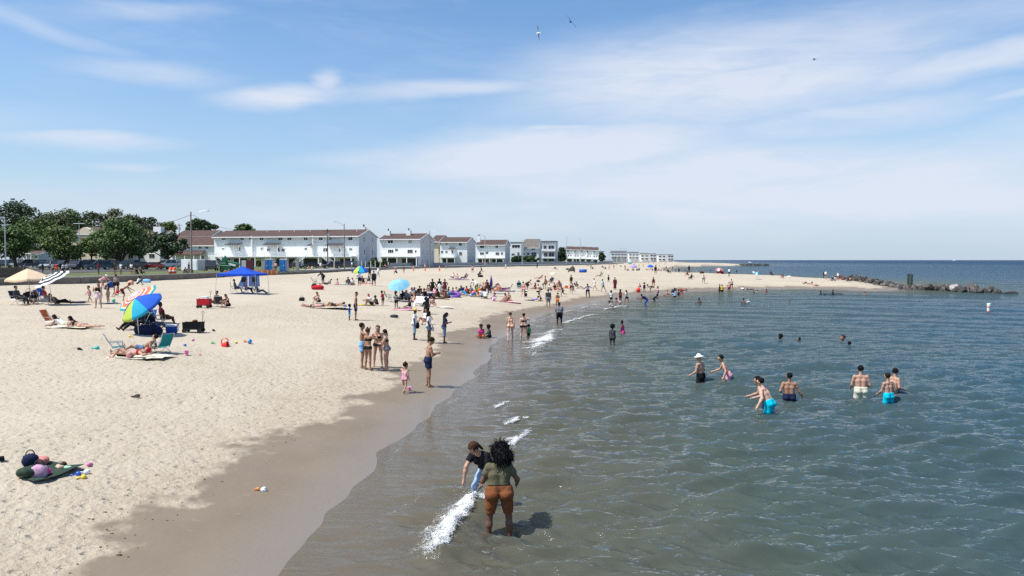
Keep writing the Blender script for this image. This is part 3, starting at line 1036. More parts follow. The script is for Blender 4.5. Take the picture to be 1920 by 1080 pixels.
for i, (a, b_, e) in enumerate(((1061, 1074, 467), (1074, 1087.5, 467.5), (1087.5, 1098, 467.5), (1098, 1110, 468), (1110, 1122, 468.5))):
 t = ('leftmost', 'second', 'middle', 'fourth', 'rightmost')[i]
 Hx = House('row_house', f'{t} of five joined white row houses with stepped brown roofs', a, b_, 505 - i * 2, e, e - 5.0, 11, 6, group='five joined row houses')
 w_ = b_ - a
 Hx.win_px(a + w_ * 0.2, e + 2, a + w_ * 0.42, e + 5)
 Hx.win_px(a + w_ * 0.25, e + 11, a + w_ * 0.48, e + 13.5)
 Hx.win_px(a + w_ * 0.62, e + 11, a + w_ * 0.82, e + 13.5)
 z = Hx.xz(a, e + 17)[1]
 Hx.deck(-Hx.L / 2 + 0.1, Hx.L / 2 - 0.1, z, 2.5, post_every=3.0)
FARH = [(1123, 1133, 560, 473, 470.5, M_white, M_roofd, 'small white house right of the five row houses'),
  (1146, 1176, 640, 474.5, 470.2, M_grey, M_roofd, 'wide grey house with a long dark roof and decks'),
  (1179, 1198, 700, 475, 472.2, M_white, M_roofd, 'white house with dark upper storey'),
  (1201, 1217, 760, 477, 474.2, M_white, M_roofg, 'white house with broad pale front near the dune'),
  (1219, 1231, 800, 476.5, 475.0, M_grey, M_roofd, 'grey house with dark glass front'),
  (1234, 1249, 850, 478.5, 476.8, M_white, M_roofd, 'pale low house second from the end of the row'),
  (1252, 1263, 900, 478, 476.5, M_grey, M_roofd, 'last small grey house at the end of the row')]
for a, b_, Yh, e, r, wm, rm, lb_ in FARH:
 Hx = House('far_house', lb_, a, b_, Yh, e, r, 13, 5, wall=wm, roof=rm, group='far houses along the shore')
 w_ = b_ - a
 nn = max(2, int(w_ / 6))
 for i in range(nn):
  Hx.win_px(a + w_ * (i + 0.2) / nn, e + 2.0, a + w_ * (i + 0.75) / nn, e + 4.5)
  Hx.win_px(a + w_ * (i + 0.2) / nn, e + 7.0, a + w_ * (i + 0.7) / nn, e + 9.5)
 z = Hx.xz(a, e + 6)[1]
 Hx.deck(-Hx.L / 2 + 0.2, Hx.L / 2 - 0.2, z, 2.2, post_every=4.0, under=False)
# --- cream gabled house and brown-roofed wing on the left, behind the trees
HL = House('cream_house', 'cream gabled house behind the parked cars and street trees', 133, 193, 250, 437, 425.5, 12, 12, wall=M_cream)
# its gable faces the street: turn the ridge by building a front gable as a part
xg0, zg = HL.xz(146, 436)
xg1, _ = HL.xz(192, 436)
mb = MB().prism([(xg0, HL.He - 1.5), (xg1, HL.He - 1.5), (xg1, zg), ((xg0 * 0.7 + xg1 * 0.3), HL.xz(160, 426)[1]), (xg0, zg)], 'y', -0.6, 1.0)
mb.build('front_gable', M_cream, HL.root)
HL.win_px(173.5, 440.5, 177, 447.5, 0, y=-0.6)
HL.win_px(178, 440.5, 181, 447.5, 0, y=-0.6)
HM = House('brown_roof_house', 'long brown roofed row house with white chimney behind the trees', 190, 300, 262, 448, 432, 12, 12)
HM.chimney(283, 425, 3.0, 2.0, flue=False)
for i in range(5):
 HM.win_px(200 + i * 20, 452, 208 + i * 20, 459)
 HM.win_px(200 + i * 20, 476, 210 + i * 20, 484)
HN = House('brown_roof_house', 'two tiered brown roofed wing left of the longest white house', 318, 402, 238, 457.5, 443, 9, 12)
for a in ((372.5, 460.5, 378.5, 466.5), (385, 460.5, 391, 466.5), (340, 460.5, 346, 466.5), (378.5, 480, 383, 485)):
 HN.win_px(*a)
HN2x0, z0 = HN.xz(318, 470)
HN2x1, z1 = HN.xz(386, 477)
mb = MB()
mb.add([(HN2x0, -0.1, z0), (HN2x1, -0.1, z0), (HN2x1, -2.6, z1), (HN2x0, -2.6, z1), (HN2x0, -0.1, z0 - 0.2), (HN2x1, -0.1, z0 - 0.2), (HN2x1, -2.6, z1 - 0.2), (HN2x0, -2.6, z1 - 0.2)],
  [(0, 1, 2, 3), (7, 6, 5, 4), (0, 4, 5, 1), (1, 5, 6, 2), (2, 6, 7, 3), (3, 7, 4, 0)])
mb.build('porch_roof', M_roof, HN.root)
for fx_ in (0.05, 0.3, 0.55, 0.8, 0.98):
 MB().box((HN2x0 + (HN2x1 - HN2x0) * fx_, -2.4, (z1 - 0.2) / 2), (0.2, 0.2, z1 - 0.2)).build('post', M_trim, HN.root)
HN3 = House('brown_roof_house', 'dark upper roof rising behind the two tiered wing', 330, 398, 262, 441.5, 431.5, 10, 12)
HP = House('white_cottage', 'small white cottage with porch under the left street trees', 44, 72, 200, 476, 470, 8, 10)
for i in range(3):
 HP.win_px(47 + i * 9, 478, 52 + i * 9, 484)
z = HP.xz(50, 476)[1]
MB().box((0, -1.2, z), (HP.L, 2.4, 0.2)).build('porch_roof', M_trim, HP.root)
for i in range(4):
 MB().box((-HP.L / 2 + 0.2 + (HP.L - 0.4) * i / 3, -2.2, z / 2), (0.18, 0.18, z)).build('post', M_trim, HP.root)
HW = House('white_shed', 'white peaked garden shed between the street trees', 89, 98, 215, 486, 478, 4, 10)
HW.win_px(91, 488, 93, 492, 0)
# ------------------------------------------------------------------ trees and shrubs
M_bark = mat('tree_bark', (0.075, 0.055, 0.042), 0.9, 0.3, 3.0, bump=0.5)
def leafmat(name, col):
 m = bpy.data.materials.new(name)
 m.use_nodes = True
 k = NT(m.node_tree)
 b = bsdf(m)
 g = k.new('ShaderNodeNewGeometry')
 n1 = k.noise(g.outputs['Position'], 0.7, 3, 0.6)
 rn = k.new('ShaderNodeObjectInfo')
 d = tuple(q * 0.55 for q in col)
 l = tuple(min(1, q * 1.55) for q in col)
 c_ = k.ramp(n1, [(0.3, d), (0.5, col), (0.72, l)])
 c_ = k.mix(k.math('MULTIPLY', rn.outputs['Random'], 0.25), c_, (col[0] * 1.4, col[1] * 1.1, col[2] * 0.6, 1))
 k.l.new(c_, b.inputs['Base Color'])
 b.inputs['Roughness'].default_value = 0.6
 b.inputs['Specular IOR Level'].default_value = 0.25
 b.inputs['Transmission Weight'].default_value = 0.0
 b.inputs['Subsurface Weight'].default_value = 0.0
 return m
LEAF = {'mid': leafmat('leaves_mid', (0.075, 0.125, 0.036)), 'dark': leafmat('leaves_dark', (0.042, 0.072, 0.032)),
  'light': leafmat('leaves_light', (0.11, 0.16, 0.045)), 'olive': leafmat('leaves_olive', (0.10, 0.115, 0.055))}
def crown_mesh(name, w_, d_, h_, nclump, nleaf, leaf, seed, gap=0.0):
 r = np.random.default_rng(seed)
 vs = []
 cs = []
 for i in range(nclump):
  t = r.uniform(0, 2 * math.pi)
  z = r.uniform(-0.85, 0.95)
  q = math.sqrt(max(0.0, 1 - abs(z) ** 2.2)) * r.uniform(0.25, 0.85)
  cs.append((q * math.cos(t) * w_ / 2 * 1.05, q * math.sin(t) * d_ / 2, z * h_ / 2 * 0.88, r.uniform(0.13, 0.25) * min(w_, h_)))
 per = nleaf // nclump
 for cx, cy, cz, cr in cs:
  n_ = int(per * r.uniform(0.7, 1.3) * 1.5)
  dv = r.normal(size=(n_, 3))
  dv /= np.linalg.norm(dv, axis=1)[:, None]
  rad = cr * r.uniform(0.35, 1.08, n_) ** 0.6
  p = np.array([cx, cy, cz]) + dv * rad[:, None] * np.array([1.1, 1.1, 0.75])
  nn = dv * 0.7 + r.normal(size=(n_, 3)) * 0.6 + np.array([0, 0, 0.35])
  nn /= np.linalg.norm(nn, axis=1)[:, None]
  u = np.cross(nn, r.normal(size=(n_, 3)))
  u /= np.linalg.norm(u, axis=1)[:, None]
  v = np.cross(nn, u)
  s = leaf * r.uniform(0.55, 1.25, n_)[:, None]
  vs.append(np.stack([p - u * s - v * s * 0.5, p + u * s * 0.3 - v * s * 0.75, p + u * s, p + v * s * 0.8 - u * s * 0.1], 1).reshape(-1, 3))
 V = np.concatenate(vs)
 Fq = np.arange(len(V)).reshape(-1, 4)
 return mesh_np(name, V, Fq), cs
def tree(label, px, base_py, Yd, top_py, wpx, bot_py, col, seed, name='tree', nleaf=2600, leaf=None, trunk=True, bz=None, group=None, cat='tree'):
 b_ = at_y(px, base_py, Yd)
 z0 = (b_.z if bz is None else bz)
 top = at_y(px, top_py, Yd).z
 bot = at_y(px, bot_py, Yd).z
 w_ = wpx * Yd / FPX
 h_ = top - bot
 root = empty(name, (b_.x, Yd, z0))
 tag(root, label, cat, group)
 leaf = leaf or max(0.22, Yd * 0.0014)
 nc = 44 if h_ > 3 else 16
 me_, cs = crown_mesh('crown', w_, w_ * 0.9, h_, nc, nleaf, leaf, seed)
 link('crown', me_, LEAF[col], root, loc=(0, 0, (top + bot) / 2 - z0))
 if trunk:
  r = random.Random(seed)
  mb = MB()
  H = (top + bot) / 2 - z0
  tr_ = max(0.14, w_ * 0.028)
  p0 = Vector((0, 0, -0.2))
  fk = Vector((r.uniform(-0.3, 0.3), 0, max(0.8, (bot - z0) * 0.75)))
  mb.tube(p0, fk, tr_ * 1.25, tr_ * 0.9, 7)
  for cx, cy, cz, cr in cs[:11]:
   tip = Vector((cx, cy, H + cz))
   mid = fk.lerp(tip, 0.5) + Vector((r.uniform(-0.3, 0.3), r.uniform(-0.3, 0.3), 0.15 * h_ * 0.3))
   mb.tube(fk, mid, tr_ * 0.6, tr_ * 0.34, 5)
   mb.tube(mid, tip, tr_ * 0.34, tr_ * 0.1, 4)
  mb.build('trunk', M_bark, root, fix=False)
 return root
GS = 'street trees by the car park'
tree('leafy street tree at the left edge of the picture', 30, 502, 150, 428, 92, 484, 'mid', 1, group=GS, nleaf=4200)
tree('bright green street tree left of the cream house', 116, 503, 158, 424, 88, 489, 'light', 2, group=GS, nleaf=4200)
tree('smallest street tree in front of the cream house', 173, 500, 176, 447, 56, 476, 'light', 3, group=GS)
tree('tallest street tree right of the cream house, with thin top', 228, 505, 162, 411, 96, 492, 'mid', 4, group=GS, nleaf=4600)
tree('dark round street tree with visible forked trunk by the trailer', 314, 505, 160, 439, 92, 481, 'dark', 5, group=GS, nleaf=3800)
GB = 'trees behind the houses'
tree('big dark tree crown at the far left skyline', 22, 500, 290, 378, 118, 470, 'dark', 11, group=GB, nleaf=5200)
tree('dark green tree behind the bright street tree', 100, 500, 300, 402, 90, 470, 'olive', 12, group=GB, nleaf=3600)
tree('rounded tree topping the skyline above the cream house', 128, 500, 310, 395, 84, 466, 'mid', 13, group=GB, nleaf=3200)
tree('grey green tree right of the rounded skyline tree', 180, 500, 320, 399, 90, 460, 'olive', 14, group=GB, nleaf=3200)
tree('thin twiggy tree standing highest behind the tallest street tree', 218, 500, 330, 391, 44, 450, 'olive', 15, group=GB, nleaf=900)
tree('olive tree behind the long brown roof', 245, 500, 320, 403, 56, 450, 'olive', 16, group=GB, nleaf=2000)
tree('dark low crowned tree left of the white chimney', 278, 500, 340, 408, 50, 445, 'dark', 17, group=GB, nleaf=2200)
tree('small pale tree right of the white chimney', 317, 500, 330, 415, 30, 445, 'light', 18, group=GB, nleaf=1200)
tree('loose dark tree right behind the tall lamp post', 374, 500, 330, 412, 68, 446, 'dark', 19, group=GB, nleaf=3000)
tree('tree top just showing over the long white house', 461, 500, 330, 420.5, 40, 445, 'mid', 20, group=GB, nleaf=1500)
tree('broad green tree behind the white cottage', 62, 500, 240, 408, 96, 488, 'mid', 23, group=GB, nleaf=3600)
tree('green tree filling the gap left of the tallest street tree', 200, 500, 230, 424, 60, 486, 'mid', 24, group=GB, nleaf=2200)
tree('green tree behind the tallest street tree', 262, 500, 250, 415, 62, 482, 'olive', 25, group=GB, nleaf=2200)
tree('slim dark tree between the tall grey house and the row houses', 1053, 493, 440, 463, 18, 490, 'dark', 21, nleaf=1200)
tree('small tree right of the five row houses', 1128, 492, 540, 474, 12, 490, 'dark', 22, nleaf=900)
HB = dict(trunk=False, cat='bush')
tree('dark green hedge at the right end of the long white house', 708, 501, 214, 484, 52, 501, 'dark', 31, 'hedge', 2600, **HB)
tree('rounded green bush left of the blue toilets', 487, 500, 160, 486.5, 18, 500, 'light', 32, 'bush', 1200, **HB)
tree('left dark shrub before the grey brown roofed house', 970, 494, 365, 479, 24, 494, 'dark', 33, 'shrub', 1100, **HB)
tree('right dark shrub before the grey brown roofed house', 995, 494, 362, 480, 34, 494, 'dark', 34, 'shrub', 1300, **HB)
tree('low green shrubs below the bright street tree', 90, 500, 185, 490, 40, 501, 'mid', 35, 'shrub', 900, **HB)
# ------------------------------------------------------------------ cars
M_tyre = mat('tyre_rubber', (0.02, 0.02, 0.02), 0.85)
M_rim = mat('wheel_alloy', (0.45, 0.45, 0.46), 0.35, metal=0.8)
M_lamp = mat('headlight_glass', (0.75, 0.76, 0.78), 0.15)
M_tail = mat('tail_light', (0.35, 0.02, 0.02), 0.3)
M_bump = mat('black_trim', (0.03, 0.03, 0.032), 0.6)
CARCOL = {}
def carpaint(c):
 if c not in CARCOL:
  m = mat(f'car_paint_{len(CARCOL)}', c, 0.28, 0.04, 1.0, spec=0.5)
  bsdf(m).inputs['Coat Weight'].default_value = 0.4
  CARCOL[c] = m
 return CARCOL[c]
def car_proto(kind):
 """local x forward, y left, z up"""
 if kind == 'sedan':
  L, W_, low = 4.6, 1.78, [(-2.3, 0.32), (-2.28, 0.85), (-1.95, 0.98), (-1.2, 1.0), (0.9, 0.98), (2.05, 0.80), (2.28, 0.62), (2.3, 0.32)]
  cab = [(-1.75, 0.97), (-1.05, 1.40), (0.15, 1.43), (1.05, 0.96)]
 elif kind == 'suv':
  L, W_, low = 4.7, 1.9, [(-2.35, 0.38), (-2.33, 1.0), (-2.25, 1.08), (0.95, 1.08), (2.1, 0.98), (2.33, 0.78), (2.35, 0.38)]
  cab = [(-2.28, 1.06), (-2.0, 1.72), (0.25, 1.76), (1.15, 1.05)]
 elif kind == 'van':
  L, W_, low = 4.9, 1.95, [(-2.45, 0.35), (-2.43, 1.05), (1.3, 1.08), (2.2, 0.92), (2.43, 0.75), (2.45, 0.35)]
  cab = [(-2.42, 1.04), (-2.32, 1.85), (0.5, 1.88), (1.7, 1.02)]
 else:
  L, W_, low = 5.4, 1.95, [(-2.7, 0.45), (-2.7, 1.08), (1.2, 1.1), (2.5, 1.05), (2.68, 0.85), (2.7, 0.45)]
  cab = [(-0.75, 1.08), (-0.6, 1.78), (0.75, 1.8), (1.45, 1.08)]
 d = {'W': W_, 'L': L}
 d['body'] = MB().prism(low, 'y', -W_ / 2, W_ / 2).mesh('body', bevel=0.07, seg=2)
 wi = 0.10
 vs = []
 for s in (-1, 1):
  for i, (x, z) in enumerate(cab):
   yy = (W_ / 2 - (0.03 if i in (0, 3) else wi + 0.06)) * s
   vs.append((x, yy, z))
 d['glasshouse'] = MB().add(vs, [(0, 1, 2, 3), (7, 6, 5, 4), (0, 4, 5, 1), (1, 5, 6, 2), (2, 6, 7, 3), (3, 7, 4, 0)]).mesh('glasshouse', bevel=0.03)
 mb = MB()
 xa, xb = cab[1][0], cab[2][0]
 mb.box(((xa + xb) / 2, 0, cab[1][1] + 0.03), (xb - xa + 0.12, W_ - 0.28, 0.07))
 for s in (-1, 1):      # pillars
  for (p, q) in ((cab[0], cab[1]), (cab[3], cab[2]), (((cab[0][0] + cab[3][0]) / 2, cab[0][1]), ((xa + xb) / 2, cab[1][1]))):
   mb.tube((p[0], s * (W_ / 2 - 0.025), p[1]), (q[0], s * (W_ / 2 - wi - 0.045), q[1]), 0.05, n=4)
 d['roof'] = mb.mesh('roof')
 r = 0.33 if kind == 'sedan' else 0.37
 d['r'] = r
 d['tyre'] = MB().tube((0, -0.11, 0), (0, 0.11, 0), r, n=12).mesh('tyre', bevel=0.03)
 d['rim'] = MB().tube((0, -0.118, 0), (0, 0.118, 0), r * 0.62, n=10).mesh('rim')
 d['lamp'] = MB().box((0, 0, 0), (0.08, 0.38, 0.16)).mesh('headlight', bevel=0.03)
 d['bumper'] = MB().box((0, 0, 0), (0.12, W_ * 0.94, 0.22)).mesh('bumper', bevel=0.04)
 d['wx'] = L * 0.31
 return d
CP_ = {k_: car_proto(k_) for k_ in ('sedan', 'suv', 'van', 'pickup')}
def car(label, px, base_py, kind, colr, heading, Yd, group='cars parked behind the lawn', name=None):
 p = at_y(px, base_py, Yd)
 z = 2.95 if Yd > 150 else 2.72
 z = min(z, p.z) if False else max(2.62, min(3.0, p.z))
 d = CP_[kind]
 root = empty(name or {'sedan': 'parked_car', 'suv': 'parked_suv', 'van': 'parked_van', 'pickup': 'pickup_truck'}[kind], (p.x, Yd, z), math.radians(heading))
 tag(root, label, 'truck' if kind == 'pickup' else 'car', group)
 pm = carpaint(colr)
 bo = link('body', d['body'], pm, root)
 link('glasshouse', d['glasshouse'], M_glass, root)
 link('roof', d['roof'], pm, root)
 L = d['L']
 for s in (-1, 1):
  for x in (-d['wx'], d['wx']):
   wh = link('wheel', d['tyre'], M_tyre, root, loc=(x, s * (d['W'] / 2 - 0.1), d['r']))
   link('rim', d['rim'], M_rim, wh)
  link('headlight', d['lamp'], M_lamp, bo, loc=(L / 2 - 0.10, s * d['W'] * 0.34, 0.70))
  link('tail_light', d['lamp'], M_tail, bo, loc=(-L / 2 + 0.03, s * d['W'] * 0.36, 0.82))
 link('bumper', d['bumper'], M_bump, bo, loc=(L / 2 - 0.02, 0, 0.45))
 link('bumper', d['bumper'], M_bump, bo, loc=(-L / 2 + 0.02, 0, 0.45))
 return root
BLK, NAVY, SIL, WHT, RED, TEAL, GRY, CHAR = (0.018, 0.018, 0.02), (0.022, 0.03, 0.06), (0.42, 0.44, 0.46), (0.72, 0.73, 0.73), (0.22, 0.015, 0.02), (0.05, 0.085, 0.10), (0.16, 0.17, 0.18), (0.05, 0.052, 0.058)
CARS = [('black car at the far left edge behind the board fence', 8, 500, 'suv', BLK, -60, 165), ('white back of a van behind the board fence', 34, 499, 'van', WHT, 100, 172),
  ('dark navy pickup beside the white van', 57, 502, 'pickup', NAVY, 200, 160), ('black car half hidden behind the navy pickup', 68, 495, 'suv', BLK, 180, 190),
  ('silver sedan facing the beach with pale windscreen', 87, 504, 'sedan', SIL, -70, 150), ('dark suv right of the silver sedan', 118, 504, 'suv', CHAR, -100, 152),
  ('navy suv facing the beach beside the bright street tree', 142, 505, 'suv', NAVY, -80, 150), ('grey pickup with white front wing', 160, 505, 'pickup', GRY, -125, 152),
  ('teal grey suv behind the person in red', 184, 506, 'suv', TEAL, -140, 150), ('black suv right of the teal one', 210, 503, 'suv', BLK, -100, 160),
  ('dark teal suv behind the tallest street tree trunk', 239, 504, 'suv', TEAL, 170, 155), ('white sedan left of the dark red one', 263, 502, 'sedan', WHT, -160, 160),
  ('black sedan before the white one', 254, 505, 'sedan', BLK, 180, 150), ('dark red sedan parked sideways', 285, 505, 'sedan', RED, 180, 152),
  ('white suv under the round dark tree', 310, 502, 'suv', WHT, -110, 158), ('silver car left of the white trailer', 327, 500, 'sedan', SIL, 170, 165),
  ('white van roof in the second row left of the cream wall', 152, 494, 'van', WHT, 180, 196), ('white van in the second row before the cream wall', 172, 493, 'van', WHT, 170, 198),
  ('black suv in the second row before the cream wall', 190, 494, 'suv', BLK, 180, 197), ('white car in the second row right of the cream wall', 214, 493, 'suv', WHT, 175, 198),
  ('grey van in the second row near the left tree', 110, 494, 'van', GRY, 180, 192), ('black sedan in the second row behind the silver sedan', 92, 494, 'sedan', BLK, 180, 192),
  ('silver suv under the left end of the long deck', 403, 502, 'suv', SIL, -100, 180), ('black truck with red front beside the trailer', 396, 508, 'suv', BLK, -75, 126),
  ('black sedan parked under the deck stairs', 583, 503, 'sedan', BLK, -160, 186), ('black suv parked before the long deck', 622, 505, 'suv', BLK, -150, 182),
  ('black suv at the right end of the deck', 652, 502, 'suv', CHAR, 170, 196), ('dark sedan between the blue toilets and the stairs', 552, 503, 'sedan', NAVY, 170, 188)]
for c_ in CARS:
 car(*c_)
# ------------------------------------------------------------------ lamps, poles, wires
M_pole = mat('weathered_pole', (0.22, 0.20, 0.17), 0.85, 0.2, 2.0)
M_wood = mat('dark_pole_wood', (0.085, 0.07, 0.055), 0.9, 0.25, 2.0)
M_galv = mat('galvanised_steel', (0.50, 0.51, 0.52), 0.45, 0.1, 3.0, metal=0.5)
def street_lamp(label, px, base_py, top_py, Yd, arm_px, arm_py, m=None, base=2.65):
 b_ = at_y(px, base_py, Yd)
 top = at_y(px, top_py, Yd).z
 tip = at_y(arm_px, arm_py, Yd)
 root = empty('street_lamp', (b_.x, Yd, base))
 tag(root, label, 'street lamp', 'street lamps along the promenade')
 H = top - base
 MB().tube((0, 0, -0.3), (0, 0, H), 0.16, 0.10, 8).build('pole', m or M_pole, root)
 dx = tip.x - b_.x
 zt = tip.z - base
 s = 1 if dx > 0 else -1
 mb = MB()
 mb.path([(0, 0, H - 0.6), (dx * 0.45, 0, H - 0.6 + (zt - H + 0.6) * 0.75), (dx * 0.75, 0, zt + 0.02), (dx * 0.86, 0, zt)], 0.05, 5)
 mb.build('arm', M_galv, root)
 MB().add([(dx * 0.84, -0.14, zt - 0.05), (dx * 0.84, 0.14, zt - 0.05), (dx + s * 0.1, 0.18, zt - 0.08), (dx + s * 0.1, -0.18, zt - 0.08),
    (dx * 0.84, -0.1, zt + 0.10), (dx * 0.84, 0.1, zt + 0.10), (dx, 0.12, zt + 0.14), (dx, -0.12, zt + 0.14)],
    [(0, 1, 2, 3), (7, 6, 5, 4), (0, 4, 5, 1), (1, 5, 6, 2), (2, 6, 7, 3), (3, 7, 4, 0)]).build('lamp_head', M_galv, root, bevel=0.03)
 return root
street_lamp('tallest lamp post rising beside the white trailer', 359.5, 512, 397, 117, 391, 395.5)
street_lamp('lamp post before the long white house, arm pointing left', 646, 505, 419.5, 176, 626, 416)
street_lamp('lamp post between the second and third white houses', 806, 500, 433, 242, 822, 432)
street_lamp('thin lamp post before the fourth white house', 909.5, 498, 442, 292, 899, 440, M_galv)
street_lamp('lamp post before the grey brown roofed house', 979, 495, 450, 330, 986, 449, M_galv)
street_lamp('tall lamp post left above the five row houses', 1062.5, 494, 443, 400, 1066, 444, M_galv)
street_lamp('lamp post right above the five row houses', 1088.5, 494, 447, 440, 1081, 447, M_galv)
for px, t in ((1163, 463), (1170, 464), (1175, 464), (1126, 467), (1142, 466)):
 b_ = at_y(px, 492, 600)
 mb = MB().tube((0, 0, 0), (0, 0, at_y(px, t, 600).z - 2.6), 0.16, 0.12, 6)
 o = mb.build('flag_pole', M_galv, loc=(b_.x, 600, 2.6))
 tag(o, {1163: 'left of three thin poles over the wide grey house', 1170: 'middle of three thin poles over the wide grey house', 1175: 'right of three thin poles over the wide grey house', 1126: 'thin pole above the small white house', 1142: 'thin pole left of the wide grey house'}[px], 'pole', 'far thin poles')
def utility_pole(label, px, base_py, top_py, Yd, xarm=True):
 b_ = at_y(px, base_py, Yd)
 top = at_y(px, top_py, Yd).z
 root = empty('utility_pole', (b_.x, Yd, 2.8))
 tag(root, label, 'pole', 'wooden utility poles')
 H = top - 2.8
 MB().tube((0, 0, -0.3), (0, 0, H), 0.17, 0.12, 7).build('pole', M_wood, root)
 if xarm:
  MB().box((0, 0, H - 0.6), (2.2, 0.12, 0.14)).build('cross_arm', M_wood, root)
  MB().tube((0.35, -0.2, H - 2.2), (0.35, -0.2, H - 1.3), 0.24, n=8).build('transformer', M_galv, root)
utility_pole('dark wooden pole before the long white house', 614.5, 495, 429, 210)
utility_pole('dark wooden pole behind the brown roofed wing', 337, 495, 419, 262)
root = empty('twin_lamp', (at_y(150, 500, 180).x, 180, 2.8))
tag(root, 'twin headed white lamp rising above the cream house gable', 'street lamp')
h = at_y(150, 419, 180).z - 2.8
MB().tube((0, 0, 0), (0, 0, h), 0.1, 0.07, 6).build('pole', M_galv, root)
MB().box((0, 0, h), (2.6, 0.3, 0.14)).build('lamp_head', M_trim, root)
root = empty('sign_gantry', (at_y(11, 500, 130).x, 130, 2.7))
tag(root, 'grey bracket pole against the big dark tree at far left', 'pole')
h = at_y(11, 407, 130).z - 2.7
MB().tube((0, 0, 0), (0, 0, h), 0.11, 0.09, 6).build('pole', M_galv, root)
MB().box((-1.0, 0, h - 0.05), (2.2, 0.14, 0.16)).tube((-0.9, 0, h - 0.1), (0, 0, h - 0.9), 0.05, n=5).box((0.1, 0, h - 1.3), (1.6, 0.12, 0.1)).build('bracket', M_galv, root)
def wire(label, a, b_, sag):
 pts = []
 for i in range(13):
  t = i / 12
  p = a.lerp(b_, t)
  p.z -= sag * 4 * t * (1 - t)
  pts.append(p - a)
 o = MB().path(pts, 0.03, 4).build('overhead_wire', M_bump, loc=a, fix=False)
 tag(o, label, 'wire', 'overhead wires')
tp = at_y(359.5, 402, 117)
wire('overhead wire running left from the tallest lamp post', tp, at_y(240, 421, 165), 0.9)
wire('overhead wire running right from the tallest lamp post', tp, at_y(445, 430, 205), 0.7)
wire('thin overhead wire crossing the street trees', at_y(240, 421, 165), at_y(150, 420, 180), 0.5)
# ------------------------------------------------------------------ things behind the wall
M_tw = mat('trailer_white', (0.76, 0.77, 0.78), 0.45, 0.04, 1.0)
M_tg = mat('trailer_grey', (0.45, 0.47, 0.50), 0.5, 0.06, 1.0)
p = at_y(340, 511, 121)
t = empty('box_trailer', (p.x, 121, 2.66), math.radians(-14))
tag(t, 'white box trailer with grey rear doors beside the tallest lamp post', 'trailer')
MB().box((1.5, 0.9, 1.25), (3.0, 1.9, 1.75)).build('cargo_box', M_tw, t, bevel=0.04)
for i in (0, 1):
 MB().box((3.03, 0.46 + i * 0.9, 1.22), (0.05, 0.86, 1.6)).build('rear_door', M_tg, t)
MB().box((1.5, -0.06, 1.25), (0.06, 0.02, 1.7)).build('trim_strip', M_tg, t)
MB().box((2.4, -0.07, 1.2), (0.8, 0.03, 1.5)).build('side_door', M_tw, t)
for x in (1.1, 1.9):
 wv_ = link('wheel', CP_['sedan']['tyre'], M_tyre, t, loc=(x, -0.02, 0.33))
 link('rim', CP_['sedan']['rim'], M_rim, wv_)
MB().tube((0, 0.9, 0.45), (-1.2, 0.9, 0.45), 0.06, n=6).build('hitch', M_bump, t)
M_gm = mat('machine_green', (0.015, 0.13, 0.055), 0.4, 0.1, 2.0)
p = at_y(431, 511, 128)
t = empty('green_machine', (p.x, 128, 2.66))
tag(t, 'dark green wheeled machine with slanted boom and white panel', 'machine')
MB().box((-0.5, 0, 0.75), (1.9, 1.4, 0.8)).box((-0.9, 0, 1.3), (0.9, 1.2, 0.5)).build('chassis', M_gm, t, bevel=0.05)
MB().box((-0.75, 0, 2.0), (0.7, 0.9, 0.9)).lathe([(0.18, 2.4), (0.22, 2.6), (0.05, 2.85)], 8, (-0.75, 0, 0)).build('cab', M_gm, t, bevel=0.06)
mb = MB()
mb.prism([(-0.2, 1.9), (1.5, 1.5), (1.55, 1.25), (1.3, 0.75), (0.9, 0.7), (-0.2, 1.6)], 'y', -0.5, 0.5)
mb.build('boom', M_gm, t, bevel=0.05)
MB().prism([(0.1, 1.55), (1.25, 1.25), (1.1, 0.95), (0.15, 1.2)], 'y', -0.54, -0.51).build('side_panel', M_tw, t)
for x in (-1.1, 0.1, 1.0):
 w__ = link('wheel', CP_['suv']['tyre'], M_tyre, t, loc=(x, -0.72, 0.37))
 link('rim', CP_['suv']['rim'], M_rim, w__)
p = at_y(462, 502, 150)
t = empty('storage_container', (p.x, 150, 2.7))
tag(t, 'small storage container with grey door and maroon side', 'container')
MB().box((0.55, 0.5, 1.0), (1.1, 1.4, 2.0)).build('container_body', mat('maroon_paint', (0.10, 0.018, 0.025), 0.6), t)
MB().box((-0.45, 0.45, 1.0), (0.85, 1.3, 1.9)).build('door_panel', M_tg, t)
M_toi = mat('toilet_blue', (0.02, 0.15, 0.42), 0.45, 0.08, 2.0)
for px, lb_ in ((500, 'left edge blue portable toilet partly behind a concrete pillar'), (510, 'blue portable toilet between the first two concrete pillars'), (531, 'blue portable toilet right of the second concrete pillar')):
 p = at_y(px, 509, 141)
 t = empty('portable_toilet', (p.x, 141, 2.62))
 tag(t, lb_, 'toilet', 'blue portable toilets')
 MB().box((0, 0, 1.05), (1.1, 1.1, 2.1)).build('cabin', M_toi, t, bevel=0.04)
 MB().prism([(-0.6, 2.08), (0.6, 2.08), (0.35, 2.3), (-0.35, 2.3)], 'y', -0.6, 0.6).build('roof', M_tg, t, bevel=0.03)
 dd = MB().box((0, -0.57, 1.05), (0.75, 0.04, 1.85)).build('door', M_toi, t, bevel=0.015)
 MB().box((0.28, -0.61, 1.05), (0.08, 0.05, 0.18)).build('handle', M_trim, dd)
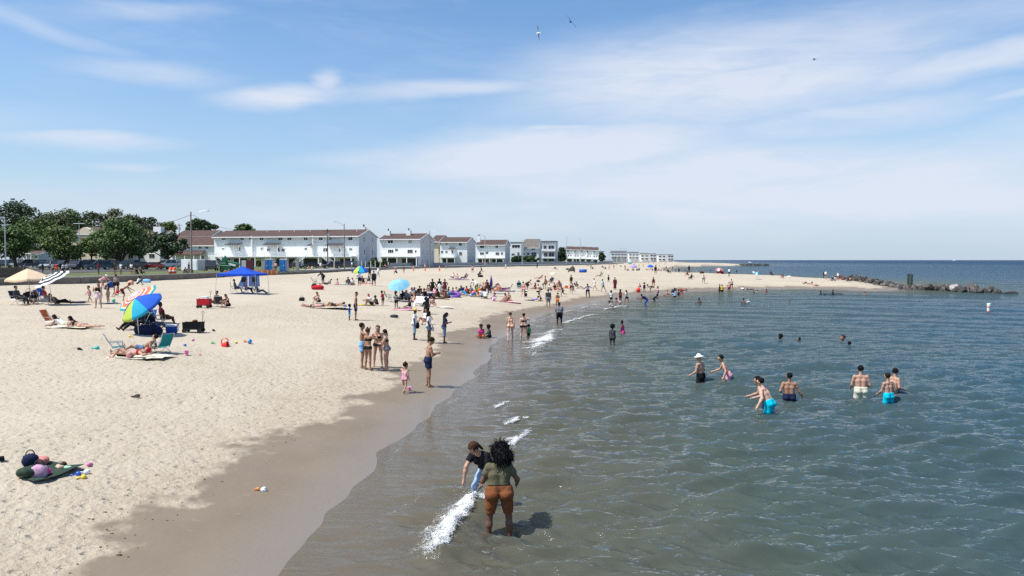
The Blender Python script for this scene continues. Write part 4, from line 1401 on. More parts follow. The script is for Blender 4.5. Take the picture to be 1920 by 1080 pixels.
for i, px in enumerate((501, 523, 544, 563)):
 p = wall_at(px, 0.9)
 t = empty('concrete_pillar', (p.x, p.y, 2.4), 0.1)
 tag(t, ('first', 'second', 'third', 'fourth')[i] + ' concrete gate pillar from the left behind the orange fence', 'pillar', 'concrete pillars at the beach steps')
 MB().box((0, 0, 1.2), (0.55, 0.55, 2.4)).build('shaft', M_conc2, t, bevel=0.03)
 MB().box((0, 0, 2.44), (0.65, 0.65, 0.10)).build('cap', M_conc2, t, bevel=0.02)
# orange slat fence across the gap in the wall
M_or = mat('orange_slat', (0.62, 0.17, 0.045), 0.7, 0.15, 3.0)
M_cr = mat('sand_slat', (0.60, 0.42, 0.25), 0.7, 0.15, 3.0)
a = wall_at(420)
b_ = wall_at(521)
t = empty('slat_fence', (a.x, a.y, 1.95))
tag(t, 'orange and sand striped slat fence closing the gap in the sea wall', 'fence')
rz = math.atan2(b_.y - a.y, b_.x - a.x)
L = (b_ - a).length
nsl = 40
sm = {c__: MB().box((0, 0, 0.5), (L / nsl * 0.8, 0.04, 1.0)).mesh('slat') for c__ in 'a'}
for i in range(nsl):
 u = (i + 0.5) / nsl * L
 link('slat', sm['a'], (M_or if (i // 2) % 2 == 0 or i % 5 == 0 else M_cr), t, loc=(u * math.cos(rz), u * math.sin(rz), 0.02 * math.sin(i * 1.7)), rot=(0, 0, rz))
for zz in (0.2, 0.8):
 MB().tube((0, 0, zz), (L * math.cos(rz), L * math.sin(rz), zz), 0.03, n=4).build('rail', M_or, t)
# board fence on the lawn at the far left
M_fb = mat('fence_board', (0.17, 0.125, 0.095), 0.9, 0.3, 2.0)
a = Vector((at_y(-40, 520, 84).x, 84, 0))
b_ = Vector((at_y(54, 515, 95).x, 95, 0))
t = empty('board_fence', (a.x, a.y, 2.60))
tag(t, 'brown weathered board fence on the lawn at far left', 'fence')
rz = math.atan2(b_.y - a.y, b_.x - a.x)
L = (b_ - a).length
nsl = 44
sm = MB().box((0, 0, 0.62), (L / nsl * 0.84, 0.04, 1.24)).mesh('board')
for i in range(nsl):
 u = (i + 0.5) / nsl * L
 link('board', sm, M_fb, t, loc=(u * math.cos(rz), u * math.sin(rz), 0.02 * math.sin(i * 2.3)), rot=(0, 0, rz))
for zz in (0.25, 1.0):
 MB().box((L / 2 * math.cos(rz), L / 2 * math.sin(rz) + 0.06, zz), (L, 0.05, 0.09), rz).build('rail', M_fb, t)
# pale posts by the hedge, orange delineators on the sand
M_post = mat('pale_post_wood', (0.50, 0.45, 0.36), 0.85)
for i, px in enumerate((632, 686, 693, 701, 708, 716)):
 p = wall_at(px, 1.2)
 o = MB().tube((0, 0, 0), (0, 0, 2.1), 0.13, 0.12, 7).build('wooden_post', M_post, loc=(p.x, p.y, 2.4))
 tag(o, ['pale wooden post before the black suv', 'first pale post from the left before the hedge', 'second pale post before the hedge', 'third pale post before the hedge', 'fourth pale post before the hedge', 'last pale post right of the hedge'][i], 'post', 'pale posts by the hedge')
M_cone = mat('safety_orange', (0.80, 0.13, 0.04), 0.5, 0.08, 3.0)
for px, py, hh_, lb_ in ((757, 507, 1.0, 'orange safety post left of the others before the grey wall'), (775, 508, 1.2, 'leaning orange safety post second from the left'), (797, 508, 1.9, 'tallest orange safety post near the lamp post'),
       (812, 502.5, 1.1, 'orange safety post right of the lamp post at the wall'), (824, 508, 1.3, 'orange safety post in front on the sand right of the lamp'), (741, 506.5, 1.0, 'short orange safety post right of the hedge')):
 p = place(px, py)
 t = empty('safety_post', p)
 tag(t, lb_, 'post', 'orange safety posts')
 MB().lathe([(0.28, 0), (0.28, 0.08), (0.14, 0.12), (0.11, hh_), (0.06, hh_ + 0.08)], 8).build('post_body', M_cone, t)
 MB().lathe([(0.135, hh_ * 0.62), (0.13, hh_ * 0.78)], 8).build('reflective_band', M_trim, t)
for px, lb_ in ((320, 'left orange barrel on the lawn before the trailer'), (327, 'right orange barrel on the lawn before the trailer')):
 p = at_y(px, 511, 112)
 t = empty('safety_barrel', (p.x, 112, 2.62))
 tag(t, lb_, 'barrel', 'orange barrels')
 MB().lathe([(0.3, 0), (0.27, 0.45), (0.25, 0.9), (0.12, 1.0)], 10).build('barrel_body', M_cone, t, smooth=True)
 MB().lathe([(0.285, 0.42), (0.275, 0.6)], 10).build('reflective_band', M_trim, t)
# ------------------------------------------------------------------ people: one continuous surface grown round a posed skeleton
def surface_net(D, org, vox):
 """naive surface nets of a scalar grid D (negative inside)"""
 ins = D < 0
 nx, ny, nz = D.shape
 c = np.zeros((nx - 1, ny - 1, nz - 1), dtype=np.int8)
 for i in (0, 1):
  for j in (0, 1):
   for k_ in (0, 1):
    c += ins[i:nx - 1 + i, j:ny - 1 + j, k_:nz - 1 + k_]
 act = (c > 0) & (c < 8)
 idx = np.full(act.shape, -1, dtype=np.int64)
 cells = np.argwhere(act)
 if len(cells) == 0:
  return None
 idx[act] = np.arange(len(cells))
 acc = np.zeros((len(cells), 3))
 cnt = np.zeros(len(cells))
 X_, Y_, Z_ = cells.T
 corners = [(i, j, k_) for i in (0, 1) for j in (0, 1) for k_ in (0, 1)]
 for a in range(8):
  for b_ in range(a + 1, 8):
   ca, cb = corners[a], corners[b_]
   if sum(abs(p - q) for p, q in zip(ca, cb)) != 1:
    continue
   da = D[X_ + ca[0], Y_ + ca[1], Z_ + ca[2]]
   db = D[X_ + cb[0], Y_ + cb[1], Z_ + cb[2]]
   m_ = (da < 0) != (db < 0)
   t = np.where(m_, da / np.where(m_, da - db, 1), 0)
   for ax in range(3):
    acc[:, ax] += np.where(m_, ca[ax] + t * (cb[ax] - ca[ax]), 0)
   cnt += m_
 V = (cells + acc / cnt[:, None]) * vox + org
 Fs = []
 for ax in range(3):
  o1, o2 = [(1, 2), (2, 0), (0, 1)][ax]
  sl0 = [slice(1, -1)] * 3
  sl1 = [slice(1, -1)] * 3
  sl0[ax] = slice(0, -1)
  sl1[ax] = slice(1, None)
  a = ins[tuple(sl0)]
  b_ = ins[tuple(sl1)]
  for flip in (0, 1):
   e = np.argwhere((a & ~b_) if flip == 0 else (~a & b_))
   if len(e) == 0:
    continue
   off = np.array([1, 1, 1])
   off[ax] = 0
   g = e + off
   q = []
   for d1, d2 in ((-1, -1), (0, -1), (0, 0), (-1, 0)):
    h = g.copy()
    h[:, o1] += d1
    h[:, o2] += d2
    q.append(idx[h[:, 0], h[:, 1], h[:, 2]])
   q = np.stack(q, 1)
   Fs.append(q if flip == 0 else q[:, ::-1])
 Fq = np.concatenate(Fs)
 return V, Fq[(Fq >= 0).all(1)]
def V3(*a):
 return np.array(a, dtype=float)
def unit(v):
 v = np.asarray(v, dtype=float)
 return v / np.linalg.norm(v)
def rotx(a):
 c, s = math.cos(a), math.sin(a)
 return np.array([[1, 0, 0], [0, c, -s], [0, s, c]])
def rotz(a):
 c, s = math.cos(a), math.sin(a)
 return np.array([[c, -s, 0], [s, c, 0], [0, 0, 1]])
def roty(a):
 c, s = math.cos(a), math.sin(a)
 return np.array([[c, 0, s], [0, 1, 0], [-s, 0, c]])
def dirv(fwd, out=0.0, side=1):
 """limb direction: 0 = straight down, 90 = forward, 180 = up; out = degrees away from the body"""
 f, o_ = math.radians(fwd), math.radians(out)
 return V3(side * math.sin(o_), math.sin(f) * math.cos(o_), -math.cos(f) * math.cos(o_))
# pose: lean (torso forward deg), head (nod, turn), arms [(upper fwd,out),(fore fwd,out)] right,left, legs [(thigh),(shank)] right,left
POSES = {
 'stand': dict(lean=2, head=(5, 0), ra=((-2, 9), (10, 5)), la=((-2, 9), (8, 5)), rl=((2, 4), (-2, 2)), ll=((2, 4), (-3, 2))),
 'stand_b': dict(lean=0, head=(2, 35), ra=((-8, 14), (30, 4)), la=((2, 9), (12, 5)), rl=((10, 6), (-8, 4)), ll=((-2, 5), (-3, 2))),
 'phone': dict(lean=6, head=(25, 0), ra=((8, 12), (105, -22)), la=((8, 12), (100, -22)), rl=((2, 4), (-2, 2)), ll=((6, 5), (-6, 2))),
 'hug': dict(lean=4, head=(10, -20), ra=((30, 12), (100, -35)), la=((25, 14), (95, -35)), rl=((2, 3), (-2, 2)), ll=((6, 4), (-4, 2))),
 'shade': dict(lean=0, head=(0, 10), ra=((70, 30), (165, -30)), la=((0, 10), (20, 2)), rl=((2, 4), (-2, 2)), ll=((4, 5), (-5, 2))),
 'drink': dict(lean=2, head=(0, 5), ra=((25, 20), (150, -20)), la=((5, 12), (25, 0)), rl=((2, 6), (-2, 4)), ll=((8, 6), (-5, 4))),
 'walk': dict(lean=6, head=(5, 0), ra=((22, 8), (40, 2)), la=((-20, 10), (5, 4)), rl=((-20, 3), (-34, 2)), ll=((24, 3), (6, 2))),
 'walk_b': dict(lean=4, head=(8, 15), ra=((-14, 10), (8, 4)), la=((18, 8), (35, 2)), rl=((14, 3), (0, 2)), ll=((-12, 4), (-26, 2))),
 'run': dict(lean=14, head=(5, 0), ra=((35, 14), (100, -5)), la=((-38, 14), (30, 0)), rl=((-28, 3), (-75, 2)), ll=((42, 4), (-5, 2))),
 'armsup': dict(lean=-3, head=(-10, 0), ra=((120, 40), (170, -25)), la=((120, 40), (165, -25)), rl=((2, 6), (-2, 4)), ll=((2, 6), (-2, 4))),
 'akimbo': dict(lean=0, head=(4, 0), ra=((-15, 42), (15, -40)), la=((-15, 42), (15, -40)), rl=((2, 6), (-2, 4)), ll=((2, 6), (-2, 4))),
 'wave_out': dict(lean=6, head=(0, 0), ra=((10, 70), (20, 60)), la=((5, 40), (60, 30)), rl=((-8, 4), (-16, 2)), ll=((14, 4), (0, 2))),
 'bend': dict(lean=52, head=(8, 0), ra=((38, 10), (32, 2)), la=((52, 12), (60, -6)), rl=((30, 6), (-14, 4)), ll=((24, 6), (-14, 4))),
 'bend_deep': dict(lean=80, head=(20, 0), ra=((70, 10), (60, 0)), la=((70, 12), (60, 0)), rl=((20, 8), (-10, 4)), ll=((24, 8), (-12, 4))),
 'fore_woman': dict(lean=9, head=(22, -12), ra=((-4, 34), (60, 4)), la=((0, 26), (80, -14)), rl=((3, 7), (-3, 3)), ll=((3, 7), (-3, 3))),
 'fore_girl': dict(lean=44, head=(14, -30), ra=((36, 8), (8, 6)), la=((10, 14), (40, -4)), rl=((42, 5), (-6, 3)), ll=((16, 8), (-22, 4))),
 'wade': dict(lean=5, head=(4, 12), ra=((-6, 18), (72, -10)), la=((8, 14), (58, -6)), rl=((4, 5), (-4, 3)), ll=((8, 5), (-6, 3))),
 'wade_lean': dict(lean=26, head=(-10, 0), ra=((30, 18), (70, -5)), la=((-25, 30), (20, 25)), rl=((20, 5), (-14, 3)), ll=((6, 5), (-16, 3))),
 'wade_out': dict(lean=2, head=(2, 30), ra=((0, 26), (10, 30)), la=((-14, 22), (75, -12)), rl=((4, 5), (-4, 3)), ll=((6, 5), (-5, 3))),
 'sit': dict(lean=-12, head=(10, 0), hip=0.10, ra=((-52, 16), (-40, 8)), la=((-52, 16), (-40, 8)), rl=((118, 8), (22, 4)), ll=((112, 10), (26, 4))),
 'sit_hug': dict(lean=16, head=(14, 10), hip=0.10, ra=((62, 10), (72, -14)), la=((62, 10), (72, -14)), rl=((128, 7), (18, 4)), ll=((124, 7), (22, 4))),
 'sit_flat': dict(lean=4, head=(12, 0), hip=0.10, ra=((20, 14), (70, -8)), la=((24, 14), (74, -8)), rl=((86, 8), (84, 6)), ll=((88, 12), (82, 8))),
 'sit_cross': dict(lean=10, head=(18, 0), hip=0.10, ra=((18, 16), (74, -18)), la=((20, 16), (74, -18)), rl=((84, 42), (70, -55)), ll=((84, 42), (66, -50))),
 'chair': dict(lean=-14, head=(14, 0), hip=0.42, ra=((6, 16), (80, -6)), la=((10, 16), (76, -6)), rl=((92, 7), (14, 4)), ll=((90, 9), (20, 5))),
 'chair_low': dict(lean=-26, head=(20, 0), hip=0.24, ra=((2, 18), (72, -4)), la=((6, 18), (70, -4)), rl=((104, 7), (48, 4)), ll=((100, 9), (54, 5))),
 'kneel': dict(lean=18, head=(20, 0), hip=0.46, ra=((30, 12), (70, -4)), la=((34, 12), (64, -4)), rl=((24, 7), (-86, 4)), ll=((28, 9), (-86, 4))),
 'squat': dict(lean=38, head=(10, 0), hip=0.22, ra=((52, 10), (40, 0)), la=((58, 12), (48, 0)), rl=((112, 12), (-30, 4)), ll=((108, 14), (-28, 4))),
 'lie_back': dict(lean=-82, head=(8, 0), hip=0.11, ra=((86, 16), (88, 8)), la=((-70, 40), (-100, -30)), rl=((92, 5), (88, 4)), ll=((120, 6), (36, 4))),
 'lie_recline': dict(lean=-54, head=(26, 0), hip=0.11, ra=((-8, 14), (84, 6)), la=((-8, 14), (84, 6)), rl=((94, 5), (87, 4)), ll=((108, 8), (58, 4))),
 'lie_front': dict(lean=64, head=(-50, 0), hip=0.11, ra=((32, 14), (86, -14)), la=((32, 14), (86, -14)), rl=((-88, 5), (-91, 4)), ll=((-88, 7), (-91, 4))),
 'lie_flat': dict(lean=84, head=(-8, 60), hip=0.10, ra=((90, 44), (86, -50)), la=((90, 44), (86, -50)), rl=((-88, 5), (-90, 4)), ll=((-88, 7), (-90, 4))),
 'swim': dict(lean=16, head=(-8, 0), ra=((40, 48), (70, 20)), la=((30, 50), (60, 22)), rl=((20, 10), (-30, 4)), ll=((36, 10), (-20, 4))),
 'toddler': dict(lean=4, head=(6, -30), ra=((-8, 14), (20, 4)), la=((100, 55), (190, -60)), rl=((-14, 5), (-40, 2)), ll=((16, 5), (4, 2))),
}
BUILDS = {   # shoulder half width, hip half width, torso radius, limb factor, head factor, bust, seat
 'm': dict(sh=0.19, hp=0.09, tr=1.06, lf=1.10, hd=1.0, bust=0, seat=1.0),
 'ms': dict(sh=0.168, hp=0.082, tr=0.92, lf=0.97, hd=1.0, bust=0, seat=0.9),
 'ml': dict(sh=0.20, hp=0.10, tr=1.28, lf=1.15, hd=1.0, bust=0, seat=1.15),
 'f': dict(sh=0.160, hp=0.096, tr=0.91, lf=1.0, hd=0.98, bust=1, seat=1.16),
 'fl': dict(sh=0.172, hp=0.115, tr=1.06, lf=1.12, hd=0.98, bust=1.2, seat=1.26),
 'c': dict(sh=0.15, hp=0.085, tr=0.95, lf=0.98, hd=1.42, bust=0, seat=1.0),
}
class Fig:
 """posed skeleton of a 1.72 m figure (facing +y) and its distance fields"""
 def __init__(self, pose, build):
  P_ = POSES[pose]
  B = BUILDS[build]
  self.B = B
  cs = 0.86 if build == 'c' else 1.0
  th_, sk_ = 0.43 * cs, 0.41 * cs
  ua_, fa_ = 0.285 * cs, 0.245 * cs
  T = rotx(-math.radians(P_['lean']))
  up = T @ V3(0, 0, 1)
  fw = T @ V3(0, 1, 0)
  rt = V3(1, 0, 0)
  self.up, self.fw = up, fw
  pel = V3(0, 0, 0)
  self.pel = pel
  hips = [pel + rt * s * B['hp'] * 1.05 - up * 0.02 for s in (1, -1)]
  self.waist = pel + up * 0.18
  chest = pel + up * 0.36 + fw * 0.01
  neck = pel + up * 0.51
  self.chest, self.neck = chest, neck
  shs = [pel + up * 0.445 + rt * s * B['sh'] for s in (1, -1)]
  R_ = T @ rotz(math.radians(P_['head'][1])) @ rotx(-math.radians(P_['head'][0] - P_['lean'] * 0.0))
  if abs(P_['lean']) > 30 and pose not in ('lie_front', 'lie_flat'):
   R_ = rotx(-math.radians(P_['lean'] * 0.75)) @ rotz(math.radians(P_['head'][1])) @ rotx(-math.radians(P_['head'][0]))
  hu, hf, hr_ = R_ @ V3(0, 0, 1), R_ @ V3(0, 1, 0), R_ @ V3(1, 0, 0)
  self.hu, self.hf, self.hr = hu, hf, hr_
  h = B['hd']
  hc = neck + up * 0.055 + hu * 0.115 * h + hf * 0.012
  self.hc = hc
  pr = []     # (a, b, ra, rb, part)
  t, l, se = B['tr'], B['lf'], B['seat']
  for s, hp_ in zip((1, -1), hips):
   pr.append((hp_ + fw * 0.0, hp_ + up * 0.06, 0.098 * se, 0.092 * (se + t) / 2, 'pelvis'))
   pr.append((hp_ - fw * 0.045 * se - up * 0.015, hp_ - fw * 0.035 + up * 0.05, 0.082 * se, 0.06 * se, 'pelvis'))
   pr.append((pel + rt * s * 0.062 * t + up * 0.06, chest + rt * s * 0.075 * t - up * 0.06, 0.092 * t, 0.098 * t, 'torso'))
   pr.append((chest + rt * s * 0.075 * t - up * 0.05, chest + rt * s * 0.088 + up * 0.05, 0.10 * t, 0.075 * t, 'torso'))
   if B['bust']:
    pr.append((chest + rt * s * 0.075 + fw * 0.07 * t - up * 0.02, chest + rt * s * 0.075 + fw * 0.075 * t - up * 0.03, 0.058 * B['bust'] ** 0.5, 0.058 * B['bust'] ** 0.5, 'bust'))
  if t > 1.1:
   pr.append((pel + up * 0.08 + fw * 0.03, pel + up * 0.2 + fw * 0.03, 0.13 * t, 0.11 * t, 'torso'))
  pr.append((shs[0] - up * 0.015, shs[1] - up * 0.015, 0.056 * max(l, 0.9), 0.056 * max(l, 0.9), 'torso'))
  pr.append((neck - up * 0.06 + rt * 0.05, neck - up * 0.06 - rt * 0.05, 0.05, 0.05, 'torso'))
  pr.append((neck - up * 0.03, hc - hu * 0.05 - hf * 0.015, 0.054 * (0.9 + 0.1 * t), 0.05, 'neck'))
  pr.append((hc + hu * 0.035 * h - hf * 0.018, hc + hu * 0.02 * h + hf * 0.02, 0.088 * h, 0.084 * h, 'head'))
  pr.append((hc - hu * 0.03 * h + hf * 0.03 * h, hc - hu * 0.075 * h + hf * 0.052 * h, 0.066 * h, 0.044 * h, 'head'))
  pr.append((hc - hu * 0.005 * h + hf * 0.092 * h, hc - hu * 0.032 * h + hf * 0.108 * h, 0.010 * h, 0.015 * h, 'head'))
  for s in (1, -1):
   pr.append((hc + hr_ * s * 0.086 * h, hc + hr_ * s * 0.09 * h - hu * 0.03 * h, 0.016 * h, 0.012 * h, 'head'))
  self.hands, self.feet = [], []
  self.arms = []
  for s, sh_, key in zip((1, -1), shs, ('ra', 'la')):
   u_, f_ = P_[key]
   d1 = unit(dirv(u_[0], u_[1], s))
   d2 = unit(dirv(f_[0], f_[1], s))
   el_ = sh_ + d1 * ua_
   wr_ = el_ + d2 * fa_
   pr.append((sh_ - up * 0.005, sh_ + d1 * ua_ * 0.45, 0.055 * l, 0.048 * l, 'arm'))
   pr.append((sh_ + d1 * ua_ * 0.4, el_, 0.048 * l, 0.039 * l, 'arm'))
   pr.append((el_, el_ + d2 * fa_ * 0.4, 0.039 * l, 0.040 * l, 'fore'))
   pr.append((el_ + d2 * fa_ * 0.35, wr_, 0.039 * l, 0.026 * l, 'fore'))
   inw = unit(np.cross(d2, np.cross(V3(-s, 0, 0) + 0.001, d2)) + 1e-6)
   pr.append((wr_, wr_ + d2 * 0.07, 0.028, 0.034, 'hand'))
   side_ = unit(np.cross(d2, inw))
   for i in range(4):
    o_ = (i - 1.5) * 0.019
    L_ = (0.066, 0.078, 0.074, 0.058)[i]
    base = wr_ + d2 * 0.085 + side_ * o_
    mid = base + unit(d2 + inw * 0.25) * L_ * 0.55
    pr.append((base, mid, 0.0098, 0.009, 'hand'))
    pr.append((mid, mid + unit(d2 + inw * 0.7) * L_ * 0.5, 0.009, 0.0078, 'hand'))
   tb = wr_ + d2 * 0.03 + side_ * -0.03
   pr.append((tb, tb + unit(d2 - side_ * 0.9 + inw * 0.3) * 0.062, 0.0125, 0.0095, 'hand'))
   self.arms.append((sh_, el_, wr_, d1, d2))
  self.legs = []
  for s, hp_, key in zip((1, -1), hips, ('rl', 'll')):
   u_, f_ = P_[key]
   d1 = unit(dirv(u_[0], u_[1], s))
   d2 = unit(dirv(f_[0], f_[1], s))
   kn = hp_ + d1 * th_
   an = kn + d2 * sk_
   pr.append((hp_, hp_ + d1 * th_ * 0.5, 0.088 * (l * 0.5 + se * 0.5), 0.075 * l, 'thigh'))
   pr.append((hp_ + d1 * th_ * 0.5, kn, 0.075 * l, 0.053 * l, 'thigh'))
   back = unit(np.cross(np.cross(d2, V3(0, 1, 0)) + 1e-4, d2)) if abs(d2[1]) < 0.95 else V3(0, 0, -1)
   if np.dot(back, d1) < 0 and False:
    back = -back
   pr.append((kn, kn + d2 * sk_ * 0.35 - back * 0.012, 0.051 * l, 0.054 * l, 'shank'))
   pr.append((kn + d2 * sk_ * 0.3 - back * 0.01, an, 0.053 * l, 0.033 * l, 'shank'))
   ft = unit(np.cross(V3(1, 0, 0), d2))
   if ft[1] < -0.2 or (abs(ft[1]) < 0.3 and ft[2] < 0):
    ft = -ft
   if pose in ('lie_front', 'lie_flat'):
    ft = unit(d2 + V3(0, 0, -0.1))
   hl = an + d2 * 0.035
   pr.append((hl - ft * 0.03, hl + ft * 0.10 + d2 * 0.012, 0.036, 0.031, 'foot'))
   pr.append((hl + ft * 0.08 + d2 * 0.012, hl + ft * 0.165 + d2 * 0.016, 0.034, 0.021, 'foot'))
   self.legs.append((hp_, kn, an, d1, d2))
  self.pr = pr
  self.cache = {}
 def grid(self, vox, pad=0.05, parts=None):
  pts = np.array([q for p in self.pr if parts is None or p[4] in parts for q in (p[0], p[1])])
  rr = np.array([q for p in self.pr if parts is None or p[4] in parts for q in (p[2], p[3])])
  lo = (pts - rr[:, None]).min(0) - pad
  hi = (pts + rr[:, None]).max(0) + pad
  return lo, hi
 @staticmethod
 def cone(P, a, b_, ra, rb):
  d = b_ - a
  L2 = max(d @ d, 1e-9)
  t = np.clip(((P - a) @ d) / L2, 0, 1)
  q = P - a - t[..., None] * d
  return np.sqrt((q * q).sum(-1)) - (ra + t * (rb - ra))
 def field(self, P, parts, k_=0.022, grow=0.0, r_scale=1.0, block=None):
  D = np.full(P.shape[:-1], 9.0, dtype=np.float32)
  lo = P[0, 0, 0]
  vox = P[1, 1, 1] - P[0, 0, 0]
  n_ = np.array(P.shape[:3])
  for a, b_, ra, rb, nm in self.pr:
   if nm not in parts:
    continue
   m_ = max(ra, rb) + grow + 0.08
   i0 = np.clip(((np.minimum(a, b_) - m_ - lo) / vox).astype(int), 0, n_)
   i1 = np.clip(((np.maximum(a, b_) + m_ - lo) / vox).astype(int) + 2, 0, n_)
   sl = tuple(slice(p, q) for p, q in zip(i0, i1))
   if any(q <= p for p, q in zip(i0, i1)):
    continue
   kk = 0.006 if nm == 'hand' else k_
   d = self.cone(P[sl], a, b_, ra + grow, rb + grow).astype(np.float32)
   o_ = D[sl]
   h = np.clip(0.5 + 0.5 * (o_ - d) / kk, 0, 1)
   D[sl] = o_ * (1 - h) + d * h - kk * h * (1 - h)
  return D
def mkgrid(lo, hi, vox):
 n_ = np.ceil((hi - lo) / vox).astype(int) + 2
 ax = [lo[i] + np.arange(n_[i]) * vox for i in range(3)]
 return np.stack(np.meshgrid(*ax, indexing='ij'), -1)
FIGS = {}
MESHES = {}
ALLP = ('pelvis', 'torso', 'bust', 'neck', 'head', 'arm', 'fore', 'hand', 'thigh', 'shank', 'foot')
def fig(pose, build):
 if (pose, build) not in FIGS:
  FIGS[(pose, build)] = Fig(pose, build)
 return FIGS[(pose, build)]
def plane(P, p, n_):
 """positive on the side of n_"""
 return (P - p) @ n_
def seg_cut(P, a, d, L):
 return (P - a) @ d - L
def garment(F, kind, vox):
 """distance field of a garment on a figure, or None"""
 if kind.startswith('hair') or kind in ('sun_hat', 'cap'):
  lo, hi = F.grid(vox, 0.10 if kind not in ('hair_long', 'hair_big', 'hair_tail') else 0.36, ('head',))
 elif kind in ('bikini_top', 'tank', 'swimsuit', 'vest'):
  lo, hi = F.grid(vox, 0.05, ('torso', 'pelvis', 'bust'))
 elif kind in ('tee', 'crop', 'longsleeve'):
  lo, hi = F.grid(vox, 0.05, ('torso', 'pelvis', 'bust', 'arm') + (('fore',) if kind == 'longsleeve' else ()))
 elif kind in ('bikini', 'briefs'):
  lo, hi = F.grid(vox, 0.05, ('pelvis',))
 elif kind in ('shorts', 'trunks', 'bermuda', 'skirt'):
  lo, hi = F.grid(vox, 0.05, ('pelvis', 'thigh'))
 else:
  lo, hi = F.grid(vox, 0.12)
 up, fw, pel = F.up, F.fw, F.pel
 # trim the box to the interesting region for speed
 P = mkgrid(lo, hi, vox)
 torso = ('pelvis', 'torso', 'bust')
 if kind in ('tee', 'tank', 'longsleeve', 'crop', 'bikini_top', 'swimsuit', 'vest'):
  g = {'tee': 0.020, 'tank': 0.014, 'longsleeve': 0.020, 'crop': 0.022, 'bikini_top': 0.008, 'swimsuit': 0.009, 'vest': 0.04}[kind]
  body = F.field(P, torso, 0.03, g)
  low = {'tee': -0.02, 'tank': 0.0, 'longsleeve': -0.02, 'crop': 0.13, 'bikini_top': 0.275, 'swimsuit': -0.2, 'vest': 0.05}[kind]
  top = {'tee': 0.505, 'tank': 0.46, 'longsleeve': 0.51, 'crop': 0.505, 'bikini_top': 0.375, 'swimsuit': 0.42, 'vest': 0.48}[kind]
  s = plane(P, pel, up)
  body = np.maximum(body, np.maximum(low - s, s - top))
  if kind == 'swimsuit':
   for hp_, kn, an, d1, d2 in F.legs:
    body = np.maximum(body, np.minimum(seg_cut(P, hp_, d1, 0.055), 0.16 - F.cone(P, hp_, kn, 0.0, 0.0)))
  if kind in ('tee', 'longsleeve', 'crop'):
   sl = F.field(P, ('arm',) + (('fore',) if kind == 'longsleeve' else ()), 0.02, 0.017)
   if kind != 'longsleeve':
    for sh_, el_, wr_, d1, d2 in F.arms:
     m_ = F.cone(P, sh_, el_, 0, 0) < 0.12
     sl = np.where(m_, np.maximum(sl, seg_cut(P, sh_, d1, 0.175)), sl)
    sl = np.where(np.minimum(F.cone(P, F.arms[0][0], F.arms[0][1], 0, 0), F.cone(P, F.arms[1][0], F.arms[1][1], 0, 0)) < 0.12, sl, 9)
   body = np.minimum(body, sl)
  if kind in ('tank', 'bikini_top', 'swimsuit'):
   arm = F.field(P, ('arm',), 0.01, 0.004)
   if kind == 'tank':
    body = np.maximum(body, -(arm + 0.0))
   st = 9
   for s_ in (1, -1):
    a = pel + up * 0.37 + fw * 0.09 + V3(1, 0, 0) * s_ * 0.085
    t_ = pel + up * 0.50 + V3(1, 0, 0) * s_ * 0.07
    bk = pel + up * 0.36 - fw * 0.08 + V3(1, 0, 0) * s_ * 0.05
    st = np.minimum(st, np.minimum(F.cone(P, a, t_, 0.012, 0.012), F.cone(P, t_, bk, 0.012, 0.012)))
   body = np.minimum(body, st)
  nk = F.cone(P, F.neck + up * 0.0 + fw * 0.03, F.hc, 0.072, 0.072)
  return P, np.maximum(body, -nk)
 if kind in ('shorts', 'trunks', 'jeans', 'capri', 'bikini', 'skirt', 'bermuda', 'briefs'):
  g = {'shorts': 0.020, 'trunks': 0.024, 'jeans': 0.014, 'capri': 0.014, 'bikini': 0.008, 'skirt': 0.03, 'bermuda': 0.022, 'briefs': 0.010}[kind]
  parts = ('pelvis', 'thigh') + (('torso',) if True else ()) + (('shank',) if kind in ('jeans', 'capri') else ())
  body = F.field(P, parts, 0.025, g)
  s = plane(P, pel, up)
  top = {'bikini': 0.07, 'briefs': 0.09}.get(kind, 0.115)
  # a torso cap only near the pelvis axis keeps thighs of seated figures
  tors = F.field(P, ('pelvis', 'torso'), 0.03, g)
  legs_ = F.field(P, ('pelvis', 'thigh') + (('shank',) if kind in ('jeans', 'capri') else ()), 0.025, g)
  body = np.minimum(np.maximum(tors, s - top), np.maximum(legs_, np.where(F.cone(P, F.pel, F.chest, 0, 0) < 0.26, s - top, -1)))
  cutL = {'shorts': 0.20, 'trunks': 0.27, 'bermuda': 0.36, 'bikini': 0.045, 'briefs': 0.085, 'skirt': 0.24}.get(kind)
  for hp_, kn, an, d1, d2 in F.legs:
   if cutL:
    cone_ = F.cone(P, hp_, kn + d1 * 0.1, 0, 0) < 0.2
    body = np.where(cone_, np.maximum(body, seg_cut(P, hp_, d1, cutL)), body)
   if kind == 'capri':
    cone_ = F.cone(P, kn, an + d2 * 0.1, 0, 0) < 0.12
    body = np.where(cone_, np.maximum(body, seg_cut(P, kn, d2, 0.10)), body)
   if kind == 'jeans':
    cone_ = F.cone(P, kn + d2 * 0.1, an + d2 * 0.1, 0, 0) < 0.12
    body = np.where(cone_, np.maximum(body, seg_cut(P, kn, d2, 0.375)), body)
  if kind in ('bikini',):
   for (hp_, kn, an, d1, d2), s_ in zip(F.legs, (1, -1)):
    q = hp_ + V3(1, 0, 0) * s_ * 0.10 + d1 * 0.12 + fw * 0.06
    body = np.maximum(body, -(np.sqrt(((P - q) ** 2).sum(-1)) - 0.115))
  return P, body
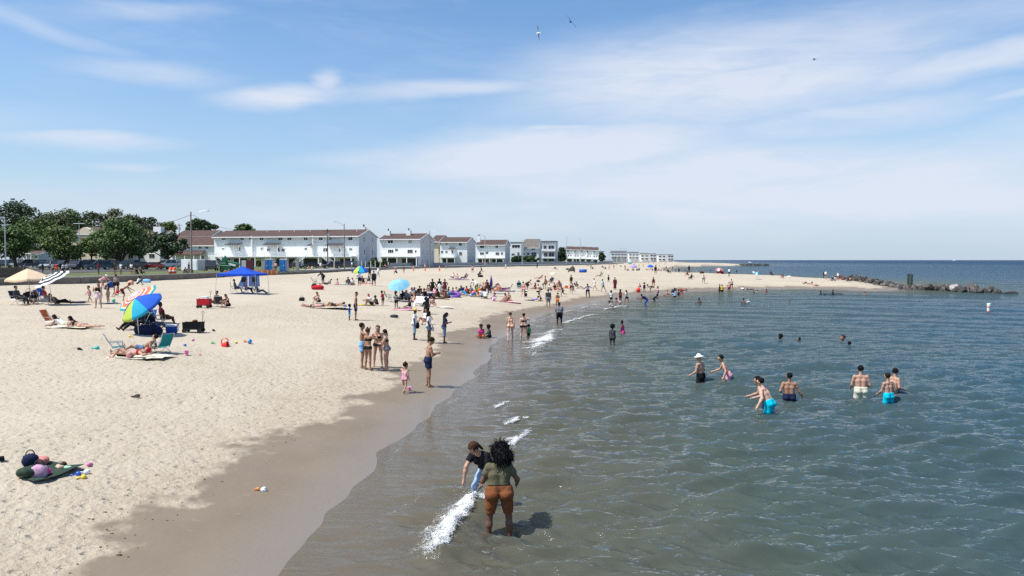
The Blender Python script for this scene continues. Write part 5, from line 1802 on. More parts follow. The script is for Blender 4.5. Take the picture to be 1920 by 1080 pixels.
 if kind in ('dress', 'long_dress', 'wrap'):
  s = plane(P, pel, up)
  d1 = unit(F.legs[0][3] + F.legs[1][3])
  a = pel + up * 0.10
  Ld = {'dress': 0.40, 'long_dress': 0.86, 'wrap': 0.36}[kind]
  rad = {'dress': 0.24, 'long_dress': 0.22, 'wrap': 0.165}[kind] * F.B['tr'] ** 0.5
  cn = F.cone(P, a, a + d1 * (Ld + 0.2), 0.14 * F.B['seat'], rad + 0.03)
  cn = np.maximum(cn, seg_cut(P, a, d1, Ld))
  legs_ = np.maximum(F.field(P, ('pelvis', 'thigh'), 0.03, 0.025), np.where(F.cone(P, F.pel, F.chest, 0, 0) < 0.26, s - 0.12, -1))
  for hp_, kn, an, e1, e2 in F.legs:
   legs_ = np.where(F.cone(P, hp_, kn, 0, 0) < 0.2, np.maximum(legs_, seg_cut(P, hp_, e1, min(Ld, 0.4))), legs_)
  body = np.minimum(cn, legs_)
  if kind != 'wrap':
   t_ = F.field(P, torso, 0.03, 0.016)
   t_ = np.maximum(t_, np.maximum(-0.05 - s, s - 0.47))
   body = np.minimum(body, t_)
   nk = F.cone(P, F.neck + fw * 0.03, F.hc, 0.075, 0.075)
   body = np.maximum(body, -nk)
  return P, body
 # head wear and hair
 hc, hu, hf, hr_ = F.hc, F.hu, F.hf, F.hr
 h = F.B['hd']
 w1 = np.sin(P[..., 0] * 61 + P[..., 2] * 23) * np.sin(P[..., 1] * 57 - P[..., 2] * 31) * 0.006
 cap = F.cone(P, hc + hu * 0.040 * h - hf * 0.022 * h, hc + hu * 0.03 * h + hf * 0.012 * h, 0.102 * h, 0.094 * h)
 face = np.minimum(plane(P, hc + hf * 0.03 * h, hf), -plane(P, hc + hu * 0.074 * h, hu))
 low = -plane(P, hc - hu * 0.045 * h, hu)
 short = np.maximum(np.maximum(cap, face), low) + w1 * 0.5
 if kind == 'hair_short':
  return P, short
 if kind == 'hair_long':
  a = hc + hu * 0.03 - hf * 0.035
  b_ = hc - hu * 0.10 - hf * 0.085
  c_ = hc - hu * 0.12 - F.fw * 0.085 - F.up * 0.18
  ln = np.minimum(F.cone(P, a, b_, 0.088, 0.075), F.cone(P, b_, c_, 0.075, 0.045))
  return P, np.minimum(short, np.maximum(ln, face)) + w1
 if kind == 'hair_bun':
  return P, np.minimum(short, F.cone(P, hc + hu * 0.14 * h - hf * 0.03, hc + hu * 0.15 * h - hf * 0.03, 0.045, 0.04)) + w1
 if kind == 'hair_tail':
  a = hc + hu * 0.03 - hf * 0.095
  c_ = hc - hu * 0.10 - hf * 0.12 - F.up * 0.08
  return P, np.minimum(short, F.cone(P, a, c_, 0.035, 0.022)) + w1 * 0.5
 if kind == 'hair_big':
  a = hc + hu * 0.05 - hf * 0.03
  q = np.minimum(F.cone(P, a + hr_ * 0.02, a - hu * 0.13 - hf * 0.04 + hr_ * 0.08, 0.150, 0.150), F.cone(P, a + hu * 0.07 + hr_ * 0.03, a + hr_ * 0.16 - hu * 0.12, 0.10, 0.09))
  fz = np.sin(P[..., 0] * 47 + 3 * np.sin(P[..., 2] * 31)) * np.sin(P[..., 1] * 43) * np.sin(P[..., 2] * 51 + 2 * np.sin(P[..., 0] * 29)) * 0.034
  q = np.maximum(q + fz, np.minimum(plane(P, hc + hf * 0.055, hf), -plane(P, hc + hu * 0.09, hu)))
  return P, q
 if kind == 'hair_afro':
  q = F.cone(P, hc + hu * 0.05 - hf * 0.02, hc + hu * 0.04 - hf * 0.03, 0.118 * h, 0.114 * h) + w1 * 2
  return P, np.maximum(q, np.minimum(plane(P, hc + hf * 0.05, hf), -plane(P, hc + hu * 0.08, hu)))
 if kind in ('sun_hat', 'cap'):
  cr = np.maximum(F.cone(P, hc + hu * 0.05 * h, hc + hu * 0.075 * h, 0.108 * h, 0.095 * h), -plane(P, hc + hu * 0.055 * h, hu))
  r_ = P - (hc + hu * 0.06 * h)
  z_ = r_ @ hu
  rad = np.sqrt(np.maximum((r_ ** 2).sum(-1) - z_ ** 2, 0))
  if kind == 'sun_hat':
   br = np.maximum(np.abs(z_ + 0.25 * np.maximum(rad - 0.1, 0)) - 0.014, rad - 0.185 * h)
  else:
   f_ = r_ @ hf
   br = np.maximum(np.maximum(np.abs(z_ + 0.1 * f_) - 0.013, np.sqrt(np.maximum(rad ** 2 - f_ ** 2, 0)) - 0.075), np.maximum(-f_, f_ - 0.18 * h))
  return P, np.minimum(cr, br)
 return None
PARTNAME = {'tee': 'shirt', 'tank': 'top', 'longsleeve': 'long_sleeved_shirt', 'crop': 'blouse', 'bikini_top': 'bikini_top', 'swimsuit': 'swimsuit', 'vest': 'life_vest',
   'shorts': 'shorts', 'trunks': 'swim_trunks', 'jeans': 'trousers', 'capri': 'cropped_jeans', 'bikini': 'bikini_bottom', 'skirt': 'skirt', 'bermuda': 'long_shorts', 'briefs': 'swim_briefs',
   'dress': 'dress', 'long_dress': 'long_dress', 'wrap': 'sarong', 'sun_hat': 'sun_hat', 'cap': 'cap'}
def fig_mesh(pose, build, part, vox):
 key = (pose, build, part, vox)
 if key in MESHES:
  return MESHES[key]
 F_ = fig(pose, build)
 if part == 'body':
  lo, hi = F_.grid(vox)
  P = mkgrid(lo, hi, vox)
  D = F_.field(P, ALLP)
  # eye hollows and mouth line
  h = F_.B['hd']
  for s_ in (1, -1):
   e_ = F_.hc + F_.hf * 0.098 * h + F_.hr * s_ * 0.034 * h + F_.hu * 0.008 * h
   m_ = ((P - e_) ** 2).sum(-1)
   D = D + 0.004 * np.exp(-m_ / 0.00018)
  D = D + 0.004 * np.exp(-((P - (F_.hc + F_.hf * 0.1 * h - F_.hu * 0.062 * h)) ** 2).sum(-1) / 0.00022)
  r_ = surface_net(D, lo, vox)
 else:
  g = garment(F_, part, vox)
  P, D = g
  r_ = surface_net(D.astype(float), P[0, 0, 0], vox)
 if r_ is None:
  MESHES[key] = None
  return None
 me_ = mesh_np(PARTNAME.get(part, 'hair' if part.startswith('hair') else part), r_[0], r_[1], smooth=True)
 if part == 'body':
  me_['zmin'] = float(r_[0][:, 2].min())
 MESHES[key] = me_
 return me_
SKIN = {'pale': (0.56, 0.34, 0.25), 'fair': (0.46, 0.265, 0.185), 'tan': (0.33, 0.175, 0.11), 'brown': (0.15, 0.075, 0.048), 'dark': (0.055, 0.03, 0.022)}
CLR = {'black': (0.012, 0.012, 0.014), 'white': (0.74, 0.74, 0.75), 'navy': (0.015, 0.022, 0.06), 'blue': (0.03, 0.09, 0.36), 'sky': (0.22, 0.45, 0.68), 'aqua': (0.0, 0.50, 0.66), 'teal': (0.02, 0.23, 0.26),
  'red': (0.45, 0.02, 0.03), 'maroon': (0.11, 0.012, 0.022), 'pink': (0.68, 0.33, 0.40), 'blush': (0.70, 0.52, 0.52), 'coralw': (0.70, 0.26, 0.22), 'mauve': (0.50, 0.30, 0.42), 'lilac': (0.40, 0.30, 0.50), 'hotpink': (0.65, 0.05, 0.27), 'green': (0.05, 0.28, 0.08), 'olive': (0.115, 0.105, 0.062),
  'yellow': (0.70, 0.48, 0.05), 'orange': (0.72, 0.17, 0.03), 'rust': (0.19, 0.066, 0.026), 'grey': (0.20, 0.20, 0.21), 'charcoal': (0.05, 0.052, 0.058), 'beige': (0.52, 0.40, 0.29), 'denim': (0.11, 0.18, 0.29),
  'paledenim': (0.27, 0.38, 0.50), 'brown': (0.07, 0.035, 0.022), 'blond': (0.33, 0.21, 0.09), 'darkbrown': (0.028, 0.017, 0.012), 'purple': (0.13, 0.05, 0.26), 'cream': (0.62, 0.58, 0.46), 'peach': (0.66, 0.36, 0.27)}
def skinmat(nm):
 k_ = 'skin_' + nm
 if k_ not in MATS:
  m = mat(k_, SKIN[nm], 0.55, 0.10, 9.0, spec=0.3)
 return MATS[k_]
def cloth(nm):
 k_ = 'cloth_' + nm
 if k_ not in MATS:
  m = mat(k_, CLR[nm], 0.85, 0.14, 14.0, spec=0.15)
  k = NT(m.node_tree)
  tcx = k.new('ShaderNodeTexCoord')
  bp = k.new('ShaderNodeBump')
  bp.inputs['Distance'].default_value = 0.035
  bp.inputs['Strength'].default_value = 0.8
  k.plug(bp.inputs['Height'], k.noise(k.mapping(tcx.outputs['Object'], scale=(9, 9, 5), rot=(0.3, 0.5, 0)), 1.0, 4, 0.6, 0.8))
  k.l.new(bp.outputs[0], bsdf(m).inputs['Normal'])
 return MATS[k_]
def hairmat(nm):
 k_ = 'hair_' + nm
 if k_ not in MATS:
  mat(k_, CLR[nm], 0.85, 0.35, 30.0, spec=0.08, bump=0.8)
 return MATS[k_]
NPERSON = 0
def person(label, pos, heading, pose, build, skin, wear, height=1.72, vox=None, sink=0.0, seat_z=None, group=None, cat='person'):
 """wear: list of (garment, colour); heading in degrees, 0 = facing +y (away), 90 = facing -x (left)"""
 global NPERSON
 NPERSON += 1
 pos = Vector(pos)
 dist_ = math.hypot(pos.x, pos.y)
 if vox is None:
  vox = 0.014 if dist_ < 20 else (0.019 if dist_ < 45 else (0.028 if dist_ < 90 else 0.04))
 me_ = fig_mesh(pose, build, 'body', vox)
 sc = height / 1.72 if build != 'c' else height / 1.58
 z0 = pos.z - me_['zmin'] * sc - sink - 0.01
 if seat_z is not None:
  z0 = pos.z + seat_z - me_['zmin'] * sc
 o = link('person', me_, skinmat(skin), loc=(pos.x, pos.y, z0), rot=(0, 0, math.radians(heading)), scale=sc)
 tag(o, label, cat, group)
 for g_, c_ in wear:
  gm = fig_mesh(pose, build, g_, vox)
  if gm is None:
   continue
  is_h = g_.startswith('hair')
  link(PARTNAME.get(g_, 'hair'), gm, hairmat(c_) if is_h else cloth(c_), o)
 return o
def pp(label, px, py, heading, pose, build, skin, wear, height=1.72, **kw):
 """person whose feet / seat touch the ground at photo pixel (px, py)"""
 if isinstance(wear, str):
  wear = [tuple(q.split(':')) for q in wear.split()]
 return person(label, place(px, py), heading, pose, build, skin, wear, height, **kw)
def pw(label, px, py, depth_, heading, pose, build, skin, wear, height=1.72, **kw):
 """person standing in the water: (px, py) is where the water surface cuts the body, depth_ the water depth"""
 if isinstance(wear, str):
  wear = [tuple(q.split(':')) for q in wear.split()]
 x, y = at(px, py, 0.0)
 return person(label, Vector((x, y, -depth_)), heading, pose, build, skin, wear, height, **kw)
# ------------------------------------------------------------------ the people, nearest first
GW, GN, GB_, GF, GL = 'bathers standing in the sea', 'people near the waterline', 'beach goers on the sand', 'distant beach goers', 'people behind the sea wall'
pw('woman in olive blouse and rust shorts wading, seen from behind', 936, 988, 0.30, 6, 'fore_woman', 'fl', 'brown', 'hair_big:black crop:olive bermuda:rust', 1.70, vox=0.011)
pw('person in black shirt and pale jeans bending over the splash', 916, 942, 0.22, 148, 'fore_girl', 'f', 'fair', 'hair_tail:brown tee:black capri:paledenim', 1.70, vox=0.011)
# loose curls round the big hair
hw_ = [o for o in bpy.data.objects if o.get('label', '').startswith('woman in olive')][0]
hair_ = [c for c in hw_.children if c.name.startswith('hair')][0]
r = random.Random(3)
vn = [(v.co.copy(), v.normal.copy()) for v in hair_.data.vertices]
mb = MB()
for i in range(420):
 p_, n_ = r.choice(vn)
 d_ = (n_ + Vector((r.gauss(0.25, 0.5), r.gauss(0, 0.5), r.gauss(-0.1, 0.5)))).normalized()
 L = r.uniform(0.02, 0.065)
 q1 = p_ + d_ * L
 d2 = (d_ + Vector((r.gauss(0, 0.9), r.gauss(0, 0.9), r.gauss(-0.5, 0.7)))).normalized()
 q2 = q1 + d2 * L * 0.8
 mb.tube(p_ - n_ * 0.01, q1, 0.010, 0.007, 4, False)
 mb.tube(q1, q2, 0.007, 0.003, 4, False)
mb.build('loose_curl', hairmat('black'), hair_, fix=False)
# group of four and the two before them
pp('man in pale blue trunks at the left of the group of four', 679, 690, -80, 'shade', 'ms', 'tan', 'hair_short:darkbrown trunks:sky', 1.80)
pp('woman in black bikini bottom with hair up, back turned, in the group of four', 690, 694, -40, 'shade', 'f', 'tan', 'hair_bun:brown bikini_top:black bikini:black', 1.66)
pp('woman in black bikini and sunglasses facing the camera in the group of four', 709, 688, 176, 'drink', 'f', 'fair', 'hair_long:brown bikini_top:black bikini:charcoal', 1.70)
pp('woman in navy top and grey briefs at the right of the group of four', 725, 694, 92, 'hug', 'fl', 'fair', 'hair_tail:darkbrown bikini_top:navy briefs:grey', 1.64)
pp('toddler in pink swimsuit walking with hand on head', 759, 737, -25, 'toddler', 'c', 'fair', 'hair_bun:darkbrown swimsuit:pink', 0.98)
pp('man in dark blue trunks standing alone on the damp sand', 803, 725, -68, 'phone', 'ms', 'tan', 'hair_short:darkbrown trunks:navy', 1.80)
pp('person in yellow cap, white shirt and pale jeans', 777, 637, -90, 'stand', 'f', 'dark', 'cap:yellow tee:white capri:paledenim', 1.68)
pp('person in white shirt and denim shorts between two others', 804, 643, -85, 'stand_b', 'f', 'dark', 'hair_long:black tee:white shorts:denim', 1.70)
pp('person in dark shirt and cropped jeans looking down', 833, 643, -80, 'phone', 'f', 'brown', 'hair_long:black tee:navy capri:denim', 1.66)
pp('seated person in white top behind the yellow cap', 797, 608, 150, 'sit', 'f', 'tan', 'hair_long:black tank:white shorts:pink', 1.64)
pp('child in hot pink shirt sitting on the damp sand', 903, 634, 170, 'sit_cross', 'c', 'brown', 'hair_short:darkbrown tee:hotpink shorts:orange', 1.25)
pp('child in dark clothes beside the hot pink one', 918, 633, 110, 'sit_flat', 'c', 'dark', 'hair_afro:black tee:charcoal shorts:black', 1.2)
pp('woman in peach bikini walking away along the waterline', 957, 640, 2, 'walk_b', 'f', 'pale', 'hair_tail:brown bikini_top:peach bikini:peach', 1.70)
pp('woman in black bikini walking away with arm raised', 982, 640, -8, 'shade', 'fl', 'pale', 'hair_tail:darkbrown bikini_top:black bikini:black', 1.66)
pp('small child in green top beside the woman in black bikini', 991, 640, -20, 'walk', 'c', 'brown', 'hair_short:black tee:green shorts:black', 0.95)
pp('man in grey shirt standing at the edge of the foam', 1049, 612, 8, 'phone', 'ml', 'dark', 'hair_short:black tee:grey bermuda:black', 1.76)
pp('man in charcoal shirt with white print and grey shorts', 1028, 578, 4, 'stand', 'm', 'tan', 'hair_short:darkbrown tee:charcoal bermuda:grey', 1.76)
pp('boy in orange trunks', 1045, 577, -30, 'phone', 'ms', 'brown', 'hair_short:black trunks:orange', 1.46)
# in the water
pw('child in dark swim clothes standing knee deep', 1148, 644, 0.32, -20, 'stand', 'c', 'dark', 'hair_afro:black tee:charcoal shorts:charcoal', 1.30, group=GW)
pw('person in hot pink swimsuit waist deep', 1168, 626, 0.78, 60, 'wade', 'f', 'brown', 'hair_bun:black swimsuit:hotpink', 1.62, group=GW)
pw('man with white sun hat and black trunks in the sea', 1314, 716, 0.72, 50, 'wade', 'm', 'fair', 'sun_hat:white trunks:black', 1.76, group=GW)
pw('man in pink trunks leaning forward in the sea', 1366, 714, 0.74, 72, 'wade_lean', 'ms', 'fair', 'hair_short:black trunks:pink', 1.78, group=GW)
pw('man half hidden behind the man in turquoise trunks', 1438, 764, 0.78, 62, 'wade_lean', 'm', 'fair', 'hair_short:black trunks:navy', 1.80, group=GW)
pw('man in turquoise trunks leaning forward, nearest of the bathers', 1443, 779, 0.60, 48, 'wade_lean', 'm', 'pale', 'hair_short:black trunks:aqua', 1.76, group=GW)
pw('tanned man in dark blue trunks seen from behind', 1480, 749, 0.84, -12, 'wade_out', 'm', 'tan', 'hair_short:black trunks:navy', 1.72, group=GW)
pw('man in cream trunks seen from behind', 1614, 746, 0.72, -8, 'wade', 'm', 'fair', 'hair_short:black trunks:cream', 1.80, group=GW)
pw('boy in turquoise trunks seen from behind', 1666, 751, 0.72, 14, 'wade', 'ms', 'fair', 'hair_short:darkbrown trunks:aqua', 1.62, group=GW)
pw('man facing right behind the boy in turquoise trunks', 1675, 738, 0.86, -80, 'wade', 'm', 'fair', 'hair_short:black trunks:charcoal', 1.74, group=GW)
pw('swimmer in blue life vest farther out on the left', 1468, 641, 1.14, 30, 'swim', 'c', 'brown', 'hair_short:black vest:blue', 1.50, group=GW)
pw('swimmer with only the head above water', 1504, 641, 1.34, 60, 'swim', 'f', 'tan', 'hair_short:darkbrown swimsuit:maroon', 1.62, group=GW)
pw('swimmer in blue vest next to a swimmer with white cap', 1586, 641, 1.20, 90, 'swim', 'c', 'tan', 'hair_short:brown vest:blue', 1.50, group=GW)
pw('swimmer with dark hair low in the water, right of the blue vest', 1596, 651, 1.28, 10, 'swim', 'f', 'brown', 'hair_short:black swimsuit:black', 1.62, group=GW)
pw('far swimmer nearest the beach corner', 1313, 569, 1.1, 30, 'swim', 'm', 'brown', 'hair_short:black', 1.7, group=GW)
pw('far swimmer with a small splash', 1394, 568, 1.1, -30, 'wade_out', 'm', 'brown', 'hair_short:black', 1.6, group=GW)
pw('pink far swimmer floating', 1483, 564, 1.3, 90, 'swim', 'f', 'fair', 'hair_short:brown swimsuit:pink', 1.62, group=GW)
pw('dark swimmer head left of the paddle board', 1541, 551.5, 1.2, 40, 'swim', 'm', 'dark', 'hair_short:black', 1.7, group=GW)
pw('bather upright on a dark board', 1561, 551.5, 1.0, -90, 'wade', 'm', 'dark', 'hair_short:black tee:black', 1.6, group=GW)
pw('swimmer nearest the rocks', 1623, 552, 1.2, 0, 'swim', 'f', 'tan', 'hair_short:black', 1.6, group=GW)
pw('child in white shirt paddling at the left of the shallow group', 1146, 567, 0.12, 10, 'stand', 'c', 'dark', 'hair_short:black tee:white shorts:black', 1.35, group=GN)
pw('woman in maroon swimsuit in the shallows', 1163, 567, 0.15, -60, 'stand', 'f', 'dark', 'hair_long:black swimsuit:maroon', 1.62, group=GN)
pw('person in white shirt and dark shorts in the shallows', 1175, 568, 0.15, 40, 'walk', 'f', 'tan', 'hair_long:darkbrown tee:white shorts:black', 1.60, group=GN)
pw('girl in pink bending toward the water', 1163, 574, 0.2, 60, 'bend', 'c', 'tan', 'hair_tail:brown swimsuit:pink', 1.2, group=GN)
pw('child crouching in the small foam', 1149, 577, 0.15, 90, 'squat', 'c', 'fair', 'hair_short:darkbrown tee:white shorts:navy', 1.2, group=GN)
pw('man in navy shirt and blue trousers bending in the shallows', 1213, 574, 0.25, 70, 'bend', 'm', 'brown', 'hair_short:black tee:navy jeans:blue', 1.76, group=GN)
pw('child bending beside the man in blue trousers', 1226, 567, 0.2, -60, 'bend', 'c', 'dark', 'hair_short:black swimsuit:black', 1.25, group=GN)
pp('child in dark swimsuit behind the man in blue trousers', 1208, 552, 0, 'stand', 'c', 'dark', 'hair_afro:black swimsuit:navy', 1.3, group=GN)
pw('person in navy bending, left of the four by the beach corner', 1261, 557, 0.15, -40, 'bend', 'm', 'brown', 'hair_short:black tee:navy shorts:black', 1.6, group=GN)
pw('person in pale shirt crouching among the four by the beach corner', 1266, 558.5, 0.15, 60, 'squat', 'm', 'tan', 'hair_short:black tee:sky shorts:navy', 1.7, group=GN)
pw('dark child among the four by the beach corner', 1272, 557, 0.15, 0, 'stand', 'c', 'dark', 'hair_short:black shorts:black', 1.0, group=GN)
pw('person in red right of the four by the beach corner', 1278, 554, 0.15, -80, 'bend_deep', 'f', 'tan', 'hair_short:darkbrown swimsuit:red', 1.6, group=GN)
# left: around the beige and striped umbrellas
pp('man in dark clothes in a folding chair at far left', 34, 569, -88, 'chair', 'm', 'tan', 'hair_short:black longsleeve:charcoal jeans:charcoal', 1.76, group=GB_)
pp('man in red shirt sitting under the striped umbrella', 86, 568, -60, 'chair', 'm', 'tan', 'hair_short:black tee:red trunks:grey', 1.74, group=GB_)
pp('person in black reclining right of the man in red', 108, 569, -86, 'lie_recline', 'm', 'dark', 'hair_short:black tee:black jeans:black', 1.74, group=GB_)
pp('woman in black sitting under the beige umbrella', 62, 567, 200, 'chair_low', 'f', 'brown', 'hair_long:black tank:black shorts:grey', 1.64, group=GB_)
pp('woman in black top and pale pink sarong facing the camera', 185, 577, 178, 'drink', 'fl', 'fair', 'hair_long:darkbrown tank:black wrap:blush', 1.66, group=GB_)
pp('little girl in pale pink walking left of the black top', 168, 566, 150, 'walk', 'c', 'fair', 'hair_short:darkbrown swimsuit:pink', 1.12, group=GB_)
pp('girl in two piece with long dark hair walking right of the black top', 203, 567, 95, 'shade', 'f', 'tan', 'hair_long:darkbrown bikini_top:black bikini:beige', 1.40, group=GB_)
pp('woman in pink shirt and white hat bending near the sea wall', 190, 541, -90, 'bend', 'fl', 'fair', 'sun_hat:white tee:pink shorts:beige', 1.64, group=GB_)
pp('woman in grey top and dark skirt near the blue tent', 218, 550, 0, 'stand_b', 'fl', 'tan', 'hair_tail:darkbrown tank:grey skirt:black', 1.64, group=GB_)
pp('boy in red shorts stepping toward the rainbow umbrella', 229, 563, -70, 'bend', 'ms', 'tan', 'hair_short:darkbrown bermuda:maroon', 1.55, group=GB_)
pp('man in white shirt sitting before the sea wall', 258, 534, -60, 'sit_hug', 'm', 'dark', 'hair_short:black tee:white shorts:black', 1.74, group=GB_)
pp('child in striped red sitting behind the rainbow umbrella', 219, 556, 160, 'sit', 'c', 'fair', 'hair_short:brown tee:red shorts:white', 1.1, group=GB_)
pp('woman in white and pink lying on her front reading, left of two', 122, 612, 92, 'lie_front', 'f', 'tan', 'hair_long:darkbrown tank:white shorts:cream', 1.64, group=GB_)
pp('woman in black bikini lying on her front, right of two', 152, 614, 90, 'lie_front', 'f', 'fair', 'hair_long:black bikini_top:black bikini:peach', 1.66, group=GB_)
pp('dark dressed person in a chair below the blue green umbrella', 255, 616, 150, 'chair_low', 'm', 'dark', 'hair_short:black longsleeve:black jeans:black', 1.76, group=GB_)
pp('person in black leaning back under the blue green umbrella', 286, 616, -110, 'chair_low', 'fl', 'brown', 'hair_long:black longsleeve:black jeans:navy', 1.66, group=GB_)
pp('woman in teal top below the blue green umbrella', 276, 610, 180, 'chair_low', 'f', 'brown', 'hair_long:black tee:teal shorts:navy', 1.64, group=GB_)
pp('man in maroon sitting on a cooler by the umbrella', 306, 612, -60, 'chair', 'm', 'dark', 'hair_short:black tee:maroon bermuda:brown', 1.76, group=GB_)
pp('woman in bikini lying on her back, nearest sunbather on the left', 246, 672, 88, 'lie_back', 'f', 'fair', 'hair_tail:red bikini_top:red bikini:pink', 1.68, group=GB_)
pp('man in patterned navy and white trunks reclining behind the nearest sunbather', 270, 660, 86, 'lie_recline', 'ms', 'fair', 'hair_short:darkbrown trunks:denim', 1.74, group=GB_)
pp('man seated beside the red wagon', 404, 574, 140, 'sit', 'm', 'tan', 'hair_short:black tee:navy shorts:navy', 1.72, group=GB_)
pp('woman in black with long hair seated right of the red wagon', 427, 576, 160, 'sit_hug', 'f', 'fair', 'hair_long:black tank:black shorts:black', 1.64, group=GB_)
pp('man in camp chair at the left under the blue canopy', 442, 549, -70, 'chair', 'm', 'tan', 'hair_short:black tee:grey bermuda:charcoal', 1.74, group=GB_)
pp('person in lilac shirt in the middle chair under the blue canopy', 462, 550, -60, 'chair', 'fl', 'tan', 'hair_short:brown tee:lilac jeans:charcoal', 1.68, group=GB_)
pp('person in dark shirt in the right chair under the blue canopy', 484, 551, -80, 'chair_low', 'm', 'tan', 'cap:black tee:charcoal jeans:grey', 1.74, group=GB_)
# middle of the beach
pp('person in black standing beside the folded black chair', 607, 531, 60, 'bend', 'm', 'dark', 'hair_short:black longsleeve:black jeans:black', 1.76, group=GB_)
pp('person in grey lying before the black chair', 613, 534, 95, 'lie_recline', 'm', 'tan', 'hair_short:black tee:grey bermuda:charcoal', 1.72, group=GB_)
pp('child in pink sitting right of the grey lying person', 633, 534, 160, 'sit_flat', 'c', 'fair', 'hair_short:brown tee:pink shorts:pink', 1.2, group=GB_)
pp('person in navy seated on a teal towel', 655, 534, 150, 'sit_hug', 'm', 'brown', 'hair_short:black tee:navy bermuda:sky', 1.72, group=GB_)
pp('person in white seated right of the navy one', 661, 535, 190, 'sit_cross', 'f', 'tan', 'hair_long:darkbrown tee:white shorts:charcoal', 1.64, group=GB_)
pp('man in white shirt and navy shorts standing under the far blue umbrella', 674, 535, 60, 'phone', 'm', 'dark', 'hair_short:black tee:white bermuda:navy', 1.74, group=GB_)
pp('man in black seated right of the man in white shirt', 681, 531, 150, 'sit_hug', 'ml', 'brown', 'hair_short:black tee:black shorts:maroon', 1.74, group=GB_)
pp('man in black standing with his back turned left of the sky blue umbrella', 701, 536, 0, 'stand', 'ml', 'dark', 'hair_short:black tee:black bermuda:black', 1.78, group=GB_)
pp('person in black and white sitting beside the standing man in black', 694, 530, 100, 'sit_hug', 'f', 'brown', 'hair_long:black tee:black shorts:white', 1.64, group=GB_)
pp('person in black standing near the pale posts', 693, 520, -20, 'stand', 'f', 'dark', 'hair_long:black longsleeve:black jeans:black', 1.66, group=GB_)
pp('person in white shirt and pale jeans walking by the hedge', 709, 519, -60, 'walk', 'm', 'tan', 'hair_short:black tee:white jeans:paledenim', 1.74, group=GB_)
pp('girl in black and white sitting up behind the row of sunbathers', 597, 565, 160, 'sit_hug', 'f', 'fair', 'hair_long:brown bikini_top:white shorts:black', 1.60, group=GB_)
pp('sunbather in pink lying left in the row', 584, 572, 90, 'lie_flat', 'f', 'fair', 'hair_tail:brown bikini_top:pink bikini:black', 1.62, group=GB_)
pp('sunbather in black shorts lying in the middle of the row', 604, 573, 92, 'lie_flat', 'f', 'fair', 'hair_short:darkbrown tank:hotpink shorts:black', 1.62, group=GB_)
pp('sunbather in brown lying right in the row', 628, 573, 88, 'lie_back', 'm', 'tan', 'hair_short:brown trunks:brown', 1.72, group=GB_)
pp('man with cap and navy shorts holding a small child by the hand', 667, 600, -82, 'stand', 'ms', 'tan', 'cap:black bermuda:navy', 1.78, group=GB_)
pp('small child in blue beside the man with cap', 655, 600, -90, 'stand', 'c', 'dark', 'hair_afro:black longsleeve:blue bermuda:sky', 0.95, group=GB_)
pp('person in white vest with red hair sitting on a lime towel', 696, 570, 120, 'sit_hug', 'f', 'tan', 'hair_short:red tee:white shorts:black', 1.66, group=GB_)
pp('child sitting right of the white vest', 707, 570, 140, 'sit_hug', 'c', 'brown', 'hair_short:black tee:brown shorts:black', 1.2, group=GB_)
pp('child in red shirt standing left of the green chair', 718, 571, 60, 'phone', 'c', 'brown', 'hair_short:black tee:red shorts:charcoal', 1.12, group=GB_)
pp('child in grey shirt standing before the sky blue umbrella', 743, 578, 160, 'hug', 'c', 'dark', 'hair_short:black tee:grey shorts:black', 1.30, group=GB_)
pp('person in dark clothes seated left under the sky blue umbrella', 752, 562, 160, 'chair_low', 'f', 'brown', 'hair_long:black tee:black shorts:charcoal', 1.64, group=GB_)
pp('man in grey reclining right under the sky blue umbrella', 764, 563, -150, 'chair_low', 'ml', 'tan', 'hair_short:brown tee:grey bermuda:charcoal', 1.74, group=GB_)
pp('woman in black leaning back on the pink towel', 769, 580, 88, 'sit_flat', 'f', 'dark', 'hair_bun:black tank:black shorts:pink', 1.66, group=GB_)
pp('child in pink sitting by the white canvas chairs', 776, 567, 100, 'sit', 'c', 'fair', 'hair_short:brown tee:peach shorts:pink', 1.15, group=GB_)
pp('woman in long black cover-up kneeling behind the white top', 800, 588, 20, 'kneel', 'f', 'dark', 'hair_big:black longsleeve:black jeans:black', 1.70, group=GB_)
pp('woman in pink bikini hugging her knees on a white towel', 815, 575, 92, 'sit_hug', 'f', 'fair', 'hair_long:darkbrown bikini_top:pink bikini:peach', 1.66, group=GB_)
pp('woman in long black dress standing left of three', 811, 551, 180, 'akimbo', 'f', 'brown', 'hair_long:black long_dress:black', 1.72, group=GB_)
pp('woman in black top and white skirt standing middle of three', 824, 549, 0, 'stand', 'f', 'brown', 'hair_long:black tee:black dress:white', 1.68, group=GB_)
pp('woman in brown dress standing right of three', 834, 548, 180, 'akimbo', 'f', 'brown', 'hair_long:darkbrown dress:maroon', 1.62, group=GB_)
pp('person with sunglasses seated left in the big crowd', 780, 556, -140, 'chair_low', 'f', 'brown', 'hair_afro:brown tee:charcoal shorts:denim', 1.66, group=GB_)
pp('person in black seated behind the one with sunglasses', 788, 551, 170, 'sit_hug', 'm', 'brown', 'hair_short:brown tee:black shorts:black', 1.70, group=GB_)
pp('shirtless man seated left of the blue cooler', 799, 549, -120, 'sit_hug', 'm', 'fair', 'hair_short:black trunks:navy', 1.74, group=GB_)
pp('woman in peach seated behind the blue cooler', 807, 548, 160, 'sit_hug', 'f', 'tan', 'hair_short:darkbrown tank:peach shorts:red', 1.62, group=GB_)
pp('person in pink shirt seated right of the blue cooler', 815, 553, 170, 'chair_low', 'f', 'fair', 'hair_long:darkbrown tee:pink shorts:charcoal', 1.64, group=GB_)
pp('person in brown patterned clothes at the right of the big crowd', 823, 557, 110, 'sit_hug', 'f', 'brown', 'hair_long:black tee:brown shorts:olive', 1.66, group=GB_)
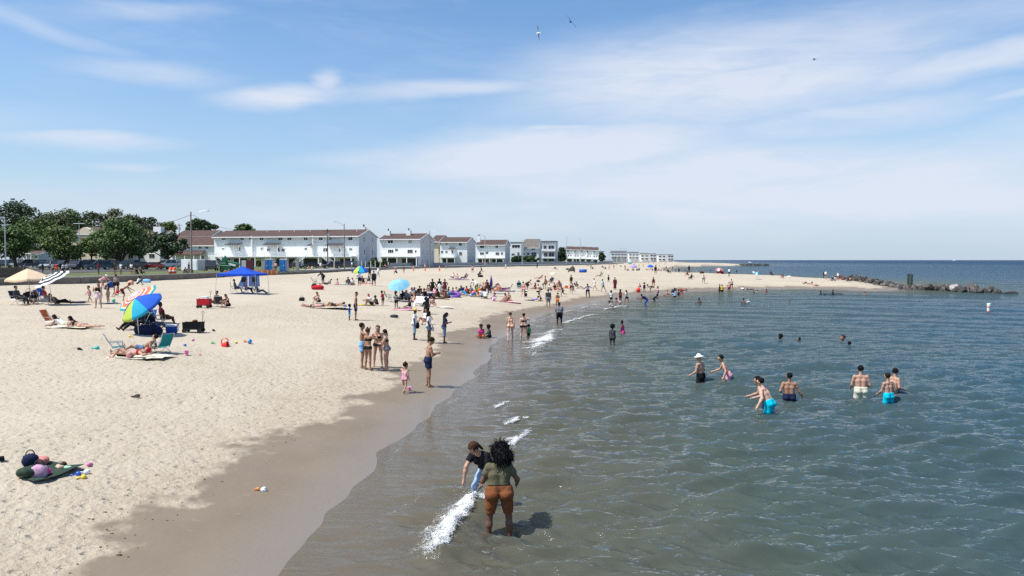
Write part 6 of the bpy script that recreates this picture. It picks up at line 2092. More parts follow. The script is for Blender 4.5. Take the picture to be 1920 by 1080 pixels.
pp('woman in grey print seated before the black top', 828, 552, 140, 'sit', 'f', 'tan', 'hair_short:black tee:grey shorts:cream', 1.64, group=GB_)
pp('child in blue near the purple float', 840, 546, 100, 'sit', 'c', 'brown', 'hair_short:black tee:blue shorts:navy', 1.0, group=GB_)
pp('person in navy seated behind the purple float', 862, 550, 150, 'chair_low', 'm', 'dark', 'hair_short:black longsleeve:navy shorts:black', 1.72, group=GB_)
pp('child peering over the purple float, left', 849, 550, 180, 'sit', 'c', 'brown', 'hair_bun:black tee:maroon shorts:black', 1.1, group=GB_)
pp('child peering over the purple float, right', 855, 549, 170, 'sit', 'c', 'tan', 'hair_short:darkbrown tee:peach shorts:pink', 1.1, group=GB_)
pp('person in stripes beside the red towel heap', 885, 548, 140, 'sit_hug', 'f', 'tan', 'hair_short:black tee:denim shorts:lilac', 1.62, group=GB_)
pp('person in green seated behind the orange ring', 894, 549, 120, 'sit', 'f', 'brown', 'hair_short:darkbrown tee:green shorts:teal', 1.62, group=GB_)
pp('person in white shirt standing bent behind the crowd', 894, 541, 60, 'bend', 'm', 'brown', 'hair_short:black tee:white shorts:cream', 1.70, group=GB_)
pp('woman in black bikini standing with a navy towel raised', 906, 559, 178, 'armsup', 'fl', 'pale', 'hair_long:darkbrown bikini_top:pink briefs:black', 1.66, group=GB_)
pp('woman with very long dark hair beside the one with the towel', 913, 553, 0, 'stand', 'f', 'brown', 'hair_long:darkbrown tee:maroon shorts:brown', 1.66, group=GB_)
pp('woman in pale top bending right of the navy towel', 924, 555, -100, 'bend', 'f', 'fair', 'hair_long:brown tank:grey briefs:black', 1.66, group=GB_)
pp('left of two seated in white shirts in front of the crowd', 903, 559, 10, 'sit', 'm', 'tan', 'hair_short:black tee:white shorts:charcoal', 1.68, group=GB_)
pp('right of two seated in white shirts in front of the crowd', 910, 560, 0, 'sit_hug', 'm', 'brown', 'hair_short:black tee:white shorts:olive', 1.68, group=GB_)
pp('woman in pink bikini seated left on the pink towel', 948, 566, 120, 'sit_flat', 'f', 'tan', 'hair_long:darkbrown bikini_top:pink bikini:pink', 1.62, group=GB_)
pp('woman in peach bikini seated right on the pink towel', 954, 566, 175, 'sit_cross', 'f', 'fair', 'hair_long:brown bikini_top:peach bikini:peach', 1.62, group=GB_)
pp('child in lilac crouching with a pink ball', 923, 563, -130, 'squat', 'c', 'fair', 'hair_tail:brown tee:lilac shorts:black', 1.15, group=GB_)
pp('woman in pale pink swimsuit walking away with a small child', 981, 557, 0, 'walk_b', 'fl', 'fair', 'hair_short:darkbrown bikini_top:pink briefs:pink', 1.68, group=GB_)
pp('small dark child beside the pale pink swimsuit', 986, 557.5, 0, 'sit', 'c', 'dark', 'hair_short:black swimsuit:black', 1.0, group=GB_)
pp('woman in brown dress leaning left of the teal chair', 987, 543, -80, 'bend', 'f', 'tan', 'hair_bun:brown dress:brown', 1.66, group=GB_)
pp('person in black seated in the teal chair', 973, 533, 180, 'chair_low', 'm', 'brown', 'hair_short:black tee:black shorts:aqua', 1.72, group=GB_)
pp('seated woman in maroon among bags', 1004, 533, 120, 'sit_flat', 'f', 'tan', 'hair_long:brown tee:maroon shorts:red', 1.64, group=GB_)
pp('woman in red lying on her side far behind', 1011, 520, 80, 'lie_recline', 'f', 'fair', 'hair_long:darkbrown swimsuit:red', 1.66, group=GB_)
pp('tall slim person standing sideways near the yellow tent', 1023, 539, 90, 'stand', 'f', 'tan', 'hair_bun:darkbrown dress:brown', 1.70, group=GB_)
pp('girl stooping beside the tall slim person', 1018, 538, -90, 'bend', 'c', 'tan', 'hair_short:brown swimsuit:black', 1.3, group=GB_)
pp('person in white and black squatting alone', 1015, 547, 110, 'squat', 'm', 'fair', 'hair_short:black tee:cream shorts:black', 1.66, group=GB_)
pp('person in navy seated in a chair behind the yellow tent', 1033, 523, 150, 'chair_low', 'm', 'tan', 'hair_short:black tee:navy shorts:black', 1.70, group=GB_)
pp('person in white seated in front of the yellow tent', 1033, 536, 100, 'sit_hug', 'f', 'fair', 'hair_short:darkbrown tee:white shorts:charcoal', 1.64, group=GB_)
pp('man in red seated right of the white one by the yellow tent', 1041, 536, -120, 'sit', 'm', 'fair', 'hair_short:black tee:maroon shorts:red', 1.72, group=GB_)
pp('woman bending in red and blue above the running boy', 1050, 543, 160, 'bend', 'f', 'fair', 'hair_long:darkbrown tee:red skirt:blue', 1.64, group=GB_)
pp('boy in black trunks running', 1055, 557, 110, 'run', 'ms', 'brown', 'hair_short:brown trunks:black', 1.40, group=GB_)
pp('woman in white bikini top and black bottom walking toward the camera', 1071, 552, 178, 'walk', 'f', 'fair', 'hair_short:darkbrown bikini_top:white briefs:black', 1.66, group=GB_)
pp('woman in lilac top and black leggings with arm stretched out', 1102, 559, 20, 'wave_out', 'fl', 'dark', 'hair_long:black tank:lilac jeans:black', 1.66, group=GB_)
pp('woman in dark swimsuit standing behind the white bikini top', 1071, 525, 20, 'stand_b', 'f', 'brown', 'hair_short:black swimsuit:black', 1.66, group=GB_)
pp('seated person in maroon before the standing dark swimsuit', 1074, 534, 170, 'sit_hug', 'f', 'tan', 'hair_short:black tee:maroon shorts:black', 1.64, group=GB_)
pp('man in sage shirt in a low chair by the thin pole', 1084, 537, -120, 'chair_low', 'm', 'tan', 'hair_short:black tee:olive shorts:cream', 1.74, group=GB_)
pp('person in lilac lying on sand left of the man in charcoal', 1000, 565, -90, 'lie_front', 'f', 'brown', 'hair_short:black tee:lilac shorts:denim', 1.60, group=GB_)
pp('child kneeling right of the lying person in lilac', 1014, 565, 110, 'kneel', 'c', 'fair', 'hair_short:darkbrown shorts:black', 1.1, group=GB_)
pp('person in maroon gown walking alone', 1153, 546, 0, 'walk_b', 'm', 'dark', 'hair_short:black long_dress:maroon', 1.76, group=GB_)
for a in (('person in black leaning against the beige bag', 794, 561, 40, 'sit', 'black', 'denim', 'brown'), ('person in maroon behind the grey bag', 835, 556, 150, 'sit_hug', 'maroon', 'black', 'tan'), ('person in green cap place left of the purple ring', 842, 557, 100, 'sit_flat', 'teal', 'charcoal', 'brown'),
   ('person in red bent over the red towel heap', 878, 551, 120, 'sit_hug', 'red', 'navy', 'tan'), ('person in blue lying behind the red swim ring', 884, 556, 80, 'lie_recline', 'blue', 'sky', 'fair'), ('child in orange behind the standing woman with towel', 899, 553, 170, 'sit', 'orange', 'red', 'tan'), ('person in black kneeling right of the long haired woman', 918, 549, 200, 'kneel', 'black', 'maroon', 'brown'),
   ('person in orange red lying by the folded umbrella', 929, 541, 90, 'lie_recline', 'orange', 'coralw', 'fair'), ('person in coral sitting by the folded umbrella', 937, 542, 140, 'sit_hug', 'coralw', 'peach', 'fair'), ('person in purple lying on the purple towel', 944, 540, 85, 'lie_back', 'purple', 'navy', 'tan'), ('person in charcoal at the front left of the big crowd', 787, 562, 130, 'sit_cross', 'charcoal', 'brown', 'dark'),
   ('person in white at the left end of the big crowd', 772, 556, 190, 'sit_hug', 'white', 'charcoal', 'tan'), ('person in red cap place under the three women', 818, 549, 160, 'sit', 'coralw', 'black', 'brown')):
 pp(a[0].replace(' cap place', ''), a[1], a[2], a[3], a[4], 'f' if a[1] % 2 else 'm', a[7], f'hair_short:{"black" if a[1] % 3 else "darkbrown"} tee:{a[5]} shorts:{a[6]}', 1.68, group=GB_)
# towards the wall
pp('left of three sitting together near the kerb', 849, 522, 150, 'sit', 'f', 'fair', 'hair_short:black tank:white shorts:charcoal', 1.62, group=GF)
pp('middle of three sitting together near the kerb, in pink', 858, 522, 150, 'sit_flat', 'f', 'fair', 'hair_short:brown tee:pink shorts:lilac', 1.62, group=GF)
pp('right of three near the kerb, in the navy chair', 871, 522, 110, 'chair_low', 'm', 'tan', 'hair_long:darkbrown tee:maroon jeans:navy', 1.70, group=GF)
pp('person in pale pink standing by the kerb', 886, 512, 0, 'stand', 'f', 'tan', 'hair_short:black tee:pink shorts:charcoal', 1.66, group=GF)
pp('person crouching over a dark bag near the kerb', 897, 518, -60, 'squat', 'f', 'tan', 'hair_long:black tee:black shorts:black', 1.64, group=GF)
pp('dark child running near the kerb', 903, 511, 60, 'run', 'c', 'dark', 'hair_short:black shorts:black', 1.4, group=GF)
pp('person in pale clothes walking below the fourth white house', 948, 505, -80, 'walk', 'm', 'tan', 'hair_short:black tee:white shorts:cream', 1.74, group=GF)
pp('person in black walking below the shrubs', 1007, 503, -80, 'walk', 'm', 'dark', 'hair_short:black longsleeve:black jeans:black', 1.76, group=GF)
pp('person in purple sitting near the hedge', 744, 513, 90, 'sit_hug', 'f', 'dark', 'hair_short:black tee:purple shorts:black', 1.64, group=GF)
pp('person in brown standing by the orange safety post', 757, 512, 0, 'stand', 'm', 'tan', 'hair_short:brown tee:brown shorts:beige', 1.5, group=GF)
pp('person sitting on the kerb before the third house', 837, 503.5, 170, 'sit_hug', 'm', 'tan', 'hair_short:black tank:white shorts:black', 1.70, group=GF)
pp('slim person in white walking toward the blue raft', 1115, 530, 100, 'walk', 'ms', 'fair', 'hair_short:black tee:white shorts:white', 1.70, group=GF)
pp('person in sky blue shirt walking right of the slim one', 1131, 530, 80, 'walk', 'm', 'tan', 'hair_short:brown tee:sky shorts:denim', 1.76, group=GF)
pp('small child all in black standing alone', 1141, 519.5, 0, 'stand', 'c', 'dark', 'hair_long:black dress:black', 1.1, group=GF)
pp('person seated in dark chair left of the sky blue shirt', 1125, 517, 70, 'chair_low', 'm', 'tan', 'hair_short:black tee:grey shorts:grey', 1.70, group=GF)
pp('woman in maroon standing near the beach corner', 1225, 534, 0, 'stand', 'fl', 'fair', 'hair_long:maroon swimsuit:maroon', 1.68, group=GF)
pp('boy left of the woman in maroon', 1220, 533, 60, 'bend', 'c', 'tan', 'hair_short:brown shorts:grey', 1.3, group=GF)
pp('girl in dark clothes right of the woman in maroon', 1234, 527, 90, 'stand', 'c', 'brown', 'hair_short:black tee:pink shorts:black', 1.3, group=GF)
pp('woman in pink bikini leaning back near the beach corner', 1250, 527, 80, 'sit', 'f', 'tan', 'hair_short:darkbrown bikini_top:pink bikini:pink', 1.66, group=GF)
pp('person lying with black hair before the woman in pink bikini', 1243, 531, -90, 'lie_flat', 'f', 'fair', 'hair_afro:black bikini_top:peach bikini:pink', 1.64, group=GF)
pp('person bending over in black shorts near the beach corner', 1277, 531, 95, 'bend_deep', 'm', 'tan', 'hair_short:black trunks:black', 1.74, group=GF)
pp('person in red with a red ball near the beach corner', 1202, 534, 80, 'sit_hug', 'f', 'fair', 'hair_short:red tee:red shorts:white', 1.62, group=GF)
pp('dark standing figure farther up the corner', 1273, 512, 0, 'stand', 'm', 'dark', 'hair_short:black tee:black shorts:black', 1.74, group=GF)
pp('person standing dark beside the red sitters at the corner', 1292, 514, 30, 'stand', 'm', 'dark', 'hair_short:black longsleeve:black bermuda:charcoal', 1.78, group=GF)
pp('person in red sitting below the dark standing one', 1290, 518, 90, 'sit_hug', 'f', 'tan', 'hair_short:black tee:maroon shorts:red', 1.64, group=GF)
pp('person in black sitting right of the red sitter', 1296, 519, 120, 'sit', 'm', 'dark', 'hair_short:black tee:black shorts:black', 1.70, group=GF)
pp('dark standing figure before the blue umbrella', 1229, 513, 0, 'stand', 'm', 'dark', 'hair_short:black tee:black shorts:black', 1.78, group=GF)
# far sand: smaller figures, each with its own spot and colours
FARP = [(1108, 504, 'grey', 'black', 'stand', 'dark figure beside a chair under the five row houses'), (1112, 505, 'white', 'black', 'chair_low', 'seated pale figure under the five row houses'),
  (1130, 503, 'maroon', 'red', 'sit', 'figure in maroon sitting left of the far purple things'), (1136, 505, 'purple', 'black', 'sit_hug', 'figure in purple seated far off'), (1142, 505, 'pink', 'beige', 'stand', 'pink figure standing far off left of the navy one'),
  (1151, 505, 'navy', 'black', 'stand', 'navy figure standing under the wide grey house'), (1165, 501, 'black', 'black', 'squat', 'small black figure squatting left of the purple umbrella'), (1171, 501, 'brown', 'black', 'sit_hug', 'brown figure seated left of the purple umbrella'),
  (1172, 507, 'peach', 'peach', 'sit', 'peach figure lying in front of the purple umbrella'), (1177, 508, 'black', 'navy', 'lie_recline', 'reclining dark figure before the purple umbrella'), (1188, 508, 'grey', 'black', 'sit_hug', 'grey figure seated below the purple umbrella'),
  (1194, 508, 'black', 'black', 'sit_flat', 'black figure seated right below the purple umbrella'), (1199, 508, 'charcoal', 'grey', 'sit_hug', 'charcoal figure right of the purple umbrella'), (1198, 501, 'olive', 'beige', 'stand', 'olive figure standing right of the purple umbrella'),
  (1206, 499, 'yellow', 'orange', 'stand', 'yellow figure standing left of the blue umbrella'), (1214, 507, 'brown', 'red', 'lie_recline', 'brown figure below the blue umbrella'), (1219, 506, 'white', 'beige', 'sit', 'white figure under the blue umbrella'),
  (1224, 508, 'maroon', 'black', 'sit_hug', 'maroon figure right of the blue umbrella'), (1234, 509, 'navy', 'white', 'sit', 'navy figure right of the standing dark one'), (1240, 508, 'lilac', 'grey', 'sit_flat', 'lilac figure farther right of the blue umbrella'),
  (1245, 508, 'grey', 'black', 'chair_low', 'grey figure in a chair near the far waterline'), (1249, 506, 'black', 'navy', 'stand', 'dark figure standing near the far waterline'), (1253, 515, 'black', 'black', 'sit', 'black figure sitting by a dark bag near the corner'),
  (1237, 500, 'peach', 'pink', 'stand', 'peach figure walking near the far waterline'), (1230, 501, 'brown', 'beige', 'stand', 'brown figure behind the blue umbrella'), (1261, 497, 'navy', 'black', 'stand', 'dark figure at the edge of the far cove'),
  (1266, 508, 'red', 'pink', 'sit', 'red figure sitting at the cove side'), (1284, 509, 'maroon', 'black', 'sit_hug', 'maroon figure at the cove side'), (1301, 511, 'white', 'sky', 'sit', 'first pale figure along the back of the spit'),
  (1306, 511, 'white', 'peach', 'sit', 'second pale figure along the back of the spit'), (1311, 513, 'peach', 'beige', 'sit_flat', 'peach figure along the back of the spit'), (1316, 514, 'olive', 'brown', 'sit_hug', 'olive figure with a dark bag on the spit'),
  (1324, 512, 'white', 'white', 'sit', 'white bundle like figure on the spit'), (1332, 512, 'black', 'beige', 'stand_b', 'figure standing left of the red tent'), (1344, 515, 'maroon', 'black', 'sit', 'maroon figure sitting by the red tent'),
  (1361, 514, 'navy', 'black', 'sit_hug', 'navy figure right of the red tent'), (1377, 513, 'white', 'grey', 'stand', 'grey figure at the back edge of the spit'), (1381, 513.5, 'black', 'black', 'stand_b', 'black figure at the back edge of the spit'),
  (1349, 531, 'brown', 'maroon', 'stand', 'left of two standing in the middle of the spit'), (1354, 531, 'yellow', 'black', 'stand_b', 'right of two standing in the middle of the spit'), (1367, 528, 'peach', 'red', 'hug', 'figure playing on the spit, left of a pair'),
  (1372, 527, 'beige', 'brown', 'phone', 'figure playing on the spit, right of a pair'), (1367, 540, 'white', 'black', 'stand', 'figure in white shirt at the waterline of the spit'), (1319, 545, 'white', 'charcoal', 'bend', 'child in white bending at the waterline of the spit'),
  (1393, 528, 'white', 'black', 'lie_recline', 'pale figure lying on the spit'), (1408, 528, 'grey', 'olive', 'lie_flat', 'grey figure lying on the spit'), (1416, 529, 'brown', 'black', 'sit_hug', 'brown figure seated on the spit, left of three'),
  (1423, 529, 'peach', 'orange', 'sit_hug', 'peach figure seated on the spit, middle of three'), (1436, 529, 'red', 'peach', 'sit', 'red figure seated on the spit, right of three'), (1400, 517, 'pink', 'red', 'sit', 'pink figure left of the teal umbrella'),
  (1407, 517, 'maroon', 'black', 'sit_hug', 'maroon figure left of the teal umbrella'), (1413, 518, 'white', 'black', 'sit', 'white figure under the teal umbrella'), (1446, 522, 'navy', 'black', 'sit', 'navy figure right of the teal umbrella'),
  (1468, 520.5, 'navy', 'pink', 'sit_hug', 'figure sitting left of the small white umbrella'), (1545, 539, 'charcoal', 'navy', 'stand', 'man in charcoal standing by the water near the rocks'), (1530, 528, 'peach', 'red', 'lie_flat', 'sunbather lying left of the man in charcoal'),
  (1515, 528, 'beige', 'peach', 'lie_back', 'pale sunbather on the spit near the rocks'), (1560, 527, 'navy', 'black', 'chair_low', 'navy figure seated right of the man in charcoal'), (1566, 527, 'white', 'black', 'chair_low', 'white figure in the chair group near the rocks'),
  (1571, 526, 'white', 'charcoal', 'stand', 'standing figure in the chair group near the rocks'), (1579, 526, 'red', 'maroon', 'chair_low', 'red figure near the rocks'), (1589, 529, 'navy', 'denim', 'sit', 'navy figure near the rocks'),
  (1594, 528, 'peach', 'black', 'sit_hug', 'peach figure nearest the rocks'), (1548, 524, 'white', 'black', 'stand', 'figure in white behind the man in charcoal'), (1613, 543, 'black', 'black', 'stand', 'dark figure at the waterline before the rocks'),
  (1340, 498.5, 'navy', 'black', 'stand', 'tiny figure on the far sand bar, right'), (1290, 498.5, 'red', 'black', 'stand', 'tiny figure on the far sand bar, middle'), (1273, 499, 'charcoal', 'black', 'stand', 'tiny figure on the far sand bar, left'),
  (1102, 499, 'beige', 'black', 'sit', 'tiny figure at the kerb left of the flag poles'), (1117, 498, 'maroon', 'navy', 'stand', 'tiny maroon figure at the kerb'), (1145, 497, 'white', 'black', 'sit', 'tiny white figure at the kerb'), (1156, 497, 'peach', 'grey', 'sit', 'tiny peach figure at the kerb'),
  (1180, 496, 'sky', 'white', 'sit', 'tiny pale blue figure near the dune'), (1189, 496, 'pink', 'navy', 'sit', 'tiny pink figure near the dune'), (1216, 494.5, 'grey', 'black', 'stand', 'tiny grey figure on the far beach, left'), (1226, 494.5, 'navy', 'black', 'stand', 'tiny navy figure on the far beach, middle'), (1247, 494.5, 'green', 'grey', 'stand', 'tiny green figure on the far beach, right')]
rp = random.Random(5)
for px, py, c1, c2, pose, lb_ in FARP:
 pp(lb_, px, py, rp.choice((-120, -60, 0, 60, 120, 170)), pose, rp.choice(('m', 'f')), rp.choice(('fair', 'tan', 'brown', 'fair', 'dark')),
  [('hair_short', rp.choice(('black', 'darkbrown', 'brown'))), ('tee', c1), ('shorts', c2)], rp.uniform(1.6, 1.76), group=GF, vox=0.04)
def pl(label, px, base_py, Yd, heading, pose, build, skin, wear, height=1.7, base=2.64):
 """person on the lawn or the wall at depth Yd"""
 p_ = at_y(px, base_py, Yd)
 return person(label, Vector((p_.x, Yd, base)), heading, pose, build, skin, [tuple(q.split(':')) for q in wear.split()], height, group=GL, vox=0.04)
for a in ((46, 513, 92, 'grey', 'charcoal', 'stand', 'person in grey at the end of the board fence'), (80, 511, 112, 'charcoal', 'navy', 'stand_b', 'person in dark clothes above the striped umbrella'), (99, 512, 108, 'white', 'grey', 'hug', 'person in white above the striped umbrella'),
   (106, 512, 108, 'red', 'orange', 'stand', 'person in orange red above the striped umbrella'), (118, 513, 104, 'white', 'maroon', 'phone', 'person in white and maroon before the bright tree'), (125, 513, 104, 'white', 'navy', 'stand', 'person in white and navy before the bright tree'),
   (185, 513, 108, 'red', 'grey', 'stand_b', 'person in red shirt on the lawn before the teal car'), (216, 514, 106, 'black', 'black', 'stand', 'person in black on the lawn left of the tall tree trunk'), (227, 513, 108, 'white', 'beige', 'stand', 'person in white on the lawn right of the tall tree trunk'),
   (247, 513, 108, 'white', 'black', 'phone', 'person in white and black on the lawn'), (258, 513, 108, 'black', 'black', 'sit_hug', 'person in black sitting on the lawn'), (266, 513, 108, 'charcoal', 'black', 'sit', 'person in charcoal sitting on the lawn'),
   (345, 511, 116, 'charcoal', 'grey', 'sit_hug', 'person sitting before the white trailer'), (354, 511, 116, 'black', 'black', 'stand', 'person standing before the white trailer'),
   (517, 514, 136, 'peach', 'black', 'stand', 'person in peach by the end of the orange fence'), (511, 508, 142, 'lilac', 'navy', 'stand', 'person in lilac before the blue toilets'), (550, 510, 150, 'maroon', 'charcoal', 'stand', 'left of two standing between the concrete pillars'),
   (556, 510, 150, 'black', 'black', 'hug', 'right of two standing between the concrete pillars'), (539, 508, 150, 'white', 'navy', 'sit_hug', 'person in white left of the third concrete pillar'), (578, 506, 160, 'peach', 'beige', 'sit', 'person sitting on the kerb wall, left'), (585, 506, 160, 'beige', 'peach', 'sit_hug', 'person sitting on the kerb wall, right'),
   (601, 509, 158, 'white', 'beige', 'hug', 'person in white shirt standing before the black suv'), (660, 502, 190, 'white', 'grey', 'stand', 'person in white under the right end of the deck'), (723, 502, 205, 'pink', 'maroon', 'sit', 'pink person by the hedge'), (728, 502, 205, 'white', 'pink', 'stand', 'white person by the hedge'),
   (907, 500, 285, 'red', 'red', 'stand', 'person in red at the fourth house lamp'), (915, 500, 285, 'black', 'black', 'stand', 'person in black at the fourth house lamp')):
 pl(a[6], a[0], a[1], a[2], rp.choice((0, 90, 180, -90, 150)), a[5], rp.choice(('m', 'f')), rp.choice(('fair', 'tan', 'brown')), f'hair_short:darkbrown tee:{a[3]} shorts:{a[4]}', base=2.64 if a[2] < 200 else 2.68)
# ------------------------------------------------------------------ umbrellas, tents, chairs
M_alu = mat('aluminium_tube', (0.55, 0.55, 0.56), 0.35, 0.08, 4.0, metal=0.7)
M_ptan = mat('umbrella_pole_wood', (0.35, 0.24, 0.14), 0.6)
UG = 'beach umbrellas'
def fabric(name, col, trans=0.25):
 k_ = 'fabric_' + name
 if k_ in MATS:
  return MATS[k_]
 m = mat(k_, col, 0.8, 0.08, 3.0, spec=0.2, bump=0.15)
 k = NT(m.node_tree)
 b = bsdf(m)
 out = [q for q in k.n if q.type == 'OUTPUT_MATERIAL'][0]
 tl = k.new('ShaderNodeBsdfTranslucent')
 tl.inputs[0].default_value = (*col, 1)
 mx = k.new('ShaderNodeMixShader')
 mx.inputs[0].default_value = trans
 k.l.new(b.outputs[0], mx.inputs[1])
 k.l.new(tl.outputs[0], mx.inputs[2])
 k.l.new(mx.outputs[0], out.inputs[0])
 return m
FB = {n_: fabric(n_, c_) for n_, c_ in dict(beige=(0.74, 0.58, 0.40), white=(0.78, 0.78, 0.78), black=(0.03, 0.035, 0.045), navy=(0.015, 0.035, 0.20), blue=(0.03, 0.13, 0.60), aqua=(0.03, 0.42, 0.62), lime=(0.50, 0.62, 0.10),
           sky=(0.26, 0.56, 0.74), skyl=(0.42, 0.68, 0.80), red=(0.66, 0.07, 0.06), coral=(0.70, 0.18, 0.14), orange=(0.75, 0.30, 0.10), cream=(0.75, 0.66, 0.44), teal=(0.02, 0.30, 0.42), purple=(0.42, 0.33, 0.62), green=(0.03, 0.25, 0.14), pink=(0.72, 0.35, 0.42), ltblue=(0.30, 0.45, 0.72)).items()}
def frame_from_axis(axis):
 z = Vector(axis).normalized()
 x = Vector((1, 0, 0)) - z * z.x
 x.normalize()
 y = z.cross(x)
 return Matrix((x, y, z)).transposed().to_4x4()
def umbrella(label, px, base_py, cx, cy, width_px, axis, cols, rings=None, dome=0.36, n=8, scallop=True, group=UG, wood=False, dist_off=0.0, pw_=1.8):
 """pole foot on the sand at (px, base_py); canopy centre seen at (cx, cy)"""
 p = place(px, base_py)
 D = p.y + dist_off
 c = at_y(cx, cy, D)
 r = width_px / 2 * D / FPX
 root = empty('beach_umbrella', p)
 tag(root, label, 'umbrella', group)
 M_ = frame_from_axis(axis)
 loc = c - p
 apex = loc + M_.to_3x3() @ Vector((0, 0, r * dome))
 mb = MB()
 mb.tube((0, 0, -0.15), apex * 0.45 + Vector((0, 0, 0)), 0.022, 0.022, 8)
 mb.tube(apex * 0.45, apex + (apex - loc).normalized() * 0.06, 0.018, 0.018, 8)
 mb.build('pole', M_ptan if wood else M_alu, root)
 rows = [0.02, 0.2, 0.4, 0.6, 0.8, 0.93, 1.0]
 def pt(rho, t, k_):
  # gore sags between the ribs
  sag = 0.05 * math.sin(math.pi * k_) * rho
  rr = r * rho * (1 - 0.06 * math.sin(math.pi * k_) * rho)
  z = r * dome * (1 - rho ** pw_) - r * sag - (0.0 if rho < 1 or not scallop else 0.0)
  return M_.to_3x3() @ Vector((rr * math.cos(t), rr * math.sin(t), z)) + loc
 if rings is None:
  for i in range(n):
   vs, fs = [], []
   sub_ = 4
   for j in range(sub_ + 1):
    t = 2 * math.pi * (i + j / sub_) / n
    for q in rows:
     vs.append(pt(q, t, j / sub_))
    vs.append(pt(1.0, t, j / sub_) - M_.to_3x3() @ Vector((0, 0, 0.09 * r)))
   m_ = len(rows) + 1
   for j in range(sub_):
    for q in range(m_ - 1):
     fs.append((j * m_ + q, j * m_ + q + 1, (j + 1) * m_ + q + 1, (j + 1) * m_ + q))
   MB().add(vs, fs).build('canopy_panel', FB[cols[i % len(cols)]], root, smooth=True, fix=False)
 else:
  for bi in range(len(rings) - 1):
   r0, r1 = rings[bi], rings[bi + 1]
   vs, fs = [], []
   N_s = n * 4
   for j in range(N_s):
    t = 2 * math.pi * j / N_s
    k_ = (j % 4) / 4
    for q in (r0, (r0 + r1) / 2, r1):
     vs.append(pt(q, t, k_))
   for j in range(N_s):
    for q in range(2):
     a, b_ = j * 3 + q, ((j + 1) % N_s) * 3 + q
     fs.append((a, a + 1, b_ + 1, b_))
   MB().add(vs, fs).build('canopy_band', FB[cols[bi % len(cols)]], root, smooth=True, fix=False)
 for i in range(n):
  t = 2 * math.pi * i / n
  MB().tube(loc + M_.to_3x3() @ Vector((0, 0, r * dome * 0.9)), pt(0.98, t, 0) - M_.to_3x3() @ Vector((0, 0, 0.015)), 0.006, n=4).build('rib', M_alu, root)
 return root
umbrella('wide beige umbrella above the seated group at far left', 57, 563, 53, 521, 80, (-0.02, -0.06, 1), ['beige'], dome=0.44, n=6, wood=True, pw_=1.08)
umbrella('black and white striped umbrella tilted left beside the beige one', 96, 572, 98, 523, 64, (-0.33, -0.34, 0.88), ['white', 'black'], rings=[0.02, 0.14, 0.28, 0.42, 0.56, 0.70, 0.84, 1.0], dome=0.30)
umbrella('rainbow ringed umbrella with white centre behind the blue green one', 262, 604, 258, 558, 78, (-0.40, -0.46, 0.80), ['white', 'pink', 'cream', 'coral', 'white', 'coral', 'orange', 'cream', 'teal'], rings=[0.02, 0.18, 0.34, 0.42, 0.54, 0.60, 0.72, 0.80, 0.89, 1.0], dome=0.24)
umbrella('blue, turquoise and lime panelled umbrella tilted toward the camera', 261, 624, 265, 575, 82, (-0.40, -0.44, 0.80), ['blue', 'navy', 'blue', 'blue', 'navy', 'lime', 'aqua', 'blue'], dome=0.46)
umbrella('sky blue umbrella with pale vent ring in the middle of the beach', 751, 563, 748, 534, 42, (-0.05, -0.52, 0.85), ['skyl', 'sky', 'sky', 'sky'], rings=[0.02, 0.14, 0.34, 0.42, 1.0], dome=0.40)
umbrella('blue, lime and turquoise umbrella by the kerb wall', 676, 521, 675, 508.5, 32, (0, -0.15, 1), ['navy', 'navy', 'navy', 'navy', 'navy', 'lime', 'aqua', 'blue'], dome=0.62)
umbrella('pale purple far umbrella below the grey house', 1188, 508, 1188, 499.5, 13, (0, -0.4, 1), ['purple'], dome=0.5)
umbrella('blue far umbrella before the dune', 1219, 507, 1219.5, 499.5, 12, (0, -0.25, 1), ['blue'], dome=0.55)
umbrella('teal and white far umbrella at the back of the spit', 1419, 519, 1419, 513, 11, (0.1, -0.4, 1), ['aqua', 'white', 'teal', 'aqua'], dome=0.55)
umbrella('small white far umbrella on the spit', 1479, 522, 1479, 518.5, 7, (-0.4, -0.3, 1), ['white'], dome=0.5)
umbrella('small teal far umbrella near the dune', 1181, 498, 1181, 493.5, 8, (0, -0.2, 1), ['teal'], dome=0.5)
umbrella('small pale patterned umbrella behind the yellow tent', 1037, 520, 1037, 513, 11, (0, -0.4, 1), ['cream', 'white'], dome=0.45)
umbrella('red and white far umbrella over the red tent on the spit', 1348, 516, 1348, 506, 14, (0, -0.2, 1), ['red', 'white'], dome=0.5)
